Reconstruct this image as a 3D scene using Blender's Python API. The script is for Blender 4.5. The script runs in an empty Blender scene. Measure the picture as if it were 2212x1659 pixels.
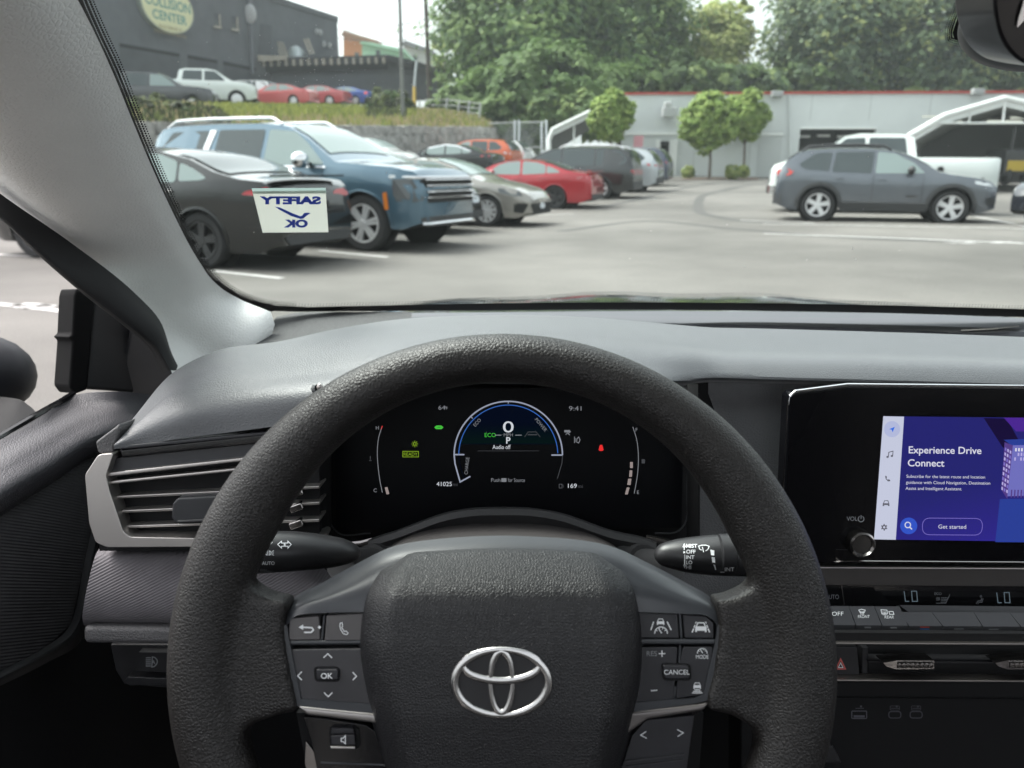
import bpy, math, random
from math import sin, cos, radians, pi, sqrt, atan2
from mathutils import Vector, Matrix
random.seed(7)
SC = bpy.context.scene
COL = SC.collection
V = Vector
# ---------------------------------------------------------------- camera
F, CX, CY = 1661.0, 1106.0, 829.5            # the photograph measured 2212 x 1659
PITCH = math.atan((829.5 - 366) / F)
ROLL = radians(0.5)
EYE = V((0, 0, 1.2))
cam = bpy.data.cameras.new('camera')
cam.sensor_width = 36.0
cam.lens = 36.0 * F / 2212.0
cam.clip_start, cam.clip_end = 0.02, 2000
cam.dof.use_dof = True
cam.dof.focus_distance = 0.60
cam.dof.aperture_fstop = 10.0
camo = bpy.data.objects.new('camera', cam)
COL.objects.link(camo)
fw = V((0, cos(PITCH), -sin(PITCH)))
r0, u0 = V((1, 0, 0)), V((0, sin(PITCH), cos(PITCH)))
RT = r0 * cos(ROLL) + u0 * sin(ROLL)
UP = u0 * cos(ROLL) - r0 * sin(ROLL)
camo.matrix_world = Matrix.Translation(EYE) @ Matrix((RT, UP, -fw)).transposed().to_4x4()
SC.camera = camo
# ---------------------------------------------------------------- sky, sun, exposure
SUN_EL, SUN_AZ = radians(58), radians(-62)    # azimuth from +y towards +x
w = bpy.data.worlds.new('World')
SC.world = w
w.use_nodes = True
nt = w.node_tree
bg = nt.nodes['Background']
sky = nt.nodes.new('ShaderNodeTexSky')
sky.sky_type = 'NISHITA'
sky.sun_disc = False
sky.sun_elevation = SUN_EL
sky.sun_rotation = SUN_AZ
sky.dust_density = 6.0
sky.air_density = 1.0
hs = nt.nodes.new('ShaderNodeHueSaturation')   # thin overcast: the blue is mostly gone
hs.inputs['Saturation'].default_value = 0.22
nt.links.new(sky.outputs[0], hs.inputs['Color'])
nt.links.new(hs.outputs[0], bg.inputs['Color'])
bg.inputs['Strength'].default_value = 0.14
sl = bpy.data.lights.new('sun', 'SUN')
sl.energy, sl.angle, sl.color = .9, radians(35), (1.0, 0.945, 0.91)
so = bpy.data.objects.new('sun', sl)
COL.objects.link(so)
sd = V((sin(SUN_AZ) * cos(SUN_EL), cos(SUN_AZ) * cos(SUN_EL), sin(SUN_EL)))
so.rotation_euler = sd.to_track_quat('Z', 'Y').to_euler()
so.location = (0, 0, 60)
SC.view_settings.view_transform = 'Standard'
SC.view_settings.look = 'None'
SC.view_settings.exposure = 1.75
SC.render.engine = 'CYCLES'
SC.cycles.use_denoising = True
SC.cycles.max_bounces = 10
SC.cycles.transparent_max_bounces = 16
SC.cycles.sample_clamp_indirect = 8
# ---------------------------------------------------------------- measuring helpers
def ray(px, py):
    return fw + RT * ((px - CX) / F) + UP * ((CY - py) / F)
def atD(px, py, D): return EYE + ray(px, py) * D
def atY(px, py, Y):
    d = ray(px, py); return EYE + d * (Y / d.y)
def atX(px, py, X):
    d = ray(px, py); return EYE + d * (X / d.x)
def hit(px, py, p, n):
    d = ray(px, py); return EYE + d * ((p - EYE).dot(n) / d.dot(n))
class Plane:
    """a flat face in the car: origin, right, up, outward normal"""
    def __init__(s, p, el, yaw=0.0):
        s.p = p
        y = radians(yaw); e = radians(el)
        s.n = V((sin(y) * cos(e), -cos(y) * cos(e), sin(e)))
        s.ex = V((cos(y), sin(y), 0))
        s.ey = s.n.cross(s.ex) * 1.0
    def at(s, px, py, h=0.0): return hit(px, py, s.p + s.n * h, s.n)
    def scale(s, px, py): return (s.at(px, py) - EYE).dot(fw) / F     # metres per pixel
# ---------------------------------------------------------------- curves
def cat(pts, n):
    """smooth resampling of a polyline (centripetal enough for our spacing)"""
    P = [tuple(p) for p in pts]
    m = len(P); k = len(P[0])
    if m == 2:
        return [tuple(P[0][j] + (P[1][j] - P[0][j]) * i / (n - 1) for j in range(k)) for i in range(n)]
    L = [0.0]
    for a, b in zip(P, P[1:]):
        L.append(L[-1] + max(1e-9, sqrt(sum((x - y) ** 2 for x, y in zip(a, b)))))
    out = []
    for i in range(n):
        t = L[-1] * i / (n - 1)
        s = 0
        while s < m - 2 and t > L[s + 1]: s += 1
        f = (t - L[s]) / (L[s + 1] - L[s])
        d = L[s + 1] - L[s]
        def tan(q, j):
            if q == 0: return (P[1][j] - P[0][j]) / (L[1] - L[0])
            if q == m - 1: return (P[-1][j] - P[-2][j]) / (L[-1] - L[-2])
            a = (P[q][j] - P[q - 1][j]) / (L[q] - L[q - 1]); b = (P[q + 1][j] - P[q][j]) / (L[q + 1] - L[q])
            la, lb = L[q] - L[q - 1], L[q + 1] - L[q]
            return (a * lb + b * la) / (la + lb)
        h00 = 2 * f ** 3 - 3 * f * f + 1; h10 = f ** 3 - 2 * f * f + f; h01 = -2 * f ** 3 + 3 * f * f; h11 = f ** 3 - f * f
        out.append(tuple(h00 * P[s][j] + h10 * d * tan(s, j) + h01 * P[s + 1][j] + h11 * d * tan(s + 1, j) for j in range(k)))
    return out
def lerp_tab(tab, x):
    if x <= tab[0][0]: return tab[0][1]
    for (a, va), (b, vb) in zip(tab, tab[1:]):
        if x <= b: return va + (vb - va) * (x - a) / (b - a)
    return tab[-1][1]
def sm(t):
    t = max(0.0, min(1.0, t)); return t * t * (3 - 2 * t)
def roundpoly(pts, r, n=5):
    out = []
    m = len(pts)
    for i in range(m):
        p, a, b = V(pts[i]), V(pts[i - 1]), V(pts[(i + 1) % m])
        da, db = (a - p), (b - p)
        k = min(r, da.length * .48, db.length * .48)
        if k < 1e-9: out.append(tuple(p)); continue
        p0, p1 = p + da.normalized() * k, p + db.normalized() * k
        for j in range(n):
            t = j / (n - 1)
            out.append(tuple(p0 * (1 - t) ** 2 + p * (2 * t * (1 - t)) + p1 * t * t))
    return out
_T = {}
def text2d(s, bold=0.0):
    k = (s, bold)
    if k not in _T:
        c = bpy.data.curves.new('t', 'FONT')
        c.body = s; c.align_x = 'LEFT'; c.resolution_u = 4; c.offset = bold
        o = bpy.data.objects.new('t', c)
        me = bpy.data.meshes.new_from_object(o)
        vs = [(v.co.x, v.co.y) for v in me.vertices]
        fs = [tuple(p.vertices) for p in me.polygons]
        bpy.data.objects.remove(o); bpy.data.curves.remove(c); bpy.data.meshes.remove(me)
        x0, x1 = min(v[0] for v in vs), max(v[0] for v in vs)
        _T[k] = ([((x - x0), y) for x, y in vs], fs, x1 - x0)
    return _T[k]
# ---------------------------------------------------------------- mesh builder
class MB:
    def __init__(s): s.v, s.f, s.m = [], [], []
    def add(s, vs, fs, m=0):
        b = len(s.v)
        s.v += [tuple(v) for v in vs]
        s.f += [tuple(i + b for i in f) for f in fs]
        s.m += [m] * len(fs)
        return s
    def grid(s, rows, m=0, closed=False, flip=False):
        nr, nc = len(rows), len(rows[0])
        fs = []
        for i in range(nr - 1):
            for j in range(nc if closed else nc - 1):
                k = (j + 1) % nc
                q = (i * nc + j, i * nc + k, (i + 1) * nc + k, (i + 1) * nc + j)
                fs.append(q[::-1] if flip else q)
        return s.add([p for r in rows for p in r], fs, m)
    def loft(s, rows, nr, nc, m=0, flip=False):
        R = [cat(r, nc) for r in rows]
        C = [cat([r[j] for r in R], nr) for j in range(nc)]
        return s.grid([[C[j][i] for j in range(nc)] for i in range(nr)], m, flip=flip)
    def poly(s, pts, m=0): return s.add(pts, [tuple(range(len(pts)))], m)
    def prism(s, a, b, m=0):
        n = len(a)
        fs = [tuple(range(n)), tuple(range(2 * n - 1, n - 1, -1))]
        fs += [(i, n + i, n + (i + 1) % n, (i + 1) % n) for i in range(n)]
        return s.add(list(a) + list(b), fs, m)
    def pp(s, pl, pts, h0, h1, m=0):
        """prism on a plane from pixel measurements, front face at h1"""
        p = [pl.at(x, y, h1) for x, y in pts]
        return s.prism(p, [q - pl.n * (h1 - h0) for q in p], m)
    def box(s, c, sz, m=0, M=None):
        vs = [V((x * sz[0] / 2, y * sz[1] / 2, z * sz[2] / 2)) for x in (-1, 1) for y in (-1, 1) for z in (-1, 1)]
        if M is not None: vs = [M @ v for v in vs]
        return s.add([V(c) + v for v in vs], [(0, 1, 3, 2), (4, 6, 7, 5), (0, 4, 5, 1), (2, 3, 7, 6), (0, 2, 6, 4), (1, 5, 7, 3)], m)
    def tube(s, pts, r, n=10, m=0, closed=False, caps=True, flat=None):
        """r: number or per-point list; flat=(axis, factor) squashes the section along an axis"""
        P = [V(p) for p in pts]; k = len(P)
        R = r if isinstance(r, (list, tuple)) else [r] * k
        rows = []; prev = None
        for i in range(k):
            t = (P[(i + 1) % k] - P[i - 1]) if closed else (P[min(i + 1, k - 1)] - P[max(i - 1, 0)])
            t.normalize()
            a = prev if prev is not None else (V((0, 0, 1)) if abs(t.z) < .9 else V((1, 0, 0)))
            x = (a - t * a.dot(t)).normalized(); prev = x
            y = t.cross(x)
            ring = []
            for j in range(n):
                o = (x * cos(2 * pi * j / n) + y * sin(2 * pi * j / n)) * R[i]
                if flat: o = o - flat[0] * (o.dot(flat[0]) * (1 - flat[1]))
                ring.append(P[i] + o)
            rows.append(ring)
        b = len(s.v)
        if closed: rows.append(rows[0])
        s.grid(rows, m, closed=True)
        if caps and not closed:
            s.f.append(tuple(b + j for j in range(n))[::-1]); s.m.append(m)
            s.f.append(tuple(b + (k - 1) * n + j for j in range(n))); s.m.append(m)
        return s
    def lathe(s, prof, n, M, m=0):
        """prof (r, x): turned about local x"""
        rows = [[M @ V((x, r * cos(2 * pi * j / n), r * sin(2 * pi * j / n))) for j in range(n)] for r, x in prof]
        return s.grid(rows, m, closed=True)
    def ball(s, c, r, m=0, nu=16, nv=10, M=None):
        rows = []
        for i in range(nv + 1):
            th = pi * i / nv
            row = []
            for j in range(nu):
                ph = 2 * pi * j / nu
                v = V((sin(th) * cos(ph) * r[0], sin(th) * sin(ph) * r[1], cos(th) * r[2]))
                row.append(V(c) + (M @ v if M is not None else v))
            rows.append(row)
        return s.grid(rows, m, closed=True)
    # flat marks drawn on a face, f(px,py)->point
    def mark(s, f, pts, m=0): return s.poly([f(x, y) for x, y in pts], m)
    def stroke(s, f, pts, wd, m=0, closed=False):
        P = [V((x, y)) for x, y in pts]; k = len(P)
        a, b = [], []
        for i in range(k):
            t0 = P[i] - P[i - 1] if (i > 0 or closed) else P[1] - P[0]
            t1 = P[(i + 1) % k] - P[i] if (i < k - 1 or closed) else t0
            t0 = t0.normalized(); t1 = t1.normalized()
            nn = (V((-t0.y, t0.x)) + V((-t1.y, t1.x)))
            nn = nn.normalized() if nn.length > 1e-6 else V((-t0.y, t0.x))
            c = max(.35, nn.dot(V((-t0.y, t0.x))))
            a.append(P[i] + nn * (wd / 2 / c)); b.append(P[i] - nn * (wd / 2 / c))
        if closed: a.append(a[0]); b.append(b[0])
        return s.grid([[f(*q) for q in a], [f(*q) for q in b]], m)
    def text(s, f, x, y, size, body, m=0, bold=0.0, align='L', ang=0.0, width=None, mirror=False):
        """x,y: left (or centre) of the baseline in pixels, size: cap height in pixels"""
        vs, fs, wd = text2d(body, bold)
        k = size / .72
        kx = k if width is None else width / wd
        x0 = {'L': 0, 'C': -wd / 2, 'R': -wd}[align]
        ca, sa = cos(radians(ang)), sin(radians(ang))
        out = []
        for vx, vy in vs:
            X, Y = (vx + x0) * kx, -vy * k
            if mirror: X = -X
            out.append(f(x + X * ca - Y * sa, y + X * sa + Y * ca))
        return s.add(out, fs, m)
    def build(s, name, mats, parent=None, origin=None, sharp=32, bevel=None, smooth=True, sub=None):
        me = bpy.data.meshes.new(name)
        o0 = V(origin) if origin is not None else V((0, 0, 0))
        me.from_pydata([tuple(V(v) - o0) for v in s.v], [], s.f)
        mats = mats if isinstance(mats, (list, tuple)) else [mats]
        for q in mats: me.materials.append(q)
        me.polygons.foreach_set('material_index', s.m)
        if smooth:
            me.polygons.foreach_set('use_smooth', [True] * len(s.f))
            if not bevel: me.set_sharp_from_angle(angle=radians(sharp))
        me.update()
        o = bpy.data.objects.new(name, me)
        COL.objects.link(o)
        if parent is not None: o.parent = parent
        if bevel:
            md = o.modifiers.new('bevel', 'BEVEL'); md.width = bevel; md.segments = 3; md.limit_method = 'ANGLE'; md.angle_limit = radians(sharp)
            md.harden_normals = False
            wn = o.modifiers.new('wn', 'WEIGHTED_NORMAL'); wn.keep_sharp = True
        if sub:
            md = o.modifiers.new('sub', 'SUBSURF'); md.levels = md.render_levels = sub
        return o
def tag(o, label=None, cat_=None, group=None, kind=None):
    if label: o['label'] = label
    if cat_: o['category'] = cat_
    if group: o['group'] = group
    if kind: o['kind'] = kind
    return o
def empty(name, loc=(0, 0, 0), rz=0.0):
    o = bpy.data.objects.new(name, None); COL.objects.link(o)
    o.empty_display_size = .2; o.location = loc; o.rotation_euler = (0, 0, rz)
    return o
# ---------------------------------------------------------------- materials
def mat(name, col, rough=.5, metal=0.0, spec=.5, bump=None, coat=0.0, emit=None, var=None, tex='Object', alpha=None):
    """bump: (kind, scale, strength, distance); var: (scale, amount) colour mottling of the thing itself"""
    m = bpy.data.materials.new(name); m.use_nodes = True
    t = m.node_tree; b = t.nodes['Principled BSDF']
    c = tuple(col) + (1,)
    b.inputs['Base Color'].default_value = c
    b.inputs['Roughness'].default_value = rough
    b.inputs['Metallic'].default_value = metal
    b.inputs['Specular IOR Level'].default_value = spec
    b.inputs['Coat Weight'].default_value = coat
    b.inputs['Coat Roughness'].default_value = .06
    if emit:
        b.inputs['Emission Color'].default_value = tuple(emit[0]) + (1,); b.inputs['Emission Strength'].default_value = emit[1]
    tc = t.nodes.new('ShaderNodeTexCoord')
    def noise(sc, det=4, rgh=.55):
        n = t.nodes.new('ShaderNodeTexNoise'); n.inputs['Scale'].default_value = sc; n.inputs['Detail'].default_value = det
        n.inputs['Roughness'].default_value = rgh
        t.links.new(tc.outputs[tex], n.inputs['Vector']); return n
    if var:
        n = noise(var[0])
        mr = t.nodes.new('ShaderNodeMapRange'); mr.inputs[1].default_value = .3; mr.inputs[2].default_value = .7
        mr.inputs[3].default_value = 1 - var[1]; mr.inputs[4].default_value = 1 + var[1]
        t.links.new(n.outputs['Fac'], mr.inputs[0])
        mx = t.nodes.new('ShaderNodeVectorMath'); mx.operation = 'SCALE'
        mx.inputs[0].default_value = col
        t.links.new(mr.outputs[0], mx.inputs['Scale']); t.links.new(mx.outputs[0], b.inputs['Base Color'])
    if bump:
        kind, sc, st, dist = bump
        bp = t.nodes.new('ShaderNodeBump'); bp.inputs['Strength'].default_value = st; bp.inputs['Distance'].default_value = dist
        if kind == 'leather':
            n = noise(sc * .35, 2)
            add = t.nodes.new('ShaderNodeMixRGB'); add.blend_type = 'ADD'; add.inputs[0].default_value = .35 / sc
            t.links.new(tc.outputs[tex], add.inputs[1]); t.links.new(n.outputs['Color'], add.inputs[2])
            vo = t.nodes.new('ShaderNodeTexVoronoi'); vo.feature = 'DISTANCE_TO_EDGE'; vo.inputs['Scale'].default_value = sc; vo.inputs['Randomness'].default_value = .85
            t.links.new(add.outputs[0], vo.inputs['Vector'])
            mr = t.nodes.new('ShaderNodeMapRange'); mr.inputs[1].default_value = 0; mr.inputs[2].default_value = .26
            t.links.new(vo.outputs['Distance'], mr.inputs[0])
            n2 = noise(sc * .4, 2)
            mm = t.nodes.new('ShaderNodeMath'); mm.operation = 'MULTIPLY_ADD'
            t.links.new(n2.outputs['Fac'], mm.inputs[0]); mm.inputs[1].default_value = .18
            t.links.new(mr.outputs[0], mm.inputs[2]); t.links.new(mm.outputs[0], bp.inputs['Height'])
        elif kind == 'rib':
            wv = t.nodes.new('ShaderNodeTexWave'); wv.wave_type = 'BANDS'; wv.inputs['Scale'].default_value = sc[0]
            mp = t.nodes.new('ShaderNodeMapping'); mp.inputs['Rotation'].default_value = sc[1]
            wv.bands_direction = sc[3] if len(sc) > 3 else 'X'
            wv.inputs['Distortion'].default_value = sc[2]; wv.inputs['Detail Scale'].default_value = 4
            t.links.new(tc.outputs[tex], mp.inputs[0]); t.links.new(mp.outputs[0], wv.inputs['Vector'])
            t.links.new(wv.outputs['Fac'], bp.inputs['Height'])
        elif kind == 'noise':
            n = noise(sc, 5, .7); t.links.new(n.outputs['Fac'], bp.inputs['Height'])
        elif kind == 'brick':
            br = t.nodes.new('ShaderNodeTexBrick'); br.inputs['Scale'].default_value = sc
            t.links.new(tc.outputs[tex], br.inputs['Vector']); t.links.new(br.outputs['Fac'], bp.inputs['Height']); bp.invert = True
        t.links.new(bp.outputs[0], b.inputs['Normal'])
    return m
def glass(name, tint):
    m = bpy.data.materials.new(name); m.use_nodes = True
    t = m.node_tree; t.nodes.remove(t.nodes['Principled BSDF'])
    b = t.nodes.new('ShaderNodeBsdfTransparent'); b.inputs[0].default_value = tuple(tint) + (1,)
    t.links.new(b.outputs[0], t.nodes['Material Output'].inputs[0]); return m
def emitter(name, col, st=1.0):
    m = bpy.data.materials.new(name); m.use_nodes = True
    t = m.node_tree; t.nodes.remove(t.nodes['Principled BSDF'])
    b = t.nodes.new('ShaderNodeEmission'); b.inputs[0].default_value = tuple(col) + (1,); b.inputs[1].default_value = st * GLOW
    t.links.new(b.outputs[0], t.nodes['Material Output'].inputs[0]); return m
def thin(name, col, tr=.45):
    m = mat(name, col, .6, spec=.2); t = m.node_tree
    tl = t.nodes.new('ShaderNodeBsdfTranslucent'); tl.inputs[0].default_value = tuple(col) + (1,)
    mx = t.nodes.new('ShaderNodeMixShader'); mx.inputs[0].default_value = tr
    t.links.new(t.nodes['Principled BSDF'].outputs[0], mx.inputs[1]); t.links.new(tl.outputs[0], mx.inputs[2]); t.links.new(mx.outputs[0], t.nodes['Material Output'].inputs[0])
    return m
GLOW = 2 ** -SC.view_settings.exposure * 1.0      # screens are as bright as they photograph at this exposure
# ================================================================ THE CAR WE SIT IN
M_dash = mat('dash_skin', (.056, .060, .067), .48, spec=1.0, bump=('leather', 430, .25, .0005), var=(30, .06))
M_dash.node_tree.nodes['Principled BSDF'].inputs['Sheen Weight'].default_value = .22; M_dash.node_tree.nodes['Principled BSDF'].inputs['Sheen Roughness'].default_value = .35
M_dashface = mat('dash_leather', (.085, .083, .086), .52, spec=.5, bump=('leather', 430, .5, .0005), var=(25, .06))
M_plast = mat('black_plastic', (.018, .018, .020), .42, spec=.45, bump=('noise', 900, .08, .0003), var=(40, .1))
M_matte = mat('matte_black', (.007, .007, .0078), .7, spec=.25)
M_dark = mat('dark_trim', (.030, .031, .035), .38, spec=.5, var=(30, .08))
M_gloss = mat('gloss_black', (.006, .006, .007), .12, spec=.5)
M_satin = mat('satin_trim', (.036, .039, .045), .33, spec=.55, bump=('noise', 1400, .05, .0002), var=(20, .08))
M_rim = mat('wheel_leather', (.011, .0098, .0094), .42, spec=.5, bump=('leather', 500, .42, .0005), var=(30, .08))
M_hub = mat('airbag_skin', (.012, .012, .0135), .38, spec=.5, bump=('leather', 640, .4, .0004), var=(30, .06))
M_pillar = mat('pillar_vinyl', (.74, .74, .725), .6, spec=.35, bump=('leather', 260, .42, .0006), var=(14, .04))
M_silver = mat('satin_silver', (.52, .49, .47), .34, metal=.85, bump=('noise', 1500, .05, .0002))
M_chrome = mat('chrome', (.75, .75, .76), .14, metal=1.0)
M_darkchrome = mat('smoked_chrome', (.42, .40, .39), .2, metal=1.0)
M_fab = mat('dash_fabric', (.17, .16, .17), .85, spec=.2, bump=('rib', (150, (0, radians(115), 0), .3), .6, .0006), var=(60, .1))
M_doorfab = mat('door_fabric', (.055, .053, .057), .85, spec=.2, bump=('rib', (118, (radians(31), 0, 0), .4, 'Z'), .6, .0007), var=(60, .1))
M_door = mat('door_leather', (.045, .0435, .050), .55, spec=.5, bump=('leather', 430, .5, .0005), var=(25, .06))
M_mesh = mat('speaker_mesh', (.075, .076, .078), .7, spec=.3, bump=('rib', (150, (0, 0, radians(70)), .2), .8, .0008), var=(400, .3))
M_seal = mat('rubber_seal', (.012, .012, .013), .6, spec=.3)
M_ink = mat('white_print', (.72, .74, .76), .5)
M_inkdim = mat('grey_print', (.22, .23, .24), .5)
M_glassw = glass('windscreen_glass', (.905, .98, .945))
M_lining = mat('headlining', (.42, .41, .40), .9, spec=.1)
M_seat = mat('seat_cloth', (.05, .05, .052), .85)
M_paintego = mat('own_paint', (.012, .014, .018), .18, spec=.6, coat=1.0)

CAR = empty('car', (.35, -.5, 0))
tag(CAR, 'car we sit in, its black dashboard, steering wheel and grey pillar filling the front', 'car')
def part(mb, name, mats, parent=CAR, **k): return mb.build(name, mats, parent, origin=CAR.location, **k)

# ---- windscreen: flat raked pane with a slightly wrapped left edge
WS_P = EYE + V((0, 1.05, -.190)); WS_N = V((0, -.532, -1)).normalized()
def ws(px, py, off=0.0): return hit(px, py, WS_P + WS_N * off, WS_N)
def wsp(x, Y): return EYE + V((x, Y, -.190 + .532 * (1.05 - Y)))
mb = MB()
mb.grid([[wsp(x, Y) for x in (-.45, 0, .4, .8, 1.15)] for Y in (1.10, .9, .7, .5, .36)])
WIND = part(mb, 'windshield', M_glassw)
# black border with its fading dots
mb = MB()
edge = [(150, -60), (172, 0), (205, 75), (240, 148), (285, 258), (330, 365), (375, 462), (420, 548), (450, 592), (482, 622), (530, 648), (575, 660), (640, 664)]
E2 = cat(edge, 170)
for i in range(len(E2) - 1):
    (x, y), (x2, y2) = E2[i], E2[i + 1]
    t = V((x2 - x, y2 - y)).normalized(); nn = V((t.y, -t.x))
    fade = 1.0 if i < 150 else max(0, 1 - (i - 150) / 20)
    for k in range(4):
        r = (4.2, 3.4, 2.6, 1.8)[k] * (.55 + .45 * fade) * (1.15 - .45 * i / 170)
        o = (2, 9.5, 16.5, 22.5)[k] * (1.25 - .75 * i / 170)
        c = V((x, y)) + nn * o + t * (3.0 if k % 2 else 0)
        mb.poly([ws(c.x + r * cos(a * pi / 3), c.y + r * sin(a * pi / 3), .001) for a in range(6)])
low = [(470, 606), (500, 632), (560, 655), (620, 662), (760, 661), (1000, 656), (1300, 653), (1600, 654), (1900, 659), (2290, 670), (3200, 706)]
lo2 = [(440, 640), (500, 658), (560, 670), (620, 673), (760, 672), (1000, 671), (1300, 669), (1600, 671), (1900, 676), (2290, 688), (3200, 724)]
mb.grid([[ws(x, y, .001) for x, y in cat(low, 40)], [ws(x, y, .001) for x, y in cat(lo2, 40)]])
L2 = cat(low, 420)
for i, (x, y) in enumerate(L2):
    for k in range(2):
        r = (1.5, 1.1)[k]
        mb.poly([ws(x + (1.3 if k else 0) + r * cos(a * pi / 2), y - 2.5 - 4 * k + r * sin(a * pi / 2), .001) for a in range(4)])
e_in = cat(edge, 60); 
mb.grid([[ws(x, y, .001) for x, y in e_in], [ws(x - 60, y + 10, .001) for x, y in e_in]])
# dotted patch round the camera housing
arc = [(2085, -40), (2066, 0), (2050, 40), (2042, 70), (2045, 90), (2062, 98), (2085, 101)]
A2 = cat(arc, 42)
for i in range(len(A2) - 1):
    (x, y), (x2, y2) = A2[i], A2[i + 1]
    t = V((x2 - x, y2 - y)).normalized(); nn = V((-t.y, t.x))
    for k in range(4):
        c = V((x, y)) - nn * (4.4 * k) + t * (2.2 if k % 2 else 0); r = (1.1, 1.5, 1.9, 2.3)[k]
        mb.poly([ws(c.x + r * cos(a * pi / 3), c.y + r * sin(a * pi / 3), .001) for a in range(6)])
mb.poly([ws(*q, .001) for q in [(2100, -40), (2084, 0), (2068, 40), (2058, 70), (2062, 84), (2085, 88), (2200, 90), (2200, -40)]])
part(mb, 'frit_border', M_matte, WIND)
# dust specks on the glass
mb = MB()
rnd = random.Random(3)
for i in range(150):
    x, y = (rnd.gauss(690, 130), rnd.gauss(140, 45)) if i < 80 else (rnd.uniform(380, 2200), rnd.uniform(10, 600))
    if x < 330 + y * .35: continue
    r = rnd.uniform(.5, 1.15); a = rnd.uniform(0, 3)
    mb.poly([ws(x + r * cos(a + k * 1.57) * (1.6 if k % 2 else .8), y + r * sin(a + k * 1.57), .0012) for k in range(4)])
tag(part(mb, 'dust', mat('dust', (.75, .76, .74), .9), WIND), kind='stuff')

# ---- bonnet and cowl
mb = MB()
rows = []
for Y, dz in ((1.12, -.252), (1.25, -.240), (1.45, -.238), (1.7, -.262), (2.0, -.325), (2.25, -.42), (2.35, -.52)):
    rows.append([EYE + V((x, Y, dz - .055 * ((x - .37) / .8) ** 2 - (.05 * max(0, abs(x - .37) - .7) / .15) + .006 * sin((x - .37) * 9) ** 2)) for x in [(.37 - .85) + 1.7 * i / 24 for i in range(25)]])
mb.grid(rows)
part(mb, 'hood', M_paintego)
mb = MB()
mb.grid([[EYE + V((x, 1.13, -.29)) for x in (-.45, .35, 1.15)], [EYE + V((x, 1.04, -.215)) for x in (-.45, .35, 1.15)], [EYE + V((x, .95, -.30)) for x in (-.45, .35, 1.15)]])
part(mb, 'cowl_panel', M_matte)

# ---- dashboard top skin: rows from the far ridge to the near lip, in pixels with their distance ahead
X = [246, 300, 380, 480, 600, 720, 850, 1000, 1120, 1250, 1400, 1480, 1530, 1620, 1800, 2000, 2290, 2700, 3350]
A = [(958, .560), (888, .60), (800, .655), (754, .70), (738, .74), (712, .76), (691, .77), (682, .775), (680, .775), (684, .775), (696, .775), (703, .775), (707, .775), (709, .775), (714, .775), (720, .775), (731, .775), (748, .775), (775, .775)]
B = [(961, .550), (905, .575), (832, .60), (795, .625), (775, .645), (748, .66), (730, .665), (722, .67), (720, .672), (725, .678), (737, .69), (746, .698), (752, .704), (756, .71), (760, .71), (766, .71), (777, .71), (794, .71), (821, .71)]
Cc = [(963, .545), (915, .56), (858, .575), (830, .59), (812, .60), (800, .60), (780, .59), (775, .585), (775, .588), (779, .60), (787, .626), (791, .642), (795, .652), (797, .655), (801, .655), (806, .655), (815, .655), (832, .655), (859, .655)]
D = [(966, .545), (935, .553), (905, .556), (885, .562), (865, .565), (850, .565), (825, .56), (815, .555), (815, .558), (818, .57), (822, .60), (818, .63), (812, .645), (814, .648), (818, .648), (823, .648), (832, .648), (849, .648), (876, .648)]
E_ = [(970, .545), (962, .55), (949, .552), (936, .556), (920, .558), (903, .560), (850, .565), (830, .56), (830, .563), (833, .575), (840, .61), (832, .645), (826, .665), (828, .668), (832, .668), (837, .668), (846, .668), (863, .668), (890, .668)]
mb = MB()
mb.loft([[tuple(atY(x, y, Y)) for x, (y, Y) in zip(X, r)] for r in (A, B, Cc, D, E_)], 44, 150)
# far slope from the ridge down to the glass
rows = [[tuple(atY(x, y, Y)) for x, (y, Y) in zip(X[3:], A[3:])], [tuple(atY(x, y - 1, Y + .02) - V((0, 0, .012))) for x, (y, Y) in zip(X[3:], A[3:])], [tuple(EYE + V((atY(x, y, Y).x * 1.28, 1.06, -.26))) for x, (y, Y) in zip(X[3:], A[3:])]]
mb.loft(rows, 10, 90)
DASH = part(mb, 'dashboard', M_dash)
# flat deck by the glass
mb = MB()
d1 = [(880, 676), (1100, 674), (1400, 672), (1700, 673), (2000, 679), (2290, 690), (3200, 728)]
d0 = [(880, 700), (1100, 699), (1400, 698), (1700, 702), (2000, 708), (2290, 720), (3200, 758)]
def deck(px, py): return hit(px, py, EYE + V((0, 1.03, -.199)), V((0, -.12, 1)).normalized())
mb.grid([[deck(x, y) for x, y in cat(d0, 30)], [deck(x, y) for x, y in cat(d1, 30)]])
mb.grid([[deck(x, y) - V((0, .002, .03)) for x, y in cat(d0, 30)], [deck(x, y) for x, y in cat(d0, 30)]])
part(mb, 'defroster_panel', mat('deck_skin', (.085, .087, .098), .55, spec=.5, bump=('noise', 700, .1, .0003)), DASH)
mb = MB()
v0 = [(1462, 703), (1600, 704), (1800, 710), (2000, 718), (2120, 723), (2210, 714)]
v1 = [(1462, 702), (1600, 699), (1800, 702), (2000, 707), (2120, 711), (2210, 713)]
dv = lambda x, y: deck(x, y) + V((0, 0, .002))
mb.grid([[dv(x, y) for x, y in cat(v0, 26)], [dv(x, y) for x, y in cat(v1, 26)]])
mb.stroke(lambda x, y: deck(x, y) + V((0, 0, .004)), [(2075, 720), (2140, 717), (2200, 711)], 2.5, 1)
part(mb, 'defroster_vent', [M_matte, M_silver], DASH)
mb = MB()
g0 = [(550, 748), (600, 739), (680, 722), (760, 708), (888, 692)]
g1 = [(598, 684), (640, 676), (700, 674), (780, 674), (890, 674)]
def gp(px, py): return hit(px, py, EYE + V((0, .9, -.186)), V((-.12, -.16, 1)).normalized())
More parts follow.
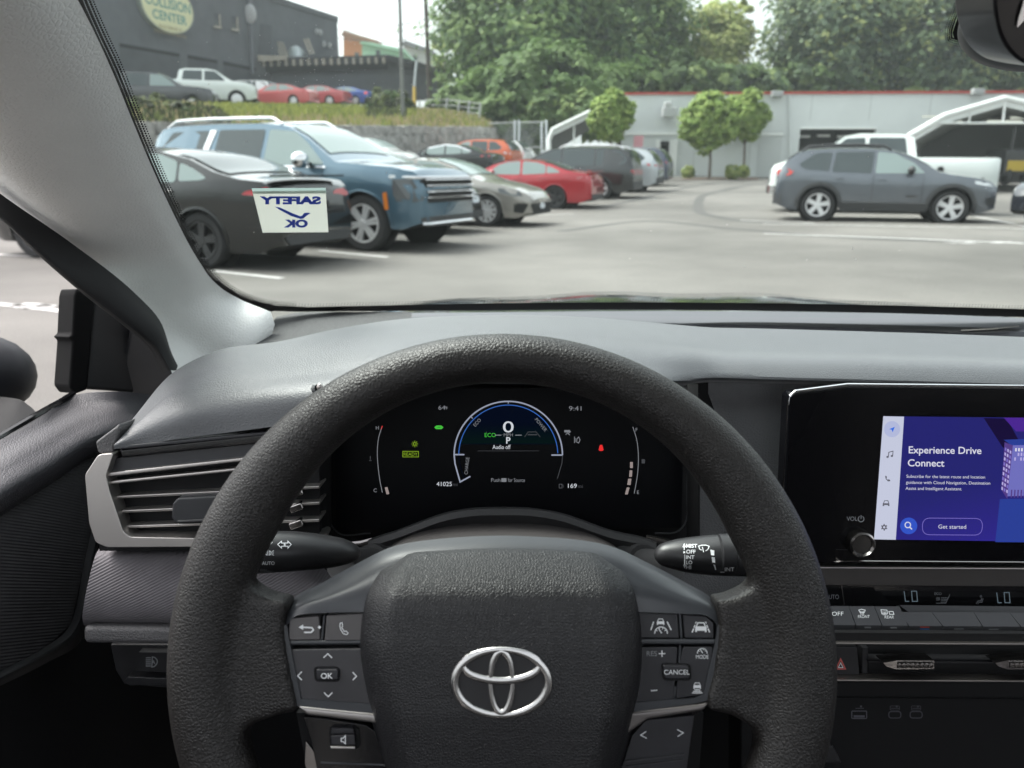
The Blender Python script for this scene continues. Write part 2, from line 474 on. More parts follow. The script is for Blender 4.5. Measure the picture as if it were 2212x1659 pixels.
mb.loft([[tuple(gp(x, y)) for x, y in g0], [tuple(gp(x, y)) for x, y in g1]], 6, 20)
part(mb, 'speaker_grille', M_mesh, DASH)

# ---- recess behind the touch screen
mb = MB()
R1 = Plane(atY(1600, 1000, .665), 8)
mb.loft([[tuple(R1.at(x, y)) for x in (1440, 1600, 1900, 2290, 2700)] for y in (826, 1000, 1240, 1500)], 14, 16)
mb.pp(R1, [(1503, 832), (1530, 826), (1530, 850), (1548, 900), (1530, 905), (1500, 850)], 0, .012, 1)
part(mb, 'screen_recess', [mat('recess_leather', (.17, .172, .18), .5, spec=.6, bump=('leather', 400, .5, .0006), var=(25, .06)), M_matte], DASH)
# right half of the dash seen only from the side
mb = MB()
mb.box(EYE + V((.875, .735, -.41)), (.58, .16, .44))
part(mb, 'glovebox', M_dashface, DASH, bevel=.02)

# ---- left end of the dash: face of the vent
VP = Plane(atY(400, 1060, .552), 10, 6)
mb = MB()
mb.pp(VP, [(250, 964), (600, 918), (690, 905), (690, 1190), (215, 1190), (205, 1000)], -.05, -.008)
AIR = part(mb, 'air_vent', M_matte)
mb = MB()   # dark strips over the outlet
mb.pp(VP, [(258, 972), (640, 930), (640, 950), (262, 990)], -.008, .004)
part(mb, 'trim_strip', M_gloss, AIR, bevel=.0012)
mb = MB(); mb.pp(VP, [(256, 963), (640, 926), (640, 934), (258, 972)], -.004, .0065)
part(mb, 'trim_strip', M_dark, AIR, bevel=.001)
mb = MB(); mb.pp(VP, [(243, 990), (640, 945), (640, 985), (226, 1032)], -.008, .001)
part(mb, 'trim_strip', M_dark, AIR, bevel=.0012)
mb = MB(); mb.pp(VP, [(228, 1022), (640, 976), (640, 983), (226, 1031)], -.004, .006)
part(mb, 'trim_strip', M_silver, AIR, bevel=.0008)
mb = MB(); mb.pp(VP, [(232, 1040), (640, 998), (640, 1004), (231, 1047)], -.004, .0045)
part(mb, 'trim_strip', M_silver, AIR, bevel=.0008)
mb = MB()
fr = [(212, 982), (246, 979), (229, 1028), (236, 1060), (266, 1148), (280, 1160), (700, 1168), (700, 1180), (230, 1183), (206, 1172), (192, 1130), (183, 1026)]
mb.pp(VP, roundpoly(fr, 7), -.03, .010)
part(mb, 'vent_frame', M_silver, AIR, bevel=.0022)
mb = MB(); mb.pp(VP, [(205, 955), (258, 915), (262, 930), (246, 966), (246, 978), (212, 981)], -.03, .004)
part(mb, 'end_cap', M_dashface, AIR, bevel=.002)
for i, (a, b, c) in enumerate([((248, 1072), (690, 1050), 5), ((256, 1103), (690, 1085), 5), ((264, 1136), (690, 1122), 5)]):
    mb = MB()
    p0, p1 = VP.at(*a, .001), VP.at(*b, .001)
    q = V((0, .022, -.002)); th = V((0, 0, .0011))
    mb.prism([p0, p1, p1 + q, p0 + q], [p0 - th * 2, p1 - th * 2, p1 + q - th * 2, p0 + q - th * 2])
    part(mb, 'slat', [M_silver], AIR, bevel=.0006)
mb = MB(); mb.pp(VP, [(372, 1088), (384, 1076), (520, 1068), (520, 1122), (378, 1131), (370, 1118)], -.006, .012)
mb.pp(VP, [(380, 1124), (520, 1116), (520, 1126), (384, 1133)], .004, .0128, 1)
part(mb, 'vent_tab', [M_dark, M_plast], AIR, bevel=.0015)
mb = MB()
for y in (1060, 1092, 1128):
    mb.pp(VP, roundpoly([(622, y + 4), (650, y - 6), (656, y + 8), (628, y + 18)], 4), -.006, .004)
part(mb, 'vent_louvre', M_darkchrome, AIR, bevel=.001)

# ---- cloth knee panel, ledge and switch box
KP = Plane(atY(300, 1270, .548), 14, 4)
mb = MB()
rows = [[tuple(KP.at(x, y, h)) for x, y, h in r] for r in (
    [(214, 1186, -.012), (420, 1186, -.012), (620, 1195, -.015), (700, 1228, -.02), (740, 1262, -.02)],
    [(206, 1200, .0), (420, 1200, .0), (620, 1208, -.004), (690, 1240, -.012), (742, 1272, -.015)],
    [(190, 1260, .008), (420, 1262, .008), (620, 1265, .004), (720, 1275, -.004), (760, 1290, -.01)],
    [(178, 1330, .004), (420, 1332, .004), (620, 1335, 0), (740, 1338, -.004), (780, 1340, -.01)],
    [(181, 1351, -.012), (420, 1353, -.012), (620, 1355, -.012), (740, 1357, -.012), (790, 1358, -.012)])]
mb.loft(rows, 22, 30)
KNEE = part(mb, 'knee_panel', M_fab, DASH)
mb = MB(); mb.pp(KP, [(178, 1353), (800, 1362), (800, 1396), (180, 1391)], -.03, .006)
part(mb, 'ledge', M_dashface, DASH, bevel=.004)
SWB = Plane(atY(300, 1430, .548), 8, 4)
mb = MB(); mb.pp(SWB, [(238, 1392), (820, 1396), (820, 1500), (400, 1490), (268, 1478), (250, 1448)], -.05, -.014)
mb.pp(SWB, roundpoly([(268, 1472), (275, 1462), (380, 1466), (380, 1478), (280, 1482)], 3), -.02, -.004)
SWX = part(mb, 'switch_box', M_plast, bevel=.003)
mb = MB(); mb.pp(SWB, [(300, 1409), (372, 1410), (372, 1452), (302, 1449)], -.016, -.006)
f = lambda x, y: SWB.at(x, y, -.0054)
for k in range(5): mb.stroke(f, [(315, 1421 + k * 4.4), (326, 1421 + k * 4.4)], 2.0, 1)
mb.stroke(f, [(329, 1419), (334, 1420), (339, 1425), (340, 1430), (338, 1435), (333, 1440), (328, 1441)], 2.2, 1, True)
mb.text(f, 331.5, 1434.5, 8.5, 'A', 1, align='C', bold=.02)
part(mb, 'headlight_button', [M_plast, M_inkdim], SWX, sharp=25)
mb = MB()   # dark footwell
mb.grid([[EYE + V((x, Y, z)) for x in (-.30, 0, .115)] for Y, z in ((.63, -.36), (.66, -.50), (.72, -.80), (.70, -.95))])
mb.grid([[EYE + V((.11 + .02 * k, Y, z)) for Y in (.30, .60, .74)] for k, z in ((0, -.36), (1, -.60), (2, -.95))])
mb.grid([[EYE + V((x, .96, z)) for x in (-.46, .4, 1.2)] for z in (-.24, -.97)])
mb.grid([[EYE + V((-.445, Y, z)) for Y in (.2, .97)] for z in (-.34, -.97)])
part(mb, 'footwell', M_matte)

# ---- driver's door: sill leather, ribbed cloth, lower panel
mb = MB()
def dr(pts): return [tuple(atX(x, y, X_)) for x, y, X_ in pts]
rows = [dr([(-160, 1040, -.452), (0, 950, -.452), (90, 898, -.452), (170, 851, -.452), (262, 846, -.41), (350, 856, -.385)]),
        dr([(-160, 1060, -.445), (0, 966, -.445), (90, 916, -.445), (176, 870, -.445), (262, 864, -.41), (350, 872, -.385)]),
        dr([(-160, 1130, -.418), (0, 1020, -.418), (100, 964, -.418), (190, 912, -.418), (262, 890, -.405), (350, 892, -.385)]),
        dr([(-160, 1190, -.402), (0, 1075, -.402), (110, 1010, -.402), (190, 955, -.402), (262, 925, -.395), (350, 915, -.385)]),
        dr([(-160, 1215, -.402), (0, 1105, -.405), (110, 1035, -.405), (205, 975, -.405), (262, 945, -.395), (350, 930, -.385)]),
        dr([(-160, 1225, -.412), (0, 1116, -.415), (110, 1045, -.415), (215, 980, -.415), (262, 955, -.405), (350, 940, -.39)])]
mb.loft(rows, 30, 40)
DOOR = part(mb, 'driver_door', M_door)
mb = MB()
rows = [dr([(-160, 1215, -.412), (0, 1110, -.415), (110, 1040, -.415), (235, 962, -.415)]),
        dr([(-160, 1300, -.405), (0, 1220, -.408), (110, 1160, -.41), (215, 1085, -.415)]),
        dr([(-160, 1420, -.398), (0, 1330, -.402), (100, 1280, -.406), (185, 1210, -.412)]),
        dr([(-160, 1540, -.40), (0, 1455, -.405), (80, 1412, -.405), (152, 1350, -.41)])]
mb.loft(rows, 20, 24)
part(mb, 'cloth_insert', M_doorfab, DOOR)
mb = MB()
rows = [dr([(0, 1450, -.402), (90, 1402, -.402), (150, 1352, -.405), (182, 1215, -.41), (235, 965, -.412)]),
        dr([(0, 1464, -.396), (94, 1414, -.396), (160, 1362, -.398), (194, 1220, -.405), (242, 970, -.408)]),
        dr([(0, 1482, -.402), (100, 1432, -.402), (178, 1378, -.405), (204, 1225, -.412), (250, 975, -.412)])]
mb.loft(rows, 8, 30)
part(mb, 'insert_edge', mat('edge_black', (.016, .016, .018), .6, spec=.4), DOOR)
mb = MB()
mb.loft([dr([(-160, 1560, -.41), (0, 1470, -.41), (100, 1425, -.41), (200, 1330, -.42), (260, 970, -.42)]),
         dr([(-160, 1900, -.41), (0, 1800, -.41), (150, 1750, -.41), (300, 1700, -.42), (330, 1200, -.42)])], 10, 20)
part(mb, 'lower_panel', M_matte, DOOR)
mb = MB()   # window sill moulding
mb.tube([atX(x, y, -.458) for x, y in ((-160, 1034), (0, 944), (85, 894), (158, 852))], .0035, 8)
part(mb, 'sill_moulding', M_gloss, DOOR)
mb = MB()   # triangular cover inside the mirror
tri = [(178, 622), (205, 640), (300, 705), (390, 780), (385, 800), (300, 850), (190, 850)]
pn = Plane(atX(200, 760, -.455), 6, 58)
mb.prism([atY(x, y, .84) for x, y in ((285, 690), (350, 738), (382, 800), (382, 930), (240, 930))], [atY(x, y, .87) for x, y in ((285, 690), (350, 738), (382, 800), (382, 930), (240, 930))])
mb.pp(pn, [(204, 642), (290, 700), (392, 782), (330, 845), (298, 849), (186, 841)], -.02, .0)
part(mb, 'mirror_sail', M_plast, DOOR, bevel=.004)
mb = MB()   # upright seal of the fixed corner
mb.pp(pn, [(166, 622), (206, 640), (190, 842), (162, 852), (150, 835), (157, 735), (147, 728), (157, 722), (161, 640)], -.03, .003)
part(mb, 'window_guide', mat('guide_black', (.004, .004, .0045), .8, spec=.15), DOOR, bevel=.003)
# door frame band that runs up beside the pillar
mb = MB()
o1 = [(-60, 372, .72), (0, 418, .72), (150, 522, .74), (290, 632, .77), (345, 692, .79), (374, 770, .80), (384, 790, .80)]
o2 = [(-60, 392, .71), (0, 440, .71), (140, 545, .73), (270, 650, .755), (325, 705, .77), (365, 765, .785), (380, 800, .79)]
o3 = [(-60, 418, .70), (0, 462, .70), (110, 560, .715), (200, 636, .735), (285, 702, .755), (345, 755, .775), (370, 800, .78)]
o4 = [(-60, 425, .74), (0, 470, .74), (95, 560, .75), (176, 632, .76), (262, 700, .78), (325, 755, .80), (350, 805, .80)]
mb.loft([[tuple(atY(*q)) for q in r] for r in (o1, o2, o3, o4)], 14, 40)
FRAME = part(mb, 'door_seal', M_seal)

# ---- grey windscreen pillar
mb = MB()
pr = cat([(120, -80), (168, 0), (240, 148), (285, 258), (330, 365), (375, 462), (420, 548), (470, 616), (530, 652), (590, 677), (605, 682), (600, 690), (592, 712), (570, 750)], 22)
pc = cat([(-60, -80), (20, 0), (130, 160), (185, 290), (240, 400), (295, 500), (350, 590), (400, 660), (450, 700), (520, 745), (520, 775), (515, 800)], 22)
pm = cat([(-150, -80), (-80, 60), (20, 230), (85, 345), (150, 440), (215, 530), (275, 615), (335, 690), (385, 730), (440, 764), (450, 790), (455, 820)], 22)
pe = cat([(-240, -20), (-160, 180), (-80, 345), (-12, 410), (78, 478), (152, 533), (226, 592), (286, 644), (330, 696), (366, 792), (378, 822), (388, 852)], 22)
R = []
for i in range(22):
    a = ws(*pr[i], .004); t = i / 21
    if a.y > .985: a = atY(*pr[i], .985)
    b = atY(*pc[i], a.y - .045 + .0 * t); c = atY(*pm[i], a.y - .055); e = atY(*pe[i], .745 + .08 * t)
    R.append([tuple(a), tuple(a.lerp(b, .45) - V((0, .008, .0))), tuple(b), tuple(c), tuple(c.lerp(e, .6) + V((-.004, -.01, 0))), tuple(e)])
mb.loft(R, 40, 22)
PILLAR = part(mb, 'pillar_trim', M_pillar, sharp=80)

# ---- door mirror outside
mb = MB()
c = atX(-44, 812, -.66)
rows = []
for i in range(13):
    th = pi * i / 12
    rows.append([c + V((sin(th) * cos(2 * pi * j / 20) * .0 , 0, 0)) + RT * (cos(2 * pi * j / 20) * sin(th) * .062 * (1 if cos(2 * pi * j / 20) > 0 else 1.6)) + UP * (sin(2 * pi * j / 20) * sin(th) * .052) + fw * (cos(th) * .06) for j in range(20)])
mb.grid(rows, closed=True)
SMIR = part(mb, 'side_mirror', mat('mirror_shell', (.010, .011, .014), .5, spec=.3))
mb = MB()
mb.loft([[tuple(atY(x, y, Y)) for x, y, Y in r] for r in ([(-80, 850, .86), (40, 862, .86), (52, 868, .84)], [(-80, 960, .80), (20, 935, .80), (80, 893, .78)], [(-80, 1060, .74), (20, 1000, .74), (110, 940, .74)])], 10, 8)
part(mb, 'mirror_foot', M_matte, SMIR)

# ---- interior mirror and camera housing at the top of the glass
mb = MB()
cp = [(2120, -50), (2092, 0), (2073, 45), (2068, 75), (2078, 105), (2100, 128), (2135, 144), (2170, 152), (2230, 157), (2320, 158)]
rows = []
for k, (dY, sx) in enumerate(((.0, 1.0), (-.018, .985), (-.03, .93), (-.04, .80), (-.045, .5))):
    rr = []
    for x, y in cp:
        X2, Y2 = 2320 + (x - 2320) * sx, -50 + (y + 50) * (sx * .5 + .5)
        p = ws(x, y, .008) + V((0, dY, 0))
        rr.append(tuple(atY(X2, Y2, p.y)))
    rows.append(rr)
mb.loft(rows, 16, 40)
part(mb, 'camera_housing', mat('housing_black', (.010, .010, .0115), .5))
mb = MB()
mp = Plane(atY(2300, 40, .40), -12, 8)
oval = [(2150, -60), (2148, 20), (2158, 70), (2175, 105), (2205, 135), (2260, 150), (2420, 155), (2420, -90), (2170, -90)]
mb.pp(mp, roundpoly(oval, 30, 6), -.03, 0)
RVM = part(mb, 'rearview_mirror', mat('mirror_case', (.010, .010, .012), .3, coat=.3), bevel=.008)
mb = MB()
ov2 = [(2232, -60), (2212, 0), (2200, 40), (2197, 62), (2206, 50), (2232, 26), (2300, 0), (2400, -20), (2400, -80), (2240, -80)]
mb.mark(lambda x, y: mp.at(x, y, .0012), roundpoly(ov2, 24, 6))
mst = MB(); mst.tube([mp.at(2420, -40, -.012), ws(2440, -150, .0)], .009, 12); part(mst, 'mirror_stem', M_plast, RVM)
part(mb, 'mirror_glass', mat('mirror_silver', (.8, .82, .84), .03, metal=1.0), RVM)

# ---- unseen part roof added to cut light from above, floor, right door and rear seat
mb = MB()
for dz in (0, .02):
    mb.grid([[EYE + V((x, Y, z + dz - .05 * ((x - .37) / .6) ** 2)) for x in (-.32, -.1, .37, .84, 1.06)] for Y, z in ((.36, .185), (.1, .215), (-.15, .22), (-.38, .215))])
part(mb, 'shading_roof', M_lining)
mb = MB(); mb.box(EYE + V((.37, -.2, -.97)), (1.66, 2.0, .04))
part(mb, 'cabin_floor', M_matte)
mb = MB()
mb.box(EYE + V((-.47, -.35, -.55)), (.06, 1.3, .62)); part(mb, 'door_panel', M_door, bevel=.02)
mb = MB(); mb.box(EYE + V((1.20, -.1, -.55)), (.06, 2.0, .62)); part(mb, 'passenger_door', M_door, bevel=.02)
mb = MB(); mb.box(EYE + V((.37, -1.3, -.55)), (1.5, .18, .8)); part(mb, 'rear_seat', M_seat, bevel=.05)
# ================================================================ STEERING WHEEL
WP = Plane(atD(1084.5, 1440, .4325), 17)
RO = .188
def rw(a):
    a = abs((a + pi) % (2 * pi) - pi)
    e = abs(sin(a))
    return lerp_tab([(0, .0200), (.5, .0205), (.65, .0190), (.86, .0162), (1, .0143)], e)
def rimring(a, n=18):
    r = rw(a); rc = RO - r
    d = WP.ex * cos(a) + WP.ey * sin(a)
    return [WP.p + d * (rc + r * cos(b)) + WP.n * (.0165 * sin(b)) for b in [2 * pi * j / n for j in range(n)]]
mb = MB()
NA = 120
rows = [rimring(2 * pi * i / NA) for i in range(NA)]
mb.grid(rows + [rows[0]], closed=True)
lsp = [(420, 1262), (470, 1262), (520, 1258), (548, 1280), (585, 1297), (622, 1299), (612, 1340), (615, 1400), (628, 1470), (642, 1528), (640, 1545), (600, 1548), (548, 1566), (522, 1590), (510, 1630), (500, 1670), (470, 1690), (420, 1640), (400, 1500)]
mb.pp(WP, lsp, -.014, .0075)
rsp = [(1750, 1262), (1690, 1262), (1640, 1258), (1618, 1280), (1580, 1297), (1548, 1297), (1557, 1340), (1552, 1400), (1541, 1470), (1527, 1515), (1528, 1538), (1570, 1545), (1615, 1566), (1638, 1590), (1650, 1630), (1660, 1670), (1690, 1690), (1750, 1640), (1770, 1500)]
mb.pp(WP, rsp[::-1], -.014, .0075)
mb.pp(WP, [(610, 1345), (1556, 1345), (1520, 1550), (660, 1550)], -.030, -.012)
WHEEL = part(mb, 'steering_wheel', M_rim, sharp=180)
md = WHEEL.modifiers.new('join', 'REMESH'); md.mode = 'VOXEL'; md.voxel_size = .0021; md.use_smooth_shade = True
md = WHEEL.modifiers.new('soft', 'SMOOTH'); md.iterations = 22; md.factor = .5
def wpart(mb, name, mats, **k): return part(mb, name, mats, WHEEL, **k)

# satin cover plate over the spokes
mb = MB()
top = [(607, 1345), (618, 1310), (640, 1288), (690, 1262), (770, 1218), (850, 1180), (930, 1166), (1000, 1160), (1085, 1157), (1170, 1160), (1240, 1165), (1320, 1180), (1400, 1216), (1480, 1258), (1535, 1290), (1556, 1312), (1562, 1345)]
ins = [(620, 1352), (630, 1335), (650, 1328), (700, 1324), (775, 1322), (850, 1322), (930, 1322), (1000, 1322), (1085, 1322), (1170, 1322), (1240, 1322), (1320, 1322), (1392, 1322), (1470, 1326), (1530, 1332), (1546, 1342), (1550, 1352)]
mid = [((a[0] + b[0]) / 2, a[1] * .42 + b[1] * .58) for a, b in zip(top, ins)]
hh = (-.022, -.010, -.001, .0)
rows = []
for row, hs_ in ((top, None), ([(a[0] * .8 + b[0] * .2, a[1] * .85 + b[1] * .15) for a, b in zip(top, ins)], None), (mid, None), (ins, None)):
    rows.append(row)
H4 = (-.020, -.010, .0015, .004)
mb.loft([[tuple(WP.at(x, y, h)) for x, y in cat(r, 40)] for r, h in zip(rows, H4)], 18, 60)
# side frames of the switch fields
lf = [(607, 1345), (612, 1400), (625, 1470), (638, 1524), (660, 1530), (800, 1540), (830, 1540), (830, 1524), (650, 1510), (636, 1440), (624, 1380), (620, 1352)]
mb.pp(WP, lf, -.012, .0042)
rf = [(1562, 1345), (1556, 1400), (1545, 1470), (1532, 1512), (1500, 1520), (1372, 1537), (1340, 1537), (1340, 1520), (1500, 1508), (1520, 1500), (1538, 1420), (1547, 1380), (1550, 1352)]
mb.pp(WP, rf[::-1], -.012, .0042)
mb.pp(WP, [(612, 1342), (860, 1316), (860, 1545), (640, 1528)], -.014, -.0035, 1)
mb.pp(WP, [(1330, 1316), (1556, 1336), (1530, 1516), (1330, 1545)], -.014, -.0035, 1)
wpart(mb, 'spoke_cover', [M_satin, M_matte], sharp=40)
mb = MB(); mb.pp(WP, [(618, 1384), (860, 1382), (860, 1393), (620, 1395)], -.006, .0035)
wpart(mb, 'divider_bar', M_satin, bevel=.0012)
mb = MB(); mb.pp(WP, [(1330, 1380), (1546, 1381), (1544, 1392), (1330, 1392)], -.006, .0035)
mb.pp(WP, [(1466, 1326), (1472, 1326), (1476, 1380), (1470, 1380)], -.006, .0035); mb.pp(WP, [(1467, 1394), (1473, 1394), (1470, 1440), (1464, 1440)], -.006, .0028); mb.pp(WP, [(1456, 1482), (1466, 1482), (1458, 1512), (1450, 1512)], -.006, .0028)
wpart(mb, 'divider_bar', M_satin, bevel=.001)
mb = MB(); mb.pp(WP, [(698, 1330), (703, 1330), (698, 1384), (692, 1384)], -.006, .0032)
wpart(mb, 'divider_bar', M_satin, bevel=.001)
M_btn = mat('switch_grey', (.085, .080, .082), .42, spec=.5, bump=('noise', 1600, .12, .0002), var=(50, .08))
M_btnd = mat('switch_black', (.020, .020, .024), .42, spec=.45, bump=('noise', 1600, .1, .0002), var=(60, .15))
HB = .0034
def fb(h): return lambda x, y: WP.at(x, y, h + .0004)
def icon_car(mb, f, x, y, s, m=1):
    P = lambda L: [(x + a * s, y + b * s) for a, b in L]
    mb.mark(f, P([(-12, 0), (12, 0), (13, 3), (13, 13), (9, 13), (9, 10), (-9, 10), (-9, 13), (-13, 13), (-13, 3)]), m)
    mb.stroke(f, P([(-10, 0), (-7, -8), (7, -8), (10, 0)]), 2.4 * s, m)
def icon_gauge(mb, f, x, y, s, m=1):
    mb.stroke(f, [(x + 19 * s * cos(a), y - 19 * s * sin(a)) for a in [pi * (-.02 + 1.04 * i / 14) for i in range(15)]], 3 * s, m)
    mb.stroke(f, [(x + 2 * s, y), (x - 7 * s, y - 14 * s)], 3 * s, m)
    for a in (.2, .4, .62, .82):
        mb.stroke(f, [(x + 13 * s * cos(a * pi), y - 13 * s * sin(a * pi)), (x + 18 * s * cos(a * pi), y - 18 * s * sin(a * pi))], 2.4 * s, m)
def button(pts, r, draw=None, h=HB, mt=None, name='button', h0=-.008, label=None):
    mb = MB(); mb.pp(WP, roundpoly(pts, r, 4) if r else pts, h0, h)
    if draw: draw(mb, fb(h))
    o = wpart(mb, name, [mt or M_btnd, M_ink, M_inkdim], bevel=.0009, sharp=40)
    if label: o['label'] = label
    return o
def d_back(mb, f):
    mb.stroke(f, [(657, 1366), (672, 1366), (677, 1361), (674, 1356), (655, 1355)], 3.2, 1); mb.mark(f, [(645, 1355), (655, 1349), (655, 1361)], 1); mb.mark(f, [(686, 1355), (690, 1351), (694, 1355), (690, 1359)], 1)
def d_phone(mb, f):
    mb.stroke(f, [(735, 1346), (739, 1345), (740, 1353), (738, 1356), (744, 1364), (748, 1363), (752, 1368), (749, 1371), (742, 1369), (736, 1360), (734, 1352)], 1.8, 1, True)
def d_pad(mb, f):
    mb.stroke(f, [(699, 1421), (708, 1412), (717, 1421)], 2.4, 1); mb.stroke(f, [(700, 1496), (709, 1505), (718, 1496)], 2.4, 1)
    mb.stroke(f, [(652, 1451), (643, 1460), (652, 1469)], 2.4, 1); mb.stroke(f, [(762, 1452), (770, 1461), (762, 1469)], 2.4, 1)
def d_ok(mb, f): mb.text(f, 706, 1466, 12.5, 'OK', 1, align='C', bold=.01)
button([(624, 1336), (690, 1331), (692, 1383), (623, 1384)], 5, d_back, mt=M_btn, label='pale grey back-arrow switch')
button([(705, 1330), (860, 1322), (860, 1383), (701, 1384)], 3, d_phone, mt=M_btn, label='pale grey telephone switch')
button([(626, 1403), (860, 1400), (860, 1527), (650, 1512), (643, 1505)], 6, d_pad, mt=mat('pad_grey', (.036, .035, .039), .4, bump=('noise', 1600, .1, .0002), var=(30, .2)))
mb = MB(); mb.pp(WP, roundpoly([(677, 1440), (733, 1440), (735, 1473), (680, 1473)], 10), HB - .001, HB + .0003); wpart(mb, 'button_well', M_matte)
button([(682, 1446), (730, 1446), (731, 1469), (684, 1469)], 5, d_ok, h=HB + .003, h0=0)
def d_acc(mb, f):
    icon_car(mb, f, 1427, 1342, .62); icon_gauge(mb, f, 1428, 1368, .72)
    mb.stroke(f, [(1412, 1343), (1406, 1361)], 2.4, 1); mb.stroke(f, [(1441, 1343), (1450, 1361)], 2.4, 1)
def d_lane(mb, f):
    icon_car(mb, f, 1514, 1353, .95)
    for s in (-1, 1):
        mb.stroke(f, [(1514 + s * 10, 1343), (1514 + s * 11.5, 1347)], 2, 1); mb.stroke(f, [(1514 + s * 12.5, 1350), (1514 + s * 15, 1356)], 2.4, 1); mb.stroke(f, [(1514 + s * 15.5, 1358), (1514 + s * 19, 1366)], 2.8, 1)
button([(1330, 1324), (1463, 1327), (1467, 1378), (1330, 1378)], 2, d_acc)
button([(1475, 1328), (1525, 1331), (1542, 1346), (1542, 1379), (1479, 1379)], 4, d_lane)
def d_res(mb, f):
    mb.text(f, 1397, 1417, 11, 'RES', 2); mb.stroke(f, [(1423, 1412), (1437, 1412)], 2.2, 1); mb.stroke(f, [(1430, 1405), (1430, 1419)], 2.2, 1)
    mb.stroke(f, [(1406, 1492), (1420, 1491)], 2.2, 1)
def d_mode(mb, f):
    icon_gauge(mb, f, 1517, 1411, .55); mb.text(f, 1517, 1423, 8.6, 'MODE', 1, align='C', width=27)
    icon_car(mb, f, 1506, 1480, .62)
    for i in range(3): mb.stroke(f, [(1500 - 2.6 * i, 1490 + 3.4 * i), (1512 + 2.6 * i, 1490 + 3.4 * i)], 2, 1)
button([(1330, 1398), (1464, 1398), (1462, 1436), (1455, 1512), (1330, 1524)], 3, d_res)
button([(1476, 1398), (1540, 1397), (1534, 1450), (1520, 1500), (1460, 1509), (1466, 1440)], 5, d_mode)
mb = MB(); mb.pp(WP, roundpoly([(1428, 1432), (1492, 1434), (1494, 1470), (1432, 1471)], 9), HB - .001, HB + .0003); wpart(mb, 'button_well', M_matte)
button([(1432, 1437), (1488, 1439), (1489, 1467), (1436, 1467)], 5, lambda mb, f: mb.text(f, 1462, 1457, 10.5, 'CANCEL', 1, align='C'), h=HB + .003, h0=0)
# silver blades and lower gloss panels
mb = MB(); mb.pp(WP, [(638, 1524), (660, 1527), (800, 1541), (830, 1548), (830, 1568), (798, 1562), (700, 1550), (662, 1546)], -.01, .005)
wpart(mb, 'silver_blade', mat('blade_silver', (.36, .34, .33), .32, metal=.8), bevel=.0018)
mb = MB(); mb.pp(WP, [(1535, 1517), (1510, 1522), (1370, 1538), (1340, 1542), (1340, 1600), (1365, 1580), (1400, 1555), (1520, 1536)], -.01, .005)
wpart(mb, 'silver_blade', mat('blade_grey', (.19, .175, .17), .38, metal=.7), bevel=.0018)
mb = MB(); mb.pp(WP, [(655, 1548), (700, 1552), (790, 1566), (840, 1600), (870, 1690), (690, 1690), (672, 1600)], -.02, -.002)
mb.pp(WP, roundpoly([(710, 1570), (775, 1572), (778, 1612), (770, 1620), (712, 1616)], 8), -.004, -.001, 1)
mb.pp(WP, [(692, 1646), (840, 1652), (840, 1656), (692, 1650)], -.004, -.0012, 2)
wpart(mb, 'gloss_panel', [M_gloss, M_matte, M_satin], bevel=.0012)
mb = MB(); mb.pp(WP, [(712, 1612), (768, 1613), (768, 1620), (714, 1620)], -.004, .002); wpart(mb, 'button_lip', M_darkchrome, bevel=.0008)
def d_spk(mb, f): mb.stroke(f, [(737, 1595), (737, 1602), (741, 1602), (746, 1607), (746, 1589), (741, 1595)], 1.8, 1, True)
button([(714, 1589), (766, 1587), (768, 1610), (716, 1611)], 4, d_spk, h=.0018, h0=-.004)
button([(716, 1573), (764, 1573), (765, 1585), (715, 1586)], 3, None, h=.0012, h0=-.004)
mb = MB(); mb.pp(WP, roundpoly([(1365, 1590), (1395, 1556), (1500, 1545), (1492, 1600), (1478, 1700), (1330, 1700)], 6), -.02, -.002)
mb.pp(WP, [(1352, 1643), (1478, 1628), (1478, 1632), (1352, 1647)], -.004, -.0012, 2)
mb.pp(WP, [(1352, 1655), (1476, 1640), (1476, 1643), (1352, 1658)], -.004, -.0012, 2)
f = fb(-.0018)
mb.stroke(f, [(1396, 1580), (1384, 1588), (1397, 1595)], 2.2, 1); mb.stroke(f, [(1463, 1576), (1476, 1583), (1464, 1591)], 2.2, 1)
wpart(mb, 'gloss_panel', [M_btnd, M_ink, M_dark], bevel=.0012)
mb = MB()  # dark lower spoke behind the panels
mb.pp(WP, [(640, 1540), (1520, 1540), (1500, 1800), (690, 1800)], -.05, -.018)
wpart(mb, 'lower_spoke', M_matte)
mb = MB(); mb.pp(WP, roundpoly([(660, 1600), (690, 1640), (700, 1700), (672, 1700), (658, 1650)], 5), -.03, -.016)
wpart(mb, 'spoke_edge', M_darkchrome, bevel=.003)

# airbag cover
mb = MB()
lft = [(846, 1200), (815, 1225), (786, 1275), (775, 1330), (772, 1400), (782, 1470), (800, 1545), (826, 1640), (860, 1760)]
rgt = [(1326, 1200), (1352, 1225), (1378, 1275), (1389, 1330), (1393, 1400), (1389, 1470), (1374, 1545), (1348, 1640), (1310, 1760)]
tl = cat(lft, 40); tr = cat(rgt, 40)
rows = []
for (a, b), (c, d) in zip(tl, tr):
    y = (b + d) / 2
    hc = lerp_tab([(1185, -.012), (1200, -.006), (1230, .004), (1262, .0125), (1285, .0165), (1320, .0190), (1400, .0205), (1550, .0205), (1760, .016)], y)
    row = []
    for k in range(41):
        s = k / 40
        x = a + (c - a) * s
        e = min(s, 1 - s)
        drop = .0105 * (1 - sm(e / .115)) + .012 * max(0, 1 - e / .02) ** 2
        arc_ = -13 * sin(pi * s) * max(0, 1 - (y - 1195) / 80)
        row.append(WP.at(x, y + arc_, hc - drop))
    rows.append(row)
top_ = [p - WP.n * .012 + WP.ey * .0005 for p in rows[0]]
rows = [top_] + rows
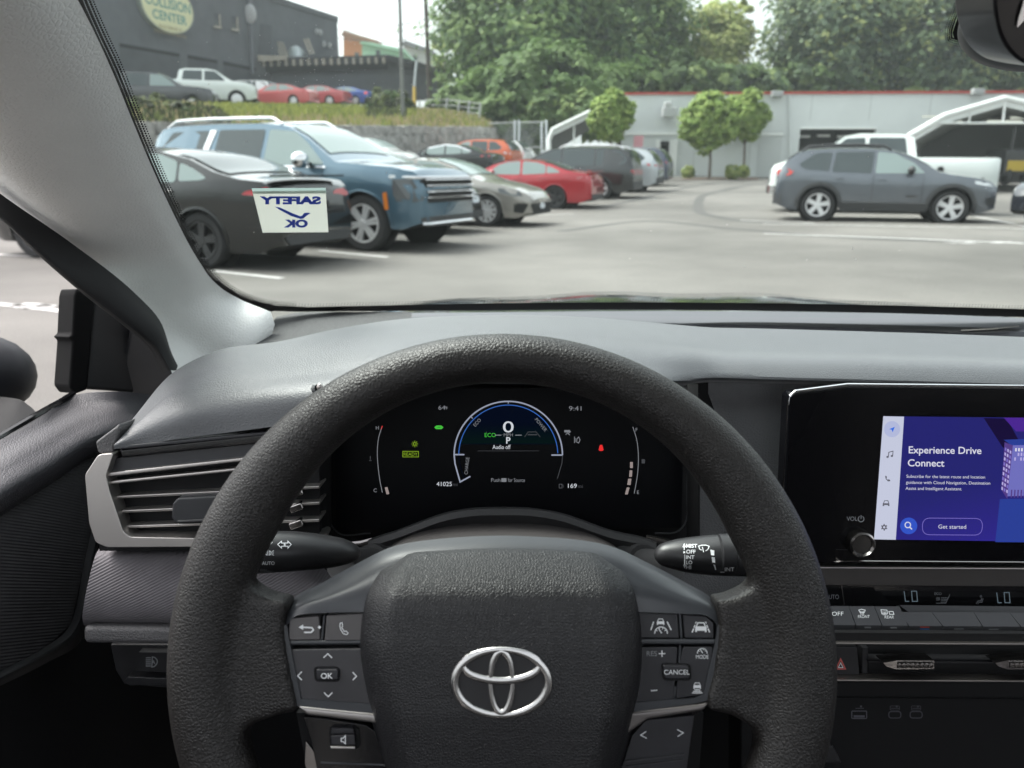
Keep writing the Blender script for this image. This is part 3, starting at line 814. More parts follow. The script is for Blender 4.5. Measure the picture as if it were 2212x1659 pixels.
rows = [[r[0] - WP.n * .02] + r + [r[-1] - WP.n * .02] for r in rows]
mb.grid(rows)
wpart(mb, 'airbag_cover', M_hub, sharp=60)

# emblem
EH = .0212
def ell(cx, cy, a, b, n, tilt=0, st=0): return [(cx + a * cos(2 * pi * i / n + st), cy + b * sin(2 * pi * i / n + st)) for i in range(n)]
mb = MB()
mb.pp(WP, ell(1083, 1475, 104, 74, 48), EH - .004, EH, 1)
def ring(cx, cy, a, b, fr, n=72):
    pts = ell(cx, cy, a, b, n)
    mb.tube([WP.at(x, y, EH + .0006) for x, y in pts], [fr(2 * pi * i / n) * WP.scale(cx, cy) for i in range(n)], 10, 0, closed=True, flat=(WP.n, .45))
ring(1083, 1475, 101, 71, lambda a: 6.2 + 2.5 * abs(cos(a)))
ring(1083, 1437, 83, 34, lambda a: 4.5 + 3.2 * (.5 + .5 * sin(a)) ** 2 + 1.5 * abs(cos(a)))
ring(1083, 1474, 24, 66, lambda a: 5.0 + 2.2 * abs(sin(a)))
wpart(mb, 'emblem', [mat('emblem_metal', (.55, .54, .53), .2, metal=1.0), M_plast])

# ================================================================ STALKS AND COLUMN
def stalk(cp, name, mats, draw, rings=()):
    """cp: (px, py, radius px, distance) along the stalk"""
    pts = [atY(x, y, Y) for x, y, r, Y in cp]
    C = cat([tuple(p) + (r / F * (p - EYE).dot(fw),) for p, (x, y, r, Y) in zip(pts, cp)], 36)
    mb = MB(); mb.tube([c[:3] for c in C], [max(.0006, c[3]) for c in C], 28)
    o = part(mb, name, mats[0], sharp=50)
    mk = MB()
    def f(px, py):
        X_ = [(V(c[:3]) - EYE).dot(RT) / (V(c[:3]) - EYE).dot(fw) * F + CX for c in C]
        i = min(range(len(C) - 1), key=lambda k: abs((X_[k] + X_[k + 1]) / 2 - px)); tt = (px - X_[i]) / (X_[i + 1] - X_[i])
        best = tuple(C[i][k] + (C[i + 1][k] - C[i][k]) * tt for k in range(4))
        c = V(best[:3]); D = (c - EYE).dot(fw)
        d = ray(px, py); d2 = d - RT * d.dot(RT); oc = EYE - c; oc = oc - RT * oc.dot(RT)
        A_, B_, C_ = d2.dot(d2), d2.dot(oc), oc.dot(oc) - (best[3] + .0007) ** 2
        q = B_ * B_ - A_ * C_
        return EYE + d * ((-B_ - sqrt(max(0, q))) / A_)
    draw(mk, f)
    if mk.v: part(mk, 'stalk_print', [M_ink, M_inkdim], o)
    return o, f
M_stalk = mat('stalk_black', (.024, .024, .026), .36, spec=.5, bump=('noise', 1200, .06, .0002))
def d_left(mb, f):
    mb.stroke(f, [(579, 1165), (579, 1176), (584, 1176), (588, 1171), (584, 1165)], 1.8, 0, True)
    for k in range(5): mb.stroke(f, [(568 + k * .3, 1166 + 2.6 * k), (577, 1164.5 + 2.6 * k)], 1.3)
    mb.stroke(f, [(600, 1176), (608, 1169), (608, 1173), (614, 1173), (614, 1180), (608, 1180), (608, 1184)], 1.7, 0, True)
    mb.stroke(f, [(629, 1176), (622, 1169), (622, 1173), (616, 1173), (616, 1180), (622, 1180), (622, 1184)], 1.7, 0, True)
    for s in (-1, 1):
        c = 579.5
        mb.stroke(f, [(c + s * 2, 1190), (c + s * 2, 1199), (c + s * 5, 1198), (c + s * 6, 1194), (c + s * 5, 1191)], 1.6, 0, True)
        for k in (-1, 0, 1): mb.stroke(f, [(c + s * 7.5, 1194.5 + 3 * k), (c + s * 12, 1194.5 + 5 * k)], 1.5)
    mb.text(f, 566, 1220, 7.4, 'AUTO', 0, bold=.01, width=27)
    mb.text(f, 563, 1234, 5, 'DRL', 1, width=16); mb.text(f, 571, 1237.5, 4.4, 'OFF', 1, width=16)
o, f = stalk([(470, 1192, 50, .470), (520, 1193, 48, .470), (575, 1192, 45, .472), (640, 1191, 42, .478), (700, 1192, 36, .486), (745, 1193, 27, .492), (768, 1195, 16, .496), (776, 1196, 6, .498), (777, 1196, 1, .498)], 'turn_signal_stalk', [M_stalk], d_left)
mb = MB()
mb.stroke(lambda x, y: f(x, y) - fw * .0002, [(549, 1152), (545, 1170), (545, 1190), (543, 1215), (538, 1234)], 1.6)
part(mb, 'seam', M_matte, o)
mb = MB()
C = [atY(735, 1218, .50), atY(775, 1215, .52), atY(810, 1212, .54), atY(850, 1208, .57)]
mb.tube(C, [.012, .011, .0105, .011], 18); mb.tube([atY(802, 1213, .535), atY(812, 1211, .545)], [.0135, .0135], 18)
part(mb, 'stalk_neck', M_stalk, o, sharp=50)
def d_right(mb, f):
    for i, (s, y) in enumerate((('MIST', 1183), ('OFF', 1195.5), ('INT', 1207.5), ('LO', 1219), ('HI', 1229))):
        mb.text(f, 1482 + .4 * (i % 2), y, 8.2, s, 0, bold=.015, width={'MIST': 24, 'OFF': 20, 'INT': 18, 'LO': 13, 'HI': 11}[s])
    mb.stroke(f, [(1478, 1180), (1478, 1188)], 1.8); mb.mark(f, [(1474.5, 1182), (1478, 1173), (1481.5, 1182)])
    mb.mark(f, [(1476, 1191), (1480, 1191), (1480, 1195), (1476, 1195)]); mb.stroke(f, [(1479, 1198), (1479, 1221)], 1.8); mb.mark(f, [(1475.5, 1220), (1479, 1228), (1482.5, 1220)])
    mb.stroke(f, [(1512, 1187), (1509, 1180), (1516, 1177.5), (1525, 1177.5), (1532, 1180), (1529, 1187)], 1.7); mb.stroke(f, [(1512, 1187), (1516, 1188)], 1.7); mb.stroke(f, [(1529, 1187), (1524, 1190)], 1.7); mb.stroke(f, [(1517, 1181), (1520, 1193)], 1.6)
    mb.mark(f, [(1534, 1187), (1543, 1189), (1543, 1200), (1536, 1199)]); mb.mark(f, [(1537, 1203), (1544, 1204), (1545, 1216), (1539, 1215)]); mb.mark(f, [(1541, 1219), (1545, 1221), (1547, 1231), (1545, 1231)])
o, f = stalk([(1413, 1198, 1, .477), (1414, 1198, 8, .477), (1424, 1198, 20, .477), (1450, 1198, 30, .477), (1490, 1199, 38, .477), (1540, 1199, 43, .477), (1600, 1199, 45, .477), (1660, 1199, 47, .477), (1700, 1199, 48, .477)], 'wiper_stalk', [M_stalk], d_right)
mb = MB()
mb.tube([atY(x, 1197, .4755) for x in (1549, 1553, 1580, 1584)], [.0118, .0136, .0138, .012], 40)
def f2(px, py):
    c = atY(1566, 1197, .4755); d = ray(px, py); d2 = d - RT * d.dot(RT); oc = EYE - c; oc = oc - RT * oc.dot(RT)
    A_, B_, C_ = d2.dot(d2), d2.dot(oc), oc.dot(oc) - .0144 ** 2
    return EYE + d * ((-B_ - sqrt(max(0, B_ * B_ - A_ * C_))) / A_)
mb.text(f2, 1566, 1234, 8.5, 'INT', 1, width=20); mb.stroke(f2, [(1556, 1236), (1565, 1236)], 1.8, 1)
part(mb, 'wiper_ring', [M_plast, M_ink], o, sharp=50)
mb = MB()
C = [atY(1455, 1222, .505), atY(1415, 1218, .52), atY(1385, 1214, .54), atY(1345, 1208, .57)]
mb.tube(C, [.012, .011, .0105, .011], 18); mb.tube([atY(1392, 1214, .535), atY(1380, 1212, .545)], [.0135, .0135], 18)
part(mb, 'stalk_neck', M_stalk, o, sharp=50)
# column shroud
mb = MB()
near = [(770, 1330, .455), (800, 1232, .465), (850, 1190, .47), (950, 1166, .475), (1084, 1158, .478), (1220, 1166, .475), (1320, 1190, .47), (1370, 1232, .465), (1400, 1330, .455)]
mid_ = [(785, 1300, .50), (812, 1212, .51), (860, 1175, .52), (955, 1152, .53), (1084, 1144, .53), (1215, 1152, .53), (1310, 1175, .52), (1360, 1212, .51), (1385, 1300, .50)]
far_ = [(810, 1250, .58), (835, 1185, .59), (880, 1158, .60), (965, 1135, .605), (1084, 1128, .605), (1205, 1135, .605), (1290, 1158, .60), (1335, 1185, .59), (1360, 1250, .58)]
mb.loft([[tuple(atY(*q)) for q in r] for r in (near, mid_, far_)], 14, 50)
part(mb, 'steering_column_cover', mat('shroud', (.040, .036, .036), .6, spec=.3, bump=('leather', 500, .3, .0004)))

# ================================================================ INSTRUMENT CLUSTER
CP = Plane(atY(1100, 980, .62), 14)
mb = MB()
mb.pp(CP, [(660, 850), (1512, 850), (1512, 1200), (660, 1200)], -.03, -.012)
CLU = part(mb, 'instrument_cluster', mat('cluster_black', (.006, .006, .007), .6, spec=.2))
mb = MB()   # hood side walls
for s, xs in ((1, (692, 706, 716)), (-1, (1508, 1496, 1484))):
    mb = MB(); mb.loft([[tuple(atY(xs[0], y, .575)) for y in (830, 1000, 1190)], [tuple(atY(xs[1], y, .585)) for y in (830, 1000, 1190)], [tuple(CP.at(xs[2], y, .0)) for y in (830, 1000, 1190)]], 8, 10)
    part(mb, 'cluster_hood', M_matte, CLU)
mb = MB()
bez = [(704, 960), (712, 1060), (718, 1138), (728, 1149), (800, 1152)]
bezr = [(1487, 968), (1484, 1060), (1478, 1134), (1468, 1146), (1415, 1152)]
for b in (bez, bezr): mb.tube([CP.at(x, y, .002) for x, y in cat(b, 24)], .0007, 6)
part(mb, 'bezel_line', M_dark, CLU)
mb = MB()
mb.pp(CP, [(722, 838), (1478, 838), (1472, 1140), (726, 1144)], -.012, -.002)
DISP = part(mb, 'cluster_display', mat('display_black', (.003, .0033, .0045), .4, spec=.08), CLU)
# lower moulding
mb = MB()
tr_ = [(795, 1166), (815, 1158), (850, 1147), (975, 1104), (1020, 1097), (1084, 1095), (1150, 1097), (1196, 1104), (1330, 1147), (1390, 1160), (1418, 1170)]
T = cat(tr_, 60)
mb.grid([[CP.at(x, y, .012) for x, y in T], [CP.at(x, y + 4, .017) for x, y in T], [CP.at(x, y + 18, .019) for x, y in T], [CP.at(x, y + 24, .016) for x, y in T], [CP.at(x, y + 60, .006) for x, y in T]])
part(mb, 'cluster_moulding', mat('moulding', (.060, .060, .062), .5, spec=.4), CLU, sharp=50)
mb = MB()
mb.tube([CP.at(x, y, .01) for x, y in ((755, 1174), (780, 1172), (805, 1165))], [.0028, .003, .0026], 10); part(mb, 'trim_tip', M_darkchrome, CLU); mb = MB(); mb.tube([CP.at(x, y, .01) for x, y in ((1395, 1160), (1420, 1166), (1445, 1172))], [.0026, .003, .0028], 10)
part(mb, 'trim_tip', M_darkchrome, CLU)
mb = MB()
mb.tube([atY(682, 842, .575), atY(688, 838, .56)], [.0045, .003], 12); mb.ball(atY(691, 836, .558), (.0025, .002, .003), 1)  # silver ball on the tip stands in for the knob's white highlight
part(mb, 'trip_knob', [M_gloss, M_silver], CLU)
# what the display shows
e_w = emitter('lit_white', (.62, .65, .70)); e_g = emitter('lit_grey', (.20, .21, .23)); e_d = emitter('lit_dim', (.055, .058, .065)); e_b = emitter('lit_blue', (.035, .12, .42))
e_gr = emitter('lit_green', (.06, .50, .05)); e_ye = emitter('lit_lime', (.22, .36, .02)); e_r = emitter('lit_red', (.80, .03, .03)); e_bar = emitter('lit_bar', (.30, .25, .24)); e_arc = emitter('lit_arc', (.30, .33, .42))
e_bg1 = emitter('lit_navy', (.0016, .0035, .011)); e_bg2 = emitter('lit_teal', (.0022, .008, .0075))
mb = MB(); Fd = lambda x, y: CP.at(x, y, -.0014)
Fd0 = lambda x, y: CP.at(x, y, -.0017)
W_, G_, DM, BL, GR, YE, RD, BR, AR, N1, N2 = range(11)
def arcp(cx, cy, rx, ry, a0, a1, n=48): return [(cx + rx * cos(radians(a0 + (a1 - a0) * i / n)), cy - ry * sin(radians(a0 + (a1 - a0) * i / n))) for i in range(n + 1)]
mb.mark(Fd0, arcp(1098, 984, 107, 108, 13, 167) , N1)
for k in range(7):
    ya, yb = 914 + 6.3 * k, 914 + 6.3 * (k + 1); xa, xb = 107 * sqrt(max(0, 1 - ((984 - ya) / 108) ** 2)), 107 * sqrt(max(0, 1 - ((984 - yb) / 108) ** 2))
    mb.mark(lambda x, y: CP.at(x, y, -.0016), [(1098 - xa, ya), (1098 + xa, ya), (1098 + xb, yb), (1098 - xb, yb)], 11 + k)
mb.stroke(Fd, arcp(1098, 983, 117, 116, 0, 180), 3.0, AR)
mb.stroke(Fd, [(981, 983), (983, 1002), (988, 1020), (994, 1041), (1016, 1029)], 3.0, AR)
mb.stroke(Fd, [(1215, 984), (1214, 1000), (1208, 1020), (1204, 1034)], 1.6, DM)
mb.stroke(Fd, [(981, 982), (1003, 982)], 3, AR); mb.stroke(Fd, [(1215, 983), (1191, 983)], 3, AR)
mb.stroke(Fd, arcp(1098, 983, 107, 108, 2, 180), 2.0, BL)
mb.stroke(Fd, [(991, 985), (993, 1003), (998, 1020), (1003, 1032)], 1.4, N1)
mb.stroke(Fd, [(1098, 867), (1098, 872)], 2, AR); mb.stroke(Fd, [(1017, 900), (1021, 904)], 2, AR)
mb.text(Fd, 1098, 934, 25, '0', W_, align='C', width=23)
mb.text(Fd, 1098, 943, 7.5, 'MPH', G_, align='C'); mb.text(Fd, 1098, 958, 14, 'P', W_, align='C', bold=.02)
mb.text(Fd, 1047, 944, 9, 'ECO', GR); mb.stroke(Fd, [(1069, 940), (1083, 940)], 1.8, G_); mb.stroke(Fd, [(1113, 940), (1127, 940)], 1.8, G_)
mb.stroke(Fd, [(1133, 944), (1141, 933), (1158, 933), (1167, 944)], 1.5, DM); mb.stroke(Fd, [(1140, 939), (1160, 939)], 2.4, DM)
mb.text(Fd, 1064, 970, 9.5, 'Audio off', W_, width=39); mb.stroke(Fd, [(1032, 974), (1164, 974)], .9, DM)
mb.text(Fd, 1061, 1041, 8.5, 'Push', G_, width=20); mb.mark(Fd, [(1083, 1033), (1094, 1033), (1094, 1041), (1083, 1041)], G_); mb.text(Fd, 1097, 1041, 8.5, 'for Source', G_, width=37)
mb.text(Fd, 1027, 922, 7.5, 'ECO', G_, ang=-48, width=19); mb.text(Fd, 1155, 907, 7.5, 'POWER', G_, ang=50, width=34)
mb.text(Fd, 1010, 1025, 7.5, 'CHARGE', G_, ang=-84, width=37)
mb.text(Fd, 947, 885, 9.5, '64', G_, width=15); mb.text(Fd, 964, 885, 6.5, 'F', G_); mb.stroke(Fd, arcp(962.5, 879.5, 1.4, 1.4, 0, 360, 8), .9, G_)
mb.text(Fd, 1229, 887, 10, '9:41', G_, width=27)
mb.text(Fd, 943, 1050, 9.5, '41025', W_, width=33); mb.text(Fd, 978, 1050, 8, 'mi', DM, width=10)
mb.text(Fd, 1227, 1054, 9.5, '169', W_, width=19); mb.text(Fd, 1249, 1054, 8, 'mi', DM, width=10)
mb.stroke(Fd, [(1208, 1046), (1214, 1046), (1214, 1054), (1208, 1054)], 1.8, DM, True); mb.stroke(Fd, [(1216, 1047), (1217, 1053)], 1.2, DM)
car_ = [(938, 923), (943, 919), (953, 919), (958, 923), (954, 927), (942, 927)]
mb.mark(Fd, car_, GR); mb.stroke(Fd, [(945, 923), (951, 923)], 1.4, N1)
for a in range(8): mb.stroke(Fd, [(896 + 4.5 * cos(a * pi / 4), 959 + 4.5 * sin(a * pi / 4)), (896 + 7 * cos(a * pi / 4), 959 + 7 * sin(a * pi / 4))], 1.4, YE)
mb.stroke(Fd, arcp(896, 959, 3, 3, 0, 360, 10), 1.4, YE)
mb.stroke(Fd, [(870, 975), (904, 975), (904, 987), (870, 987)], 1.2, YE, True); mb.text(Fd, 887, 984.5, 7.4, 'READY', YE, align='C', width=30)
mb.mark(Fd, [(1219, 929), (1231, 929), (1232, 934), (1219, 934)], G_); mb.stroke(Fd, [(1222, 939), (1226, 935), (1231, 940)], 1.6, G_); mb.stroke(Fd, [(1228, 936), (1233, 932)], 1.6, G_)
mb.stroke(Fd, [(1241, 943), (1241, 957)], 1.4, G_); mb.stroke(Fd, [(1246, 955), (1246, 948), (1250, 944), (1253, 950), (1250, 957)], 1.6, G_, True); mb.stroke(Fd, [(1243, 946), (1243, 955)], .9, G_)
mb.mark(Fd, [(1296, 961), (1301, 961), (1304, 972), (1301, 974), (1296, 974), (1293, 972)], RD)
mb.stroke(Fd, cat([(825, 922), (818, 945), (815, 975), (817, 1010), (821, 1040), (826, 1064)], 24), 1.5, G_); mb.stroke(Fd, [(826, 920), (823, 928)], 1.6, RD)
mb.text(Fd, 812, 928, 8, 'H', G_); mb.text(Fd, 807, 1063, 8, 'C', G_); mb.mark(Fd, [(831, 1053), (837, 1052), (841, 1067), (835, 1068)], BR)
mb.stroke(Fd, [(797, 995), (803, 995)], 1.3, DM); mb.stroke(Fd, [(800, 985), (800, 993)], 1.6, DM)
mb.stroke(Fd, cat([(1367, 922), (1375, 948), (1379, 985), (1377, 1025), (1370, 1066)], 24), 1.5, G_)
mb.text(Fd, 1373, 932, 8, 'F', G_); mb.text(Fd, 1376, 1067, 8, 'E', G_)
for q in ([(1361, 998), (1367, 998), (1367, 1011), (1361, 1011)], [(1360, 1016), (1366, 1016), (1365, 1030), (1359, 1030)], [(1357, 1034), (1364, 1034), (1362, 1048), (1355, 1047)], [(1354, 1053), (1360, 1053), (1356, 1068), (1350, 1068)]): mb.mark(Fd, q, BR)
mb.mark(Fd, [(1386, 992), (1393, 992), (1393, 1001), (1386, 1001)], DM)
part(mb, 'readout', [e_w, e_g, e_d, e_b, e_gr, e_ye, e_r, e_bar, e_arc, e_bg1, e_bg2] + [emitter('lit_glow_%s' % 'abcdefg'[k], (.0016 + .0001 * k, .0035 + .0007 * k, .010 - .0004 * k)) for k in range(7)], CLU)

# ================================================================ TOUCH SCREEN
TP = Plane(atY(1900, 1030, .605), 7)
mb = MB()
tb = [(1706, 858), (1714, 850), (1828, 836), (2560, 841), (2560, 1221), (1690, 1217), (1692, 1120)]
mb.pp(TP, tb, -.02, 0)
TS = part(mb, 'touchscreen', mat('screen_gloss', (.003, .003, .004), .16, spec=.12), bevel=.0015)
mb = MB()
tp = [(1703, 875), (1708, 855), (1718, 847), (1830, 833), (2560, 840)]
mb.tube([TP.at(x, y, -.002) for x, y in tp], [.0012, .0016, .002, .0022, .0022], 8)
part(mb, 'chrome_rim', M_chrome, TS)
mb = MB(); mb.tube([TP.at(x, y, -.004) for x, y in ((1703, 865), (1697, 1000), (1688, 1120), (1684, 1215))], .0012, 8)
mb.tube([TP.at(x, y, .0005) for x, y in ((1805, 1214), (1830, 1212), (2560, 1217))], .0006, 6)
part(mb, 'side_rim', M_darkchrome, TS)
s_pal = [('sky_w', (.55, .58, .72)), ('deep', (.022, .012, .10)), ('indigo', (.034, .022, .24)), ('violet', (.07, .022, .28)), ('azure', (.025, .05, .30)), ('txt', (.68, .68, .80)), ('txt2', (.36, .35, .60)), ('btn', (.035, .09, .55)), ('ring', (.20, .16, .55)), ('ic', (.12, .12, .15)), ('bld', (.16, .16, .50)), ('bld2', (.09, .05, .24)), ('win', (.45, .40, .75)), ('pale', (.44, .48, .70)), ('arrow', (.03, .15, .75)), ('shade', (.010, .006, .04))]
# display image: colour graded by a node gradient that is part of the picture shown
dm = bpy.data.materials.new('display_image'); dm.use_nodes = True
t = dm.node_tree; t.nodes.remove(t.nodes['Principled BSDF'])
em = t.nodes.new('ShaderNodeEmission'); em.inputs[1].default_value = GLOW
tc = t.nodes.new('ShaderNodeTexCoord'); mpn = t.nodes.new('ShaderNodeMapping'); mpn.inputs['Rotation'].default_value = (0, radians(-48), 0)
gd = t.nodes.new('ShaderNodeTexGradient'); cr = t.nodes.new('ShaderNodeValToRGB')
mpn.inputs['Scale'].default_value = (.62, .62, .9); mpn.inputs['Location'].default_value = (.18, 0, 0)
cr.color_ramp.elements[0].color = (.020, .020, .16, 1); cr.color_ramp.elements[1].color = (.022, .012, .09, 1)
for p_, c_ in ((.35, (.030, .022, .25, 1)), (.62, (.030, .018, .22, 1))):
    e = cr.color_ramp.elements.new(p_); e.color = c_
t.links.new(tc.outputs['Generated'], mpn.inputs[0]); t.links.new(mpn.outputs[0], gd.inputs[0]); t.links.new(gd.outputs[0], cr.inputs[0]); t.links.new(cr.outputs[0], em.inputs[0]); t.links.new(em.outputs[0], t.nodes['Material Output'].inputs[0])
SM = {k: i + 1 for i, (k, c) in enumerate(s_pal)}
mats_ = [dm] + [emitter('shown_' + k, c) for k, c in s_pal]
mb = MB(); L = lambda h: (lambda x, y: TP.at(x, y, .0004 + h * .00015))
mb.mark(L(0), [(1908, 899), (2560, 906), (2560, 1175), (1888, 1165)], 0)
part(mb, 'display', mats_, TS)
mb = MB()
mb.mark(L(1), [(1908, 899), (1953, 900), (1935, 1166), (1888, 1165)], SM['sky_w'])
# city block drawn in the picture
mb.mark(L(1), [(2125, 903), (2175, 904), (2200, 950), (2190, 985), (2165, 965)], SM['shade'])
mb.mark(L(1.3), [(2168, 902), (2560, 904), (2560, 935), (2195, 932)], SM['violet'])
mb.mark(L(1.5), [(2170, 955), (2188, 962), (2176, 1078), (2163, 1058)], SM['bld2'])
mb.mark(L(1.5), [(2188, 962), (2560, 955), (2560, 1062), (2176, 1072)], SM['bld'])
mb.mark(L(1.2), [(2168, 950), (2560, 935), (2560, 958), (2188, 964)], SM['azure'])
for i in range(9):
    for j in range(3):
        x = 2171 + j * 5.2 - i * .95; y = 966 + i * 10.6 + j * 3.2
        mb.mark(L(2), [(x, y), (x + 3.3, y + 2), (x + 2.8, y + 8.5), (x - .5, y + 6.5)], SM['win'] if (i + j) % 3 else SM['ring'])
for i in range(3):
    for j in range(7):
        x = 2193 + j * 6.5 - i; y = 968 + i * 10
        if (i * 3 + j) % 4 != 3: mb.mark(L(2), [(x, y), (x + 3.6, y), (x + 3.2, y + 7), (x - .4, y + 7)], SM['txt'] if i == 0 else SM['win'])
for j in range(6):
    x = 2184 + j * 7; mb.mark(L(2), [(x, 1058), (x + 3, 1058), (x + 2, 1075), (x - 1, 1075)], SM['bld2'])
mb.mark(L(1.2), [(2160, 1078), (2560, 1072), (2560, 1174), (2150, 1171)], SM['azure'])
tx = L(3)
mb.text(tx, 1963, 979, 15.5, 'Experience Drive', SM['txt'], bold=.012, width=157, ang=.6); mb.text(tx, 1961, 1007, 15.5, 'Connect', SM['txt'], bold=.012, width=79, ang=.6)
for i, (s, wd) in enumerate((('Subscribe for the latest route and location', 170), ('guidance with Cloud Navigation, Destination', 182), ('Assist and Intelligent Assistant.', 122))):
    mb.text(tx, 1958 - i, 1032 + 13 * i, 6.8, s, SM['txt'], width=wd, ang=.6)
mb.mark(tx, arcp(1963, 1136, 18.5, 18, 0, 360, 28)[:-1], SM['btn']); f5 = L(4)
mb.stroke(f5, arcp(1961, 1134, 6, 6, 0, 360, 16)[:-1], 2.2, SM['txt'], True); mb.stroke(f5, [(1965.5, 1139), (1970, 1143.5)], 2.6, SM['txt'])
pill = roundpoly([(1993, 1119), (2123, 1120), (2121, 1156), (1992, 1155)], 17, 8)
mb.stroke(tx, pill, 1.3, SM['ring'], True); mb.text(f5, 2057, 1142, 9, 'Get started', SM['txt'], align='C', width=60, ang=.5)
mb.mark(L(2), arcp(1927, 927, 17.5, 17.5, 0, 360, 28)[:-1], SM['pale']); mb.mark(tx, [(1921, 927), (1933, 922), (1928, 934), (1926.5, 928.5)], SM['arrow'])
mb.stroke(tx, [(1919, 987), (1920, 977), (1929, 974.5), (1928.5, 984)], 1.8, SM['ic']); mb.mark(tx, arcp(1917.2, 987, 2.7, 2.3, 0, 360, 10)[:-1], SM['ic']); mb.mark(tx, arcp(1926.6, 985, 2.7, 2.3, 0, 360, 10)[:-1], SM['ic'])
mb.mark(tx, [(1912, 1028), (1915, 1028), (1916, 1032), (1914.5, 1033.5), (1918, 1036.5), (1919.5, 1035), (1923, 1037), (1923, 1039.5), (1918, 1040), (1913, 1034)], SM['ic'])
mb.mark(tx, [(1907, 1087), (1921, 1087), (1921.5, 1093), (1918, 1093), (1918, 1091), (1910, 1091), (1910, 1093), (1906.5, 1093)], SM['ic']); mb.stroke(tx, [(1908.5, 1087), (1911, 1081.5), (1918, 1081.5), (1920, 1087)], 1.6, SM['ic'])
mb.stroke(tx, arcp(1910, 1139, 3.8, 3.8, 0, 360, 12)[:-1], 2.6, SM['ic'], True)
for a in range(6): mb.stroke(tx, [(1910 + 4.5 * cos(a * pi / 3 + .5), 1139 + 4.5 * sin(a * pi / 3 + .5)), (1910 + 7.2 * cos(a * pi / 3 + .5), 1139 + 7.2 * sin(a * pi / 3 + .5))], 2.6, SM['ic'])
part(mb, 'display_graphics', mats_, TS)
mb = MB()
kc = TP.at(1853, 1169, 0); sK = TP.scale(1853, 1169)
MK = Matrix.Translation(kc) @ Matrix((TP.n, TP.ex, TP.ey)).transposed().to_4x4()
mb.lathe([(28 * sK, -.002), (29 * sK, .006), (27.5 * sK, .0095), (24 * sK, .0105), (21 * sK, .0085)], 48, MK, 0)
mb.lathe([(21 * sK, .0085), (20 * sK, .0075), (.0001, .0075)], 48, MK, 1)
part(mb, 'volume_knob', [M_darkchrome, M_gloss], TS, sharp=40)
mb = MB(); tf = L(1)
mb.text(tf, 1829, 1125, 9.5, 'VOL', 0, width=23); mb.stroke(tf, arcp(1860, 1121, 6.2, 6.2, 120, 420, 20), 1.7, 0); mb.stroke(tf, [(1860, 1113), (1860, 1121)], 1.7, 0)
mb.stroke(tf, [(1806, 1187), (1835, 1188)], .8, 1); mb.stroke(tf, [(1806, 1205), (1811, 1210), (1818, 1213)], 2.2, 2)
part(mb, 'screen_print', [mat('vol_print', (.25, .26, .28), .5), M_dark, M_darkchrome], TS)

# ================================================================ CLIMATE PANEL AND CENTRE STACK
KC = Plane(atY(2000, 1245, .60), 12)
mb = MB(); mb.pp(KC, [(1690, 1224), (2560, 1228), (2560, 1270), (1690, 1264)], -.03, 0); mb.pp(KC, [(1690, 1224), (2560, 1228), (2560, 1233), (1690, 1228)], 0, .004, 1)
CL = part(mb, 'climate_panel', [mat('brown_trim', (.045, .040, .038), .42, metal=.3), M_silver], bevel=.0012)
KD = Plane(atY(2000, 1285, .60), 10)
mb = MB(); mb.pp(KD, [(1690, 1258), (2560, 1262), (2560, 1320), (1690, 1320)], -.04, -.004)
part(mb, 'climate_display', M_gloss, CL)
mb = MB(); f = lambda x, y: KD.at(x, y, -.0034)
mb.text(f, 1783, 1294, 10, 'AUTO', 0, width=29); mb.stroke(f, [(1817, 1258), (1824, 1306)], 2.2, 2)
for x in (1953, 2153):
    y0 = -4 if x < 2000 else -1
    mb.stroke(f, [(x, 1281 + y0), (x + 3, 1303 + y0), (x + 11, 1303 + y0)], 1.7, 1); mb.stroke(f, [(x + 16, 1281 + y0), (x + 27, 1281 + y0), (x + 29, 1303 + y0), (x + 18, 1303 + y0)], 1.7, 1, True)
mb.text(f, 2019, 1285, 5.5, 'ECO', 0); mb.stroke(f, [(2022, 1303), (2043, 1303), (2052, 1284)], 1.2, 0)
for k in range(4): mb.stroke(f, [(2032 + .3 * k, 1301 - 3.2 * k), (2044 + 1.2 * k, 1301 - 3.2 * k)], 1.2, 0)
for k in range(4): mb.stroke(f, arcp(2026 + 2.2 * (k % 2) * 1.6 - 1.5, 1293 + 3 * (k // 2) - 1, 1.9, 1.7, 0, 360, 8), .8, 0)
mb.stroke(f, arcp(2119, 1288, 1.8, 1.8, 0, 360, 8), 1, 0); mb.stroke(f, [(2121, 1292), (2119, 1298), (2113, 1298), (2109, 1304)], 1.3, 0); mb.stroke(f, [(2124, 1293), (2121, 1301), (2115, 1301), (2112, 1305)], 1.1, 0)
part(mb, 'climate_readout', [mat('lcd_print', (.20, .21, .23), .5), emitter('lcd_lit', (.10, .135, .16)), M_darkchrome], CL)
KB = Plane(atY(2000, 1335, .575), 38)
KF = Plane(KB.at(2000, 1352), 5)
M_key = mat('key_grey', (.040, .041, .046), .42, spec=.5)
keys = [((1700, 1745), (1700, 1750)), ((1747, 1833), (1752, 1848)), ((1834, 1888), (1849, 1905)), ((1889, 1943), (1906, 1962)), ((1944, 2012), (1963, 2036)), ((2013, 2103), (2037, 2122)), ((2104, 2180), (2123, 2205)), ((2181, 2560), (2206, 2310))]
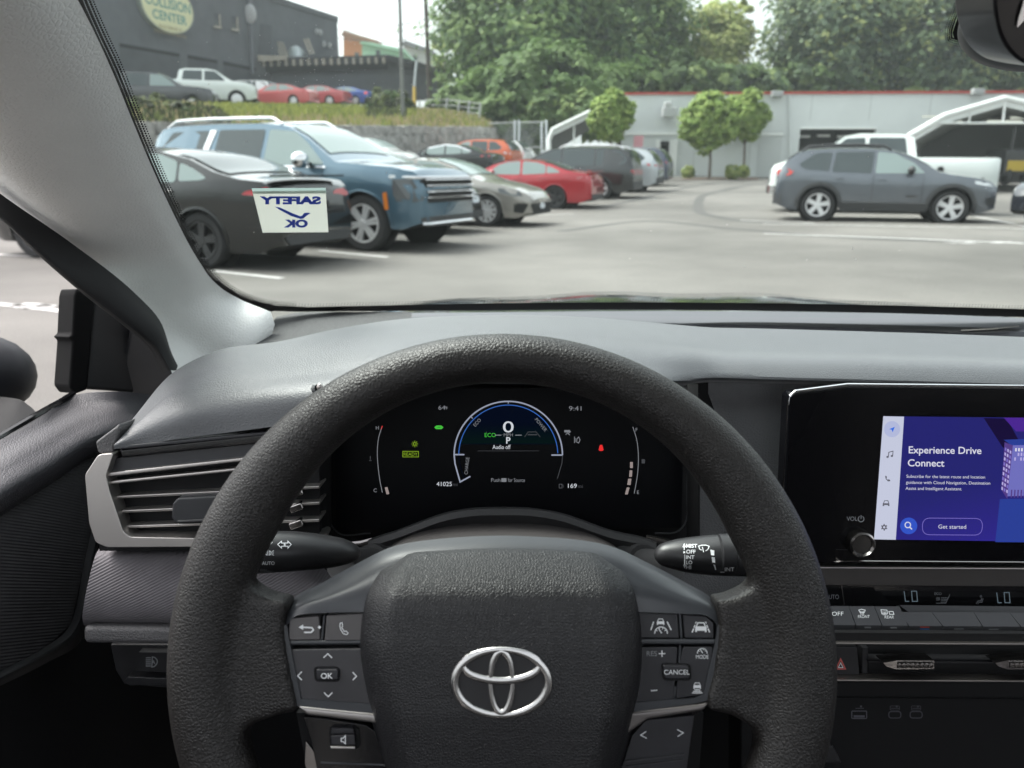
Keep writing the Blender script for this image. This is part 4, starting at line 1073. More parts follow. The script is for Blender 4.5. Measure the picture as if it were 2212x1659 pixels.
for i, ((a, b), (c, d)) in enumerate(keys):
    yt = 1309 + (12 if i >= 4 else 0) + .005 * (a - 1750)
    yb = 1350 + .009 * (c - 1750)
    mb = MB()
    p = [KB.at(x, y) for x, y in ((a, yt), (b, yt), (d - .8, yb), (c + .8, yb))]
    q = [KF.at(x, y) for x, y in ((c + .8, yb + .3), (d - .8, yb + .3), (d, yb + 13), (c, yb + 13))]
    dn = V((0, .01, -.02))
    mb.add(p + [q[2], q[3]] + [p[0] + dn, p[1] + dn, q[2] + dn, q[3] + dn], [(0, 1, 2, 3), (3, 2, 4, 5), (0, 6, 7, 1), (5, 4, 8, 9), (0, 3, 5, 9, 6), (1, 7, 8, 4, 2)])
    f = lambda x, y: KB.at(x, y, .0005); g = lambda x, y: KF.at(x, y, .0015)
    if i == 1: mb.text(f, 1797, 1330, 9, 'OFF', 1, width=25); mb.mark(f, [(1788, 1323), (1794, 1323), (1794, 1329), (1788, 1329)], 1)
    if i == 2:
        mb.text(f, 1866, 1335, 6.6, 'FRONT', 1, align='C', width=25); mb.stroke(f, [(1855, 1318), (1861, 1316), (1869, 1318), (1867, 1323), (1858, 1323)], 1.5, 1, True)
        for k in range(3): mb.stroke(f, [(1859 + 3 * k, 1320), (1860 + 3 * k, 1328)], 1.3, 1)
    if i == 3:
        mb.text(f, 1921, 1336, 6.6, 'REAR', 1, align='C', width=20); mb.stroke(f, [(1903, 1317), (1916, 1318), (1917, 1326), (1905, 1326)], 1.5, 1, True); mb.stroke(f, [(1920, 1321), (1929, 1321), (1931, 1327), (1922, 1327)], 1.5, 1, True)
        for k in range(3): mb.stroke(f, [(1907 + 3 * k, 1321), (1908 + 3 * k, 1329)], 1.3, 1)
    if i in (2, 3): xx = (1874, 1930)[i - 2]; mb.mark(g, [(xx - 7, yb + 3), (xx + 7, yb + 3), (xx + 8, yb + 6.5), (xx - 6, yb + 6.5)], 2)
    if i == 4: mb.mark(g, [(1987, yb + 2), (2007, yb + 2), (2008, yb + 4), (1988, yb + 4)], 3); mb.mark(g, [(1987, yb + 6), (2007, yb + 6), (2008, yb + 8), (1988, yb + 8)], 4)
    if i in (5, 6): xx = (2072, 2147)[i - 5]; mb.mark(g, [(xx - 11, yb + 5), (xx + 10, yb + 5), (xx + 10, yb + 7), (xx - 11, yb + 7)], 2)
    part(mb, 'key', [M_key, M_ink, M_inkdim, mat('mark_red', (.45, .06, .05), .5), mat('mark_blue', (.04, .16, .45), .5)] if i == 4 else [M_key, M_ink, M_inkdim], CL, sharp=20, smooth=False)
mb = MB(); mb.pp(KB, [(1943, 1307), (2560, 1314), (2560, 1326), (1962, 1322)], -.012, -.006); part(mb, 'key_shelf', M_dark, CL)
# vent
KV = Plane(atY(2000, 1430, .55), 10)
mb = MB()
mb.pp(KV, [(1690, 1362), (2560, 1366), (2560, 1480), (1690, 1478)], -.05, -.02)
mb.pp(KV, [(1690, 1366), (2560, 1371), (2560, 1390), (1690, 1386)], -.008, -.002)
CV = part(mb, 'center_vent', M_matte)
for y in (1388, 1468):
    mb = MB(); mb.pp(KV, [(1690, y), (2560, y + 4), (2560, y + 8), (1690, y + 4)], -.01, .002); part(mb, 'chrome_line', mat('line_%d' % y, (.22, .20, .19), .3, metal=.9), CV, bevel=.0006)
mb = MB(); mb.pp(KV, [(1690, 1396), (1852, 1397), (1858, 1466), (1690, 1465)], -.02, -.008)
mb.pp(KV, [(1862, 1397), (1876, 1397), (1874, 1466), (1862, 1466)], -.02, -.01)
part(mb, 'hazard_panel', M_plast, CV, bevel=.001)
mb = MB(); f = lambda x, y: KV.at(x, y, -.0076)
mb.stroke(f, [(1816, 1424), (1826, 1445), (1806, 1445)], 3.0, 0, True); mb.stroke(f, [(1816, 1432), (1821, 1442), (1811, 1442)], 1.6, 1, True)
part(mb, 'hazard_mark', [mat('hazard_red', (.50, .10, .09), .5), M_ink], CV)
mb = MB(); mb.pp(KV, [(1876, 1428), (2560, 1432), (2560, 1436), (1876, 1431)], -.02, -.006); part(mb, 'slat', M_plast, CV)
for x0, x1 in ((1908, 2018), (2150, 2270)):
    mb = MB()
    mb.pp(KV, [(x0, 1432), (x0 + 28, 1427), (x1, 1427), (x1, 1445), (x0 + 28, 1446), (x0 + 8, 1440)], -.01, .004)
    n = 8
    for k in range(n):
        for j in range(2):
            xa = x0 + 30 + (x1 - x0 - 32) * k / n; xb = xa + (x1 - x0 - 32) / n; ya = 1429 + 7 * j; yb = ya + 7
            pa = [KV.at(*q, .0042) for q in ((xa, ya), (xb, ya), (xb, yb), (xa, yb))]; pc_ = KV.at((xa + xb) / 2, (ya + yb) / 2, .0062)
            mb.add(pa + [pc_], [(0, 1, 4), (1, 2, 4), (2, 3, 4), (3, 0, 4)])
    part(mb, 'vent_handle', M_darkchrome, CV, sharp=15)
# lower bin with sockets
KL = Plane(atY(2000, 1560, .56), 14)
mb = MB()
mb.pp(KL, [(1600, 1470), (2560, 1478), (2560, 1512), (1600, 1506)], -.06, -.004)
mb.pp(KL, [(1600, 1504), (2560, 1512), (2560, 1800), (1600, 1800)], -.08, -.04)
mb.pp(KL, [(1650, 1606), (1800, 1610), (1820, 1650), (1650, 1650)], -.04, -.03, 1)
LB = part(mb, 'lower_console', [M_matte, M_plast], bevel=.002)
KS = Plane(KL.p - KL.n * .04, 14)
for k, (x, w_, h_) in enumerate(((1856, 16, 8), (1933, 13, 7), (1979, 13, 7))):
    mb = MB(); f = lambda a, b: KS.at(a, b, .0005)
    mb.stroke(f, roundpoly([(x - w_, 1544 - h_), (x + w_, 1544 - h_), (x + w_, 1544 + h_), (x - w_, 1544 + h_)], 6 if k else 2), 2.2, 0, True)
    if k == 0: mb.mark(f, [(x - 12, 1545), (x + 12, 1545), (x + 12, 1550), (x - 12, 1550)], 0)
    mb.stroke(f, [(x - 8, 1530), (x + 10, 1530)], 1.4, 0); mb.mark(f, [(x + 2, 1524), (x + 6, 1524), (x + 6, 1528), (x + 2, 1528)], 0)
    if k: mb.stroke(f, roundpoly([(x - 10, 1525), (x + 10, 1525), (x + 10, 1534), (x - 10, 1534)], 2), 1.1, 0, True)
    part(mb, 'usb_port', mat('socket_grey', (.09, .09, .11), .5) if k == 0 else mat('socket_dim', (.07, .07, .085), .5), LB)

# ================================================================ STICKER ON THE GLASS
mb = MB(); f = lambda x, y: ws(x, y, -.0006) - WS_N * 0 + fw * -.001
f1 = lambda x, y: f(x, y) - fw * .0006
mb.mark(f, [(546, 414), (704, 412), (710, 502), (568, 503)], 0)
mb.mark(lambda x, y: f(x, y) + fw * .0004, [(544, 407), (704, 406), (705, 418), (547, 419)], 2)
mb.text(f1, 694, 441, 15.5, 'SAFETY', 1, bold=.06, width=132, mirror=True)
mb.text(f1, 666, 491, 15.5, 'OK', 1, bold=.06, width=52, mirror=True)
mb.mark(f1, [(595, 447), (606, 449), (632, 461), (650, 468), (654, 466), (658, 461), (665, 460), (672, 461), (663, 467), (656, 473), (650, 474), (629, 467), (603, 453)], 1)
ST = mb.build('inspection_sticker', [thin('sticker_paper', (.66, .66, .61), .22), thin('sticker_blue', (.045, .075, .48), .25), thin('sticker_film', (.25, .32, .31))], smooth=False)
tag(ST, 'cream sticker on the windscreen with blue mirror-reversed SAFETY OK and a tick', 'sticker')
# ================================================================ GROUND
def gz(x, y):
    """yard: level near us, rising gently to the back and the right"""
    z = .022 * max(0, min(9, x)) * sm((y - 2) / 12)
    z += .030 * max(0, min(26, y - 22))
    z += .45 * sm((y - 26) / 8) * sm((4 - x) / 6)
    return z
def gp_(px, py):
    d = ray(px, py); t = .5
    lo, hi = 1.0, 120.0
    for _ in range(60):
        m = (lo + hi) / 2; p = EYE + d * m
        if p.z > gz(p.x, p.y): lo = m
        else: hi = m
    return EYE + d * lo
M_asph = mat('asphalt', (.129, .122, .113), .85, spec=.3, bump=('noise', 60, .25, .01), var=(1.1, .10))
t = M_asph.node_tree      # worn patches and sealed streaks
b = t.nodes['Principled BSDF']; src = b.inputs['Base Color'].links[0].from_socket
tc = [n for n in t.nodes if n.type == 'TEX_COORD'][0]
n1 = t.nodes.new('ShaderNodeTexNoise'); n1.inputs['Scale'].default_value = .16; n1.inputs['Detail'].default_value = 8
n2 = t.nodes.new('ShaderNodeTexNoise'); n2.inputs['Scale'].default_value = 90; n2.inputs['Detail'].default_value = 2
for n in (n1, n2): t.links.new(tc.outputs['Object'], n.inputs['Vector'])
for n, a in ((n1, .30), (n2, .22)):
    mr = t.nodes.new('ShaderNodeMapRange'); mr.inputs[1].default_value = .35; mr.inputs[2].default_value = .65; mr.inputs[3].default_value = 1 - a; mr.inputs[4].default_value = 1 + a
    t.links.new(n.outputs['Fac'], mr.inputs[0])
    vm = t.nodes.new('ShaderNodeVectorMath'); vm.operation = 'SCALE'; t.links.new(src, vm.inputs[0]); t.links.new(mr.outputs[0], vm.inputs['Scale']); src = vm.outputs[0]
t.links.new(src, b.inputs['Base Color'])
mb = MB()
xs = [-400, -150, -60] + [-40 + 2 * i for i in range(46)] + [60, 150, 400]
ys = [-200, -60, -20, -8] + [-4 + 2 * i for i in range(36)] + [80, 120, 200, 500]
mb.grid([[V((x, y, gz(x, y))) for x in xs] for y in ys])
tag(mb.build('ground', M_asph), kind='structure')
def gl(x, y, off=.005): return V((x, y, gz(x, y) + off))
def strip(mb, a, b, wd, off=.005, m=0, n=14):
    """painted line on the ground between two pixel points"""
    A, B = gp_(*a), gp_(*b); d = (B - A); d.z = 0; d.normalize(); q = V((-d.y, d.x, 0)) * wd / 2
    mb.grid([[gl((A + (B - A) * (i / n) + s * q).x, (A + (B - A) * (i / n) + s * q).y, off) for i in range(n + 1)] for s in (-1, 1)], m)
mb = MB()
for a, b in (((462, 586), (610, 602)), ((690, 542), (838, 556)), ((1160, 465), (1240, 462)), ((1330, 432), (1420, 430)), ((1600, 476), (1760, 482)), ((1648, 484), (2260, 497)), ((1650, 505), (2300, 530)), ((2108, 468), (2290, 503)), ((-160, 540), (118, 558)), ((-160, 640), (165, 676))): strip(mb, a, b, .11)
def smudge(px, py, w_, h_, n):
    r = random.Random(int(px)); c = gp_(px, py)
    for i in range(n):
        x, y = c.x + r.uniform(-w_, w_), c.y + r.uniform(-h_, h_); k = r.uniform(.02, .09)
        mb.grid([[gl(x, y), gl(x + k * 2, y)], [gl(x, y + k), gl(x + k * 2, y + k * .8)]])
smudge(2120, 525, .55, .14, 30); smudge(30, 664, .35, .12, 14)
tag(mb.build('parking_lines', mat('line_paint', (.44, .43, .42), .8, var=(12, .25))), kind='structure')
mb = MB()
def tyre(pts, wd):
    P = [gp_(*p) for p in cat(pts, 40)]
    a, b = [], []
    for i, p in enumerate(P):
        d = (P[min(i + 1, 39)] - P[max(i - 1, 0)]); d.z = 0; d.normalize(); q = V((-d.y, d.x, 0)) * wd / 2
        a.append(gl((p + q).x, (p + q).y, .004)); b.append(gl((p - q).x, (p - q).y, .004))
    mb.grid([a, b])
tyre([(1660, 395), (1560, 412), (1510, 432), (1508, 452), (1560, 470), (1680, 482), (1850, 488)], .30)
tyre([(1640, 388), (1540, 396), (1450, 412), (1380, 430), (1300, 448)], .28)
tyre([(1210, 500), (1400, 478), (1560, 492), (1750, 508), (2000, 520), (2240, 524)], .22)
tag(mb.build('tyre_marks', mat('tyre_marks', (.066, .063, .060), .85)), kind='structure')

# ================================================================ CARS
M_tyre = mat('tyre', (.028, .028, .029), .8, spec=.25)
M_alloy = mat('alloy', (.70, .70, .71), .35, metal=.55)
M_alloyd = mat('dark_alloy', (.05, .05, .052), .35, metal=.5)
M_under = mat('underbody', (.012, .012, .012), .9)
M_clad = mat('cladding', (.035, .036, .038), .6)
M_cg = mat('car_glass', (.06, .072, .076), .08, spec=.35)
M_cgl = mat('car_glass_clear', (.22, .27, .265), .1, spec=.3)
M_red = mat('tail_lamp', (.42, .02, .03), .15, coat=1.0)
M_lamp = mat('head_lamp', (.55, .58, .60), .12, coat=1.0)
M_lampd = mat('dark_lamp', (.05, .055, .06), .12, coat=1.0)
M_orange = mat('side_marker', (.55, .16, .02), .25, coat=.6)
M_plate = mat('number_plate', (.62, .66, .70), .4)
M_lit = emitter('lit_tail', (1.0, .16, .14), 1.0)
_paint = {}
def paint(c, rough=.3, metal=.35):
    rough *= .75
    k = (c, rough, metal)
    if k not in _paint: _paint[k] = mat('paint', c, rough, metal=metal, coat=1.0, spec=.22 if max(c) < .03 else .5)
    return _paint[k]
SEDAN = dict(W=1.84, wb=2.825, r=.335, sill=.20,
    top=[(-1.09, .66), (-1.07, .86), (-1.02, 1.0), (-.9, 1.075), (-.6, 1.10), (-.3, 1.165), (.15, 1.33), (.6, 1.415), (1.1, 1.445), (1.6, 1.415), (2.0, 1.30), (2.4, 1.11), (2.72, .985), (3.1, .925), (3.45, .84), (3.68, .74), (3.8, .60)],
    belt=[(-1.09, .84), (-.9, 1.03), (-.5, 1.06), (0, 1.03), (1, .965), (2.2, .93), (2.8, .905), (3.4, .80), (3.8, .58)],
    side=[[(2.22, .985), (1.80, 1.27), (1.55, 1.345), (1.13, 1.375), (1.10, .985)], [(1.03, .985), (1.05, 1.375), (.62, 1.345), (.32, 1.26), (.30, 1.02)], [(.26, 1.03), (.28, 1.25), (.05, 1.17), (-.16, 1.07), (-.08, 1.045)]],
    ws=(1.55, 2.55), rw=(-.42, .42), shade=(M_cgl, M_cgl, M_cgl))
SUV = dict(W=1.855, wb=2.69, r=.36, sill=.26,
    top=[(-.97, .80), (-.95, 1.05), (-.88, 1.22), (-.74, 1.44), (-.55, 1.60), (-.3, 1.665), (.2, 1.695), (.9, 1.695), (1.4, 1.66), (1.85, 1.50), (2.2, 1.31), (2.42, 1.18), (2.7, 1.12), (3.1, 1.07), (3.4, .99), (3.56, .86), (3.63, .70)],
    belt=[(-.97, .95), (-.8, 1.18), (-.4, 1.16), (.2, 1.10), (1.2, 1.07), (2.2, 1.06), (2.7, 1.04), (3.3, .95), (3.63, .68)],
    side=[[(2.12, 1.12), (1.88, 1.34), (1.5, 1.54), (1.14, 1.59), (1.12, 1.11)], [(1.05, 1.11), (1.07, 1.59), (.28, 1.58), (.22, 1.14)], [(.16, 1.15), (.2, 1.575), (-.15, 1.55), (-.5, 1.30), (-.35, 1.19)]],
    ws=(1.5, 2.4), rw=(-.9, -.5), shade=(M_cgl, M_cg, M_cg))
BIG = dict(W=2.06, wb=3.07, r=.41, sill=.34,
    top=[(-1.3, .9), (-1.28, 1.35), (-1.18, 1.68), (-1.02, 1.83), (-.7, 1.88), (0, 1.90), (1.2, 1.90), (1.6, 1.86), (2.0, 1.69), (2.4, 1.45), (2.6, 1.335), (2.9, 1.30), (3.5, 1.26), (3.85, 1.21), (3.98, 1.10), (4.03, .95)],
    belt=[(-1.3, 1.15), (-1.1, 1.24), (0, 1.22), (1.2, 1.205), (2.4, 1.20), (3, 1.20), (3.7, 1.13), (4.03, .93)],
    side=[[(2.42, 1.25), (2.05, 1.56), (1.78, 1.73), (1.28, 1.77), (1.26, 1.24)], [(1.17, 1.24), (1.19, 1.77), (.26, 1.77), (.22, 1.25)], [(-.1, 1.26), (.05, 1.76), (-.75, 1.74), (-1.1, 1.32)]],
    ws=(1.65, 2.55), rw=(-1.2, -.98), shade=(M_cgl, M_cg, M_cg))
VAN = dict(W=1.99, wb=3.06, r=.35, sill=.24,
    top=[(-1.1, .8), (-1.08, 1.1), (-1.0, 1.4), (-.85, 1.66), (-.6, 1.73), (0, 1.76), (1.2, 1.77), (1.9, 1.70), (2.4, 1.48), (2.9, 1.20), (3.2, 1.08), (3.6, .98), (3.9, .84), (4.02, .66)],
    belt=[(-1.1, .98), (-.9, 1.12), (0, 1.08), (2, 1.03), (3, 1.0), (3.6, .92), (4.02, .64)],
    side=[[(2.75, 1.10), (2.3, 1.42), (1.8, 1.62), (1.5, 1.66), (1.48, 1.09)], [(1.4, 1.09), (1.42, 1.66), (.3, 1.66), (.28, 1.11)], [(.2, 1.12), (.22, 1.66), (-.6, 1.62), (-.85, 1.36), (-.8, 1.18)]],
    ws=(1.95, 2.95), rw=(-1.0, -.8), shade=(M_cg, M_cg, M_cg))
TRUCK = dict(W=2.03, wb=3.7, r=.40, sill=.38,
    top=[(-1.25, .95), (-1.24, 1.34), (-1.2, 1.36), (.78, 1.36), (.82, 1.42), (.92, 1.84), (1.2, 1.92), (2.3, 1.93), (2.7, 1.86), (3.05, 1.62), (3.4, 1.40), (3.6, 1.34), (4.2, 1.29), (4.55, 1.18), (4.66, 1.0)],
    belt=[(-1.25, 1.25), (.7, 1.26), (.9, 1.26), (2, 1.25), (3.3, 1.24), (4.2, 1.18), (4.66, .98)],
    side=[[(3.2, 1.30), (2.9, 1.60), (2.66, 1.78), (2.16, 1.80), (2.14, 1.30)], [(2.04, 1.30), (2.06, 1.80), (1.14, 1.79), (1.04, 1.32)]],
    ws=(2.72, 3.4), rw=None, shade=(M_cg, M_cg))
def car(name, label, at, hd, S, col, ref='fr', glass_=None, rims=M_alloy, spokes=5, extras=(), near=True, group='cars parked in the yard', category='car', metal=.35, clad=False, rough=.3):
    """at: ground point under the reference wheel (its outer face); hd: heading in degrees from +x"""
    W, wb, r = S['W'], S['wb'], S['r']
    a = radians(hd); R = Matrix.Rotation(a, 3, 'Z')
    sx = wb if ref[0] == 'f' else 0.0; sy = (W / 2 - .03) * (1 if ref[1] == 'l' else -1)
    base = V(at) - R @ V((sx, sy, 0))
    root = empty(name, base, a); tag(root, label, category, group)
    top, belt = S['top'], S['belt']; xR, xF = top[0][0], top[-1][0]
    def taper(x):
        e = min(x - xR, xF - x)
        front = x > (xR + xF) / 2
        return lerp_tab([(0, .70 if front else .84), (.06, .80 if front else .90), (.18, .89 if front else .945), (.4, .955 if front else .975), (.9, 1.0)], e)
    def zt(x): return lerp_tab(top, x)
    def crown(x): return .045 if zt(x) > lerp_tab(belt, x) + .12 else .035
    def hw(x, z):
        w0 = W / 2 * taper(x); zb = lerp_tab(belt, x); zs = S['sill']
        if z <= zb:
            t_ = (z - zs) / max(.05, zb - zs)
            return w0 * (lerp_tab([(-.2, .90), (0, .935), (.12, .965), (.3, .985), (.55, .992), (.78, 1.0), (.93, .985), (1.0, .965)], t_))
        return max(.3, w0 * .965 - (z - zb) * .40)
    ra = r * 1.17
    def zlow(x):
        zl = S['sill'] + .10 * (1 - sm(min(x - xR, xF - x) / .35))
        for xa in (0, wb):
            if abs(x - xa) < ra: zl = max(zl, r + sqrt(ra * ra - (x - xa) ** 2))
        return zl
    xs = set()
    n = int((xF - xR) / .07)
    for i in range(n + 1): xs.add(round(xR + (xF - xR) * i / n, 3))
    for x, z in top: xs.add(round(x, 3))
    for xa in (0, wb):
        for k in (-1, -.985, -.94, -.86, .86, .94, .985, 1): xs.add(round(xa + k * ra, 3))
    xs = sorted(x for x in xs if xR <= x <= xF)
    K, Mm = 11, 8
    mb = MB(); rows = []
    for x in xs:
        zl = zlow(x); ztop = zt(x); zs_ = max(zl + .02, ztop - crown(x)); zb = min(lerp_tab(belt, x), zs_ - .01); zb = max(zb, zl + .01)
        zz = [zl + (zb - zl) * i / 6 for i in range(7)] + [zb + (zs_ - zb) * i / 4 for i in range(1, 5)]
        rt = [V((x, -hw(x, z), z)) for z in zz]
        yw = hw(x, zs_)
        tp_ = []
        for i in range(1, Mm):
            s = -1 + 2 * i / Mm
            tp_.append(V((x, s * yw, zs_ + (ztop - zs_) * (1 - abs(s) ** 2.6))))
        lf_ = [V((p.x, -p.y, p.z)) for p in reversed(rt)]
        bt = [V((x, y_, zl)) for y_ in (hw(x, zl) * .5, -hw(x, zl) * .5)]
        rows.append(rt + tp_ + lf_ + bt)
    nc = len(rows[0]); b0 = len(mb.v)
    mb.v += [tuple(p) for rr in rows for p in rr]
    for i in range(len(rows) - 1):
        for j in range(nc):
            k = (j + 1) % nc
            mb.f.append((i * nc + j, (i + 1) * nc + j, (i + 1) * nc + k, i * nc + k)); mb.m.append(1 if j >= nc - 3 else 0)
    mb.f.append(tuple(range(nc))); mb.m.append(0); mb.f.append(tuple((len(rows) - 1) * nc + j for j in range(nc))[::-1]); mb.m.append(0)
    P = paint(col, rough, metal)
    def sub(m, nm, mats, **k):
        o = m.build(nm, mats, root, **k); return o
    sub(mb, 'body', [P, M_under], sharp=38)
    def side_pt(x, z, s, off): return V((x, s * (hw(x, z) + off), z))
    def side_patch(nm, poly, mt, off=.006, sides=(-1, 1), rr=.05, parent=None):
        q = roundpoly(poly, rr, 4)
        for s in sides:
            m = MB(); m.prism([side_pt(x, z, s, off) for x, z in q], [side_pt(x, z, s, -.02) for x, z in q])
            sub(m, nm, mt, smooth=False)
    def x_at(y, z, front):
        """body surface ahead/behind at (y,z)"""
        x = xF if front else xR; st = -.01 if front else .01
        for _ in range(120):
            if zt(x) - .02 >= z and hw(x, z) >= abs(y): return x
            x += st
        return x
    def end_patch(nm, poly, mt, front=True, off=.012, rr=.03, n=1):
        q = roundpoly(poly, rr, 3)
        m = MB(); o_ = off if front else -off
        # sliced so that it follows the rounded nose
        ys_ = sorted(p[0] for p in q); y0, y1 = ys_[0], ys_[-1]; nn = max(2, int((y1 - y0) / .08))
        def zr(y):
            zsx = []
            for (ya, za), (yb, zb_) in zip(q, q[1:] + q[:1]):
                if (ya - y) * (yb - y) <= 0 and abs(ya - yb) > 1e-6: zsx.append(za + (zb_ - za) * (y - ya) / (yb - ya))
            return (min(zsx), max(zsx)) if zsx else (q[0][1], q[0][1])
        A_, B_, C_, D_ = [], [], [], []
        for i in range(nn + 1):
            y = y0 + (y1 - y0) * (i + (.02 if i == 0 else -.02 if i == nn else 0)) / nn
            l, h = zr(y); xm = x_at(y, (l + h) / 2, front)
            A_.append(V((xm + o_ + (.004 if front else -.004), y, l))); B_.append(V((x_at(y, h, front) * .5 + xm * .5 + o_, y, h)))
            C_.append(V((xm - o_ * 4, y, l))); D_.append(V((xm - o_ * 4, y, h)))
        m.grid([C_, A_, B_, D_]); return sub(m, nm, mt, sharp=30)
    # glass
    for q, sh in zip(S['side'], S['shade']): side_patch('window', q, glass_ or sh)
    def top_patch(nm, x0, x1, mt, wf=.9):
        m = MB(); rws = []
        for i in range(9):
            x = x0 + (x1 - x0) * i / 8; zs_ = zt(x) - crown(x); yw = hw(x, zs_)
            rws.append([V((x, s * yw * wf, zs_ + (zt(x) - zs_) * (1 - abs(s * wf) ** 2.6) + .014)) for s in [-1 + .2 * k for k in range(11)]])
        m.grid(rws); sub(m, nm, mt)
    top_patch('windscreen', S['ws'][0], S['ws'][1] - .12, glass_ or M_cgl)
    if S['rw']: top_patch('rear_window', S['rw'][0], S['rw'][1], glass_ or M_cg)
    # wheels
    for xa in (0, wb):
        for s in (-1, 1):
            m = MB(); m.poly([V((xa + ra * 1.02 * cos(2 * pi * k / 20), s * (W / 2 - .27), r + ra * 1.02 * sin(2 * pi * k / 20))) for k in range(20)]); sub(m, 'wheel_well', M_under)
    for xa in (0, wb):
        for s in (-1, 1):
            Mx = Matrix.Translation((xa, s * (W / 2 - .03), r)) @ Matrix(((0, 1, 0), (s, 0, 0), (0, 0, 1))).transposed().to_4x4() if False else Matrix.Translation((xa, s * (W / 2 - .03), r)) @ Matrix.Rotation(s * pi / 2, 4, 'Z')
            m = MB(); ri = r * .70
            m.lathe([(ri, -.02), (ri + .01, 0), (r * .93, .002), (r * .985, -.02), (r, -.05), (r, -.17), (r * .96, -.21), (ri, -.21)], 36, Mx)
            wh = sub(m, 'wheel', M_tyre, sharp=40)
            if near:
                m = MB()
                m.lathe([(ri, -.02), (ri * .96, -.004), (ri * .91, -.008), (ri * .89, -.07), (.001, -.075)], 36, Mx, 1)
                m.lathe([(ri * 1.0, -.015), (ri * .97, .002), (ri * .90, -.004), (ri * .89, -.03)], 36, Mx, 0)
                for k in range(spokes):
                    for dd in ((-.13, .13) if spokes < 8 else (0,)):
                        an = 2 * pi * k / spokes + .2; wd_ = .045 if spokes < 8 else .06
                        c_, s_ = cos(an), sin(an); px_, py_ = -s_, c_
                        def pt(rad, t_, xx): return Mx @ V((xx, c_ * rad + px_ * t_, s_ * rad + py_ * t_))
                        d1 = dd * ri * .9
                        m.prism([pt(.05, dd * .12 - wd_ * .5, -.006), pt(.05, dd * .12 + wd_ * .5, -.006), pt(ri * .93, d1 + wd_ * .42, .0), pt(ri * .93, d1 - wd_ * .42, .0)],
                                [pt(.05, dd * .12 - wd_ * .6, -.05), pt(.05, dd * .12 + wd_ * .6, -.05), pt(ri * .93, d1 + wd_ * .55, -.04), pt(ri * .93, d1 - wd_ * .55, -.04)], 0)
                m.lathe([(.001, .004), (.05, .002), (.065, -.02)], 20, Mx, 0)
                o = m.build('rim', [rims, M_under], wh, sharp=30)
            else:
                m = MB(); m.lathe([(ri, -.012), (ri * .8, .001), (.05, -.01), (.001, -.008)], 20, Mx); m.build('rim', rims, wh)
    if near:
        for s in (-1, 1):       # door mirrors
            xm = S['side'][0][0][0] - .28; zm = S['side'][0][0][1] + .06
            m = MB(); kk = 1.45 if W > 2 else 1.0; m.ball((xm, s * (hw(xm, zm - .08) + .13 * kk), zm), (.075 * kk, .12 * kk, .085 * kk), 0, 14, 10)
            m.box((xm + .02, s * (hw(xm, zm - .08) + .03), zm - .05), (.08, .12, .03), 1)
            sub(m, 'door_mirror', [dict(extras).get('mirror', P), M_clad])
        for s in (-1, 1):
            for q in S['side'][:2]:
                xh = q[-1][0] + .16 if q is S['side'][0] else q[0][0] - .62; zh = lerp_tab(belt, xh) - .09
                m = MB(); m.box((xh, s * (hw(xh, zh) + .018), zh), (.17, .025, .028)); sub(m, 'door_handle', dict(extras).get('handle', P), bevel=.01)
        for s in (-1, 1):       # door shut lines and sill
            for q in S['side'][:2]:
                for xx in (q[-1][0] - .02,) + ((q[0][0] - .02,) if q is S['side'][0] else ()):
                    zb_ = lerp_tab(belt, xx)
                    if zlow(xx) > S['sill'] + .15: continue
                    m = MB(); zz = [S['sill'] + .12 + (zb_ - S['sill'] - .12) * i / 6 for i in range(7)]
                    m.grid([[side_pt(xx - .006, z, s, .0015) for z in zz], [side_pt(xx + .006, z, s, .0015) for z in zz]]); sub(m, 'shut_line', M_under)
    if clad or near:
        for s in (-1, 1):
            for xa in (0, wb):
                m = MB(); w_ = .07 if clad else .012
                out, inn = [], []
                for i in range(25):
                    an = -.12 + (pi + .24) * i / 24
                    xo, zo = xa + (ra + w_) * cos(an), r + (ra + w_) * sin(an); xi, zi = xa + (ra - .012) * cos(an), r + (ra - .012) * sin(an)
                    xo = min(max(xo, xR + .02), xF - .02)
                    out.append(side_pt(xo, max(zo, .2), s, .008)); inn.append(side_pt(min(max(xi, xR + .02), xF - .02), max(zi, .2), s, .014))
                m.grid([out, inn, [p + V((0, -s * .12, 0)) for p in inn]]); sub(m, 'arch_trim', M_clad if clad else P, sharp=40)
            if clad:
                m = MB(); zz0, zz1 = S['sill'] + .0, S['sill'] + .19
                xx = [ra + .02 + (wb - 2 * ra - .04) * i / 14 for i in range(15)]
                m.grid([[side_pt(x, zz1, s, .004) for x in xx], [side_pt(x, zz1 - .02, s, .018) for x in xx], [side_pt(x, zz0, s, .018) for x in xx]]); sub(m, 'sill_trim', M_clad, sharp=40)
    ex = dict(extras)
    for key, args in extras:
        if key == 'side': side_patch(*args)
        elif key == 'end': end_patch(*args)
        elif key == 'rails':
            for s in (-1, 1):
                m = MB(); x0, x1 = args[0], args[1]
                pts = [V((x0 + (x1 - x0) * i / 12, s * (hw(x0 + (x1 - x0) * i / 12, zt(x0 + (x1 - x0) * i / 12) - .04) - .06), zt(x0 + (x1 - x0) * i / 12) + (.045 if 0 < i < 12 else -.03))) for i in range(13)]
                m.tube(pts, .024, 8); sub(m, 'roof_rail', args[2])
        elif key == 'mesh':
            m = MB(); args[2](m, side_pt, x_at); sub(m, args[0], args[1], sharp=35)
    return root
H1, H2 = -20.0, 160.0
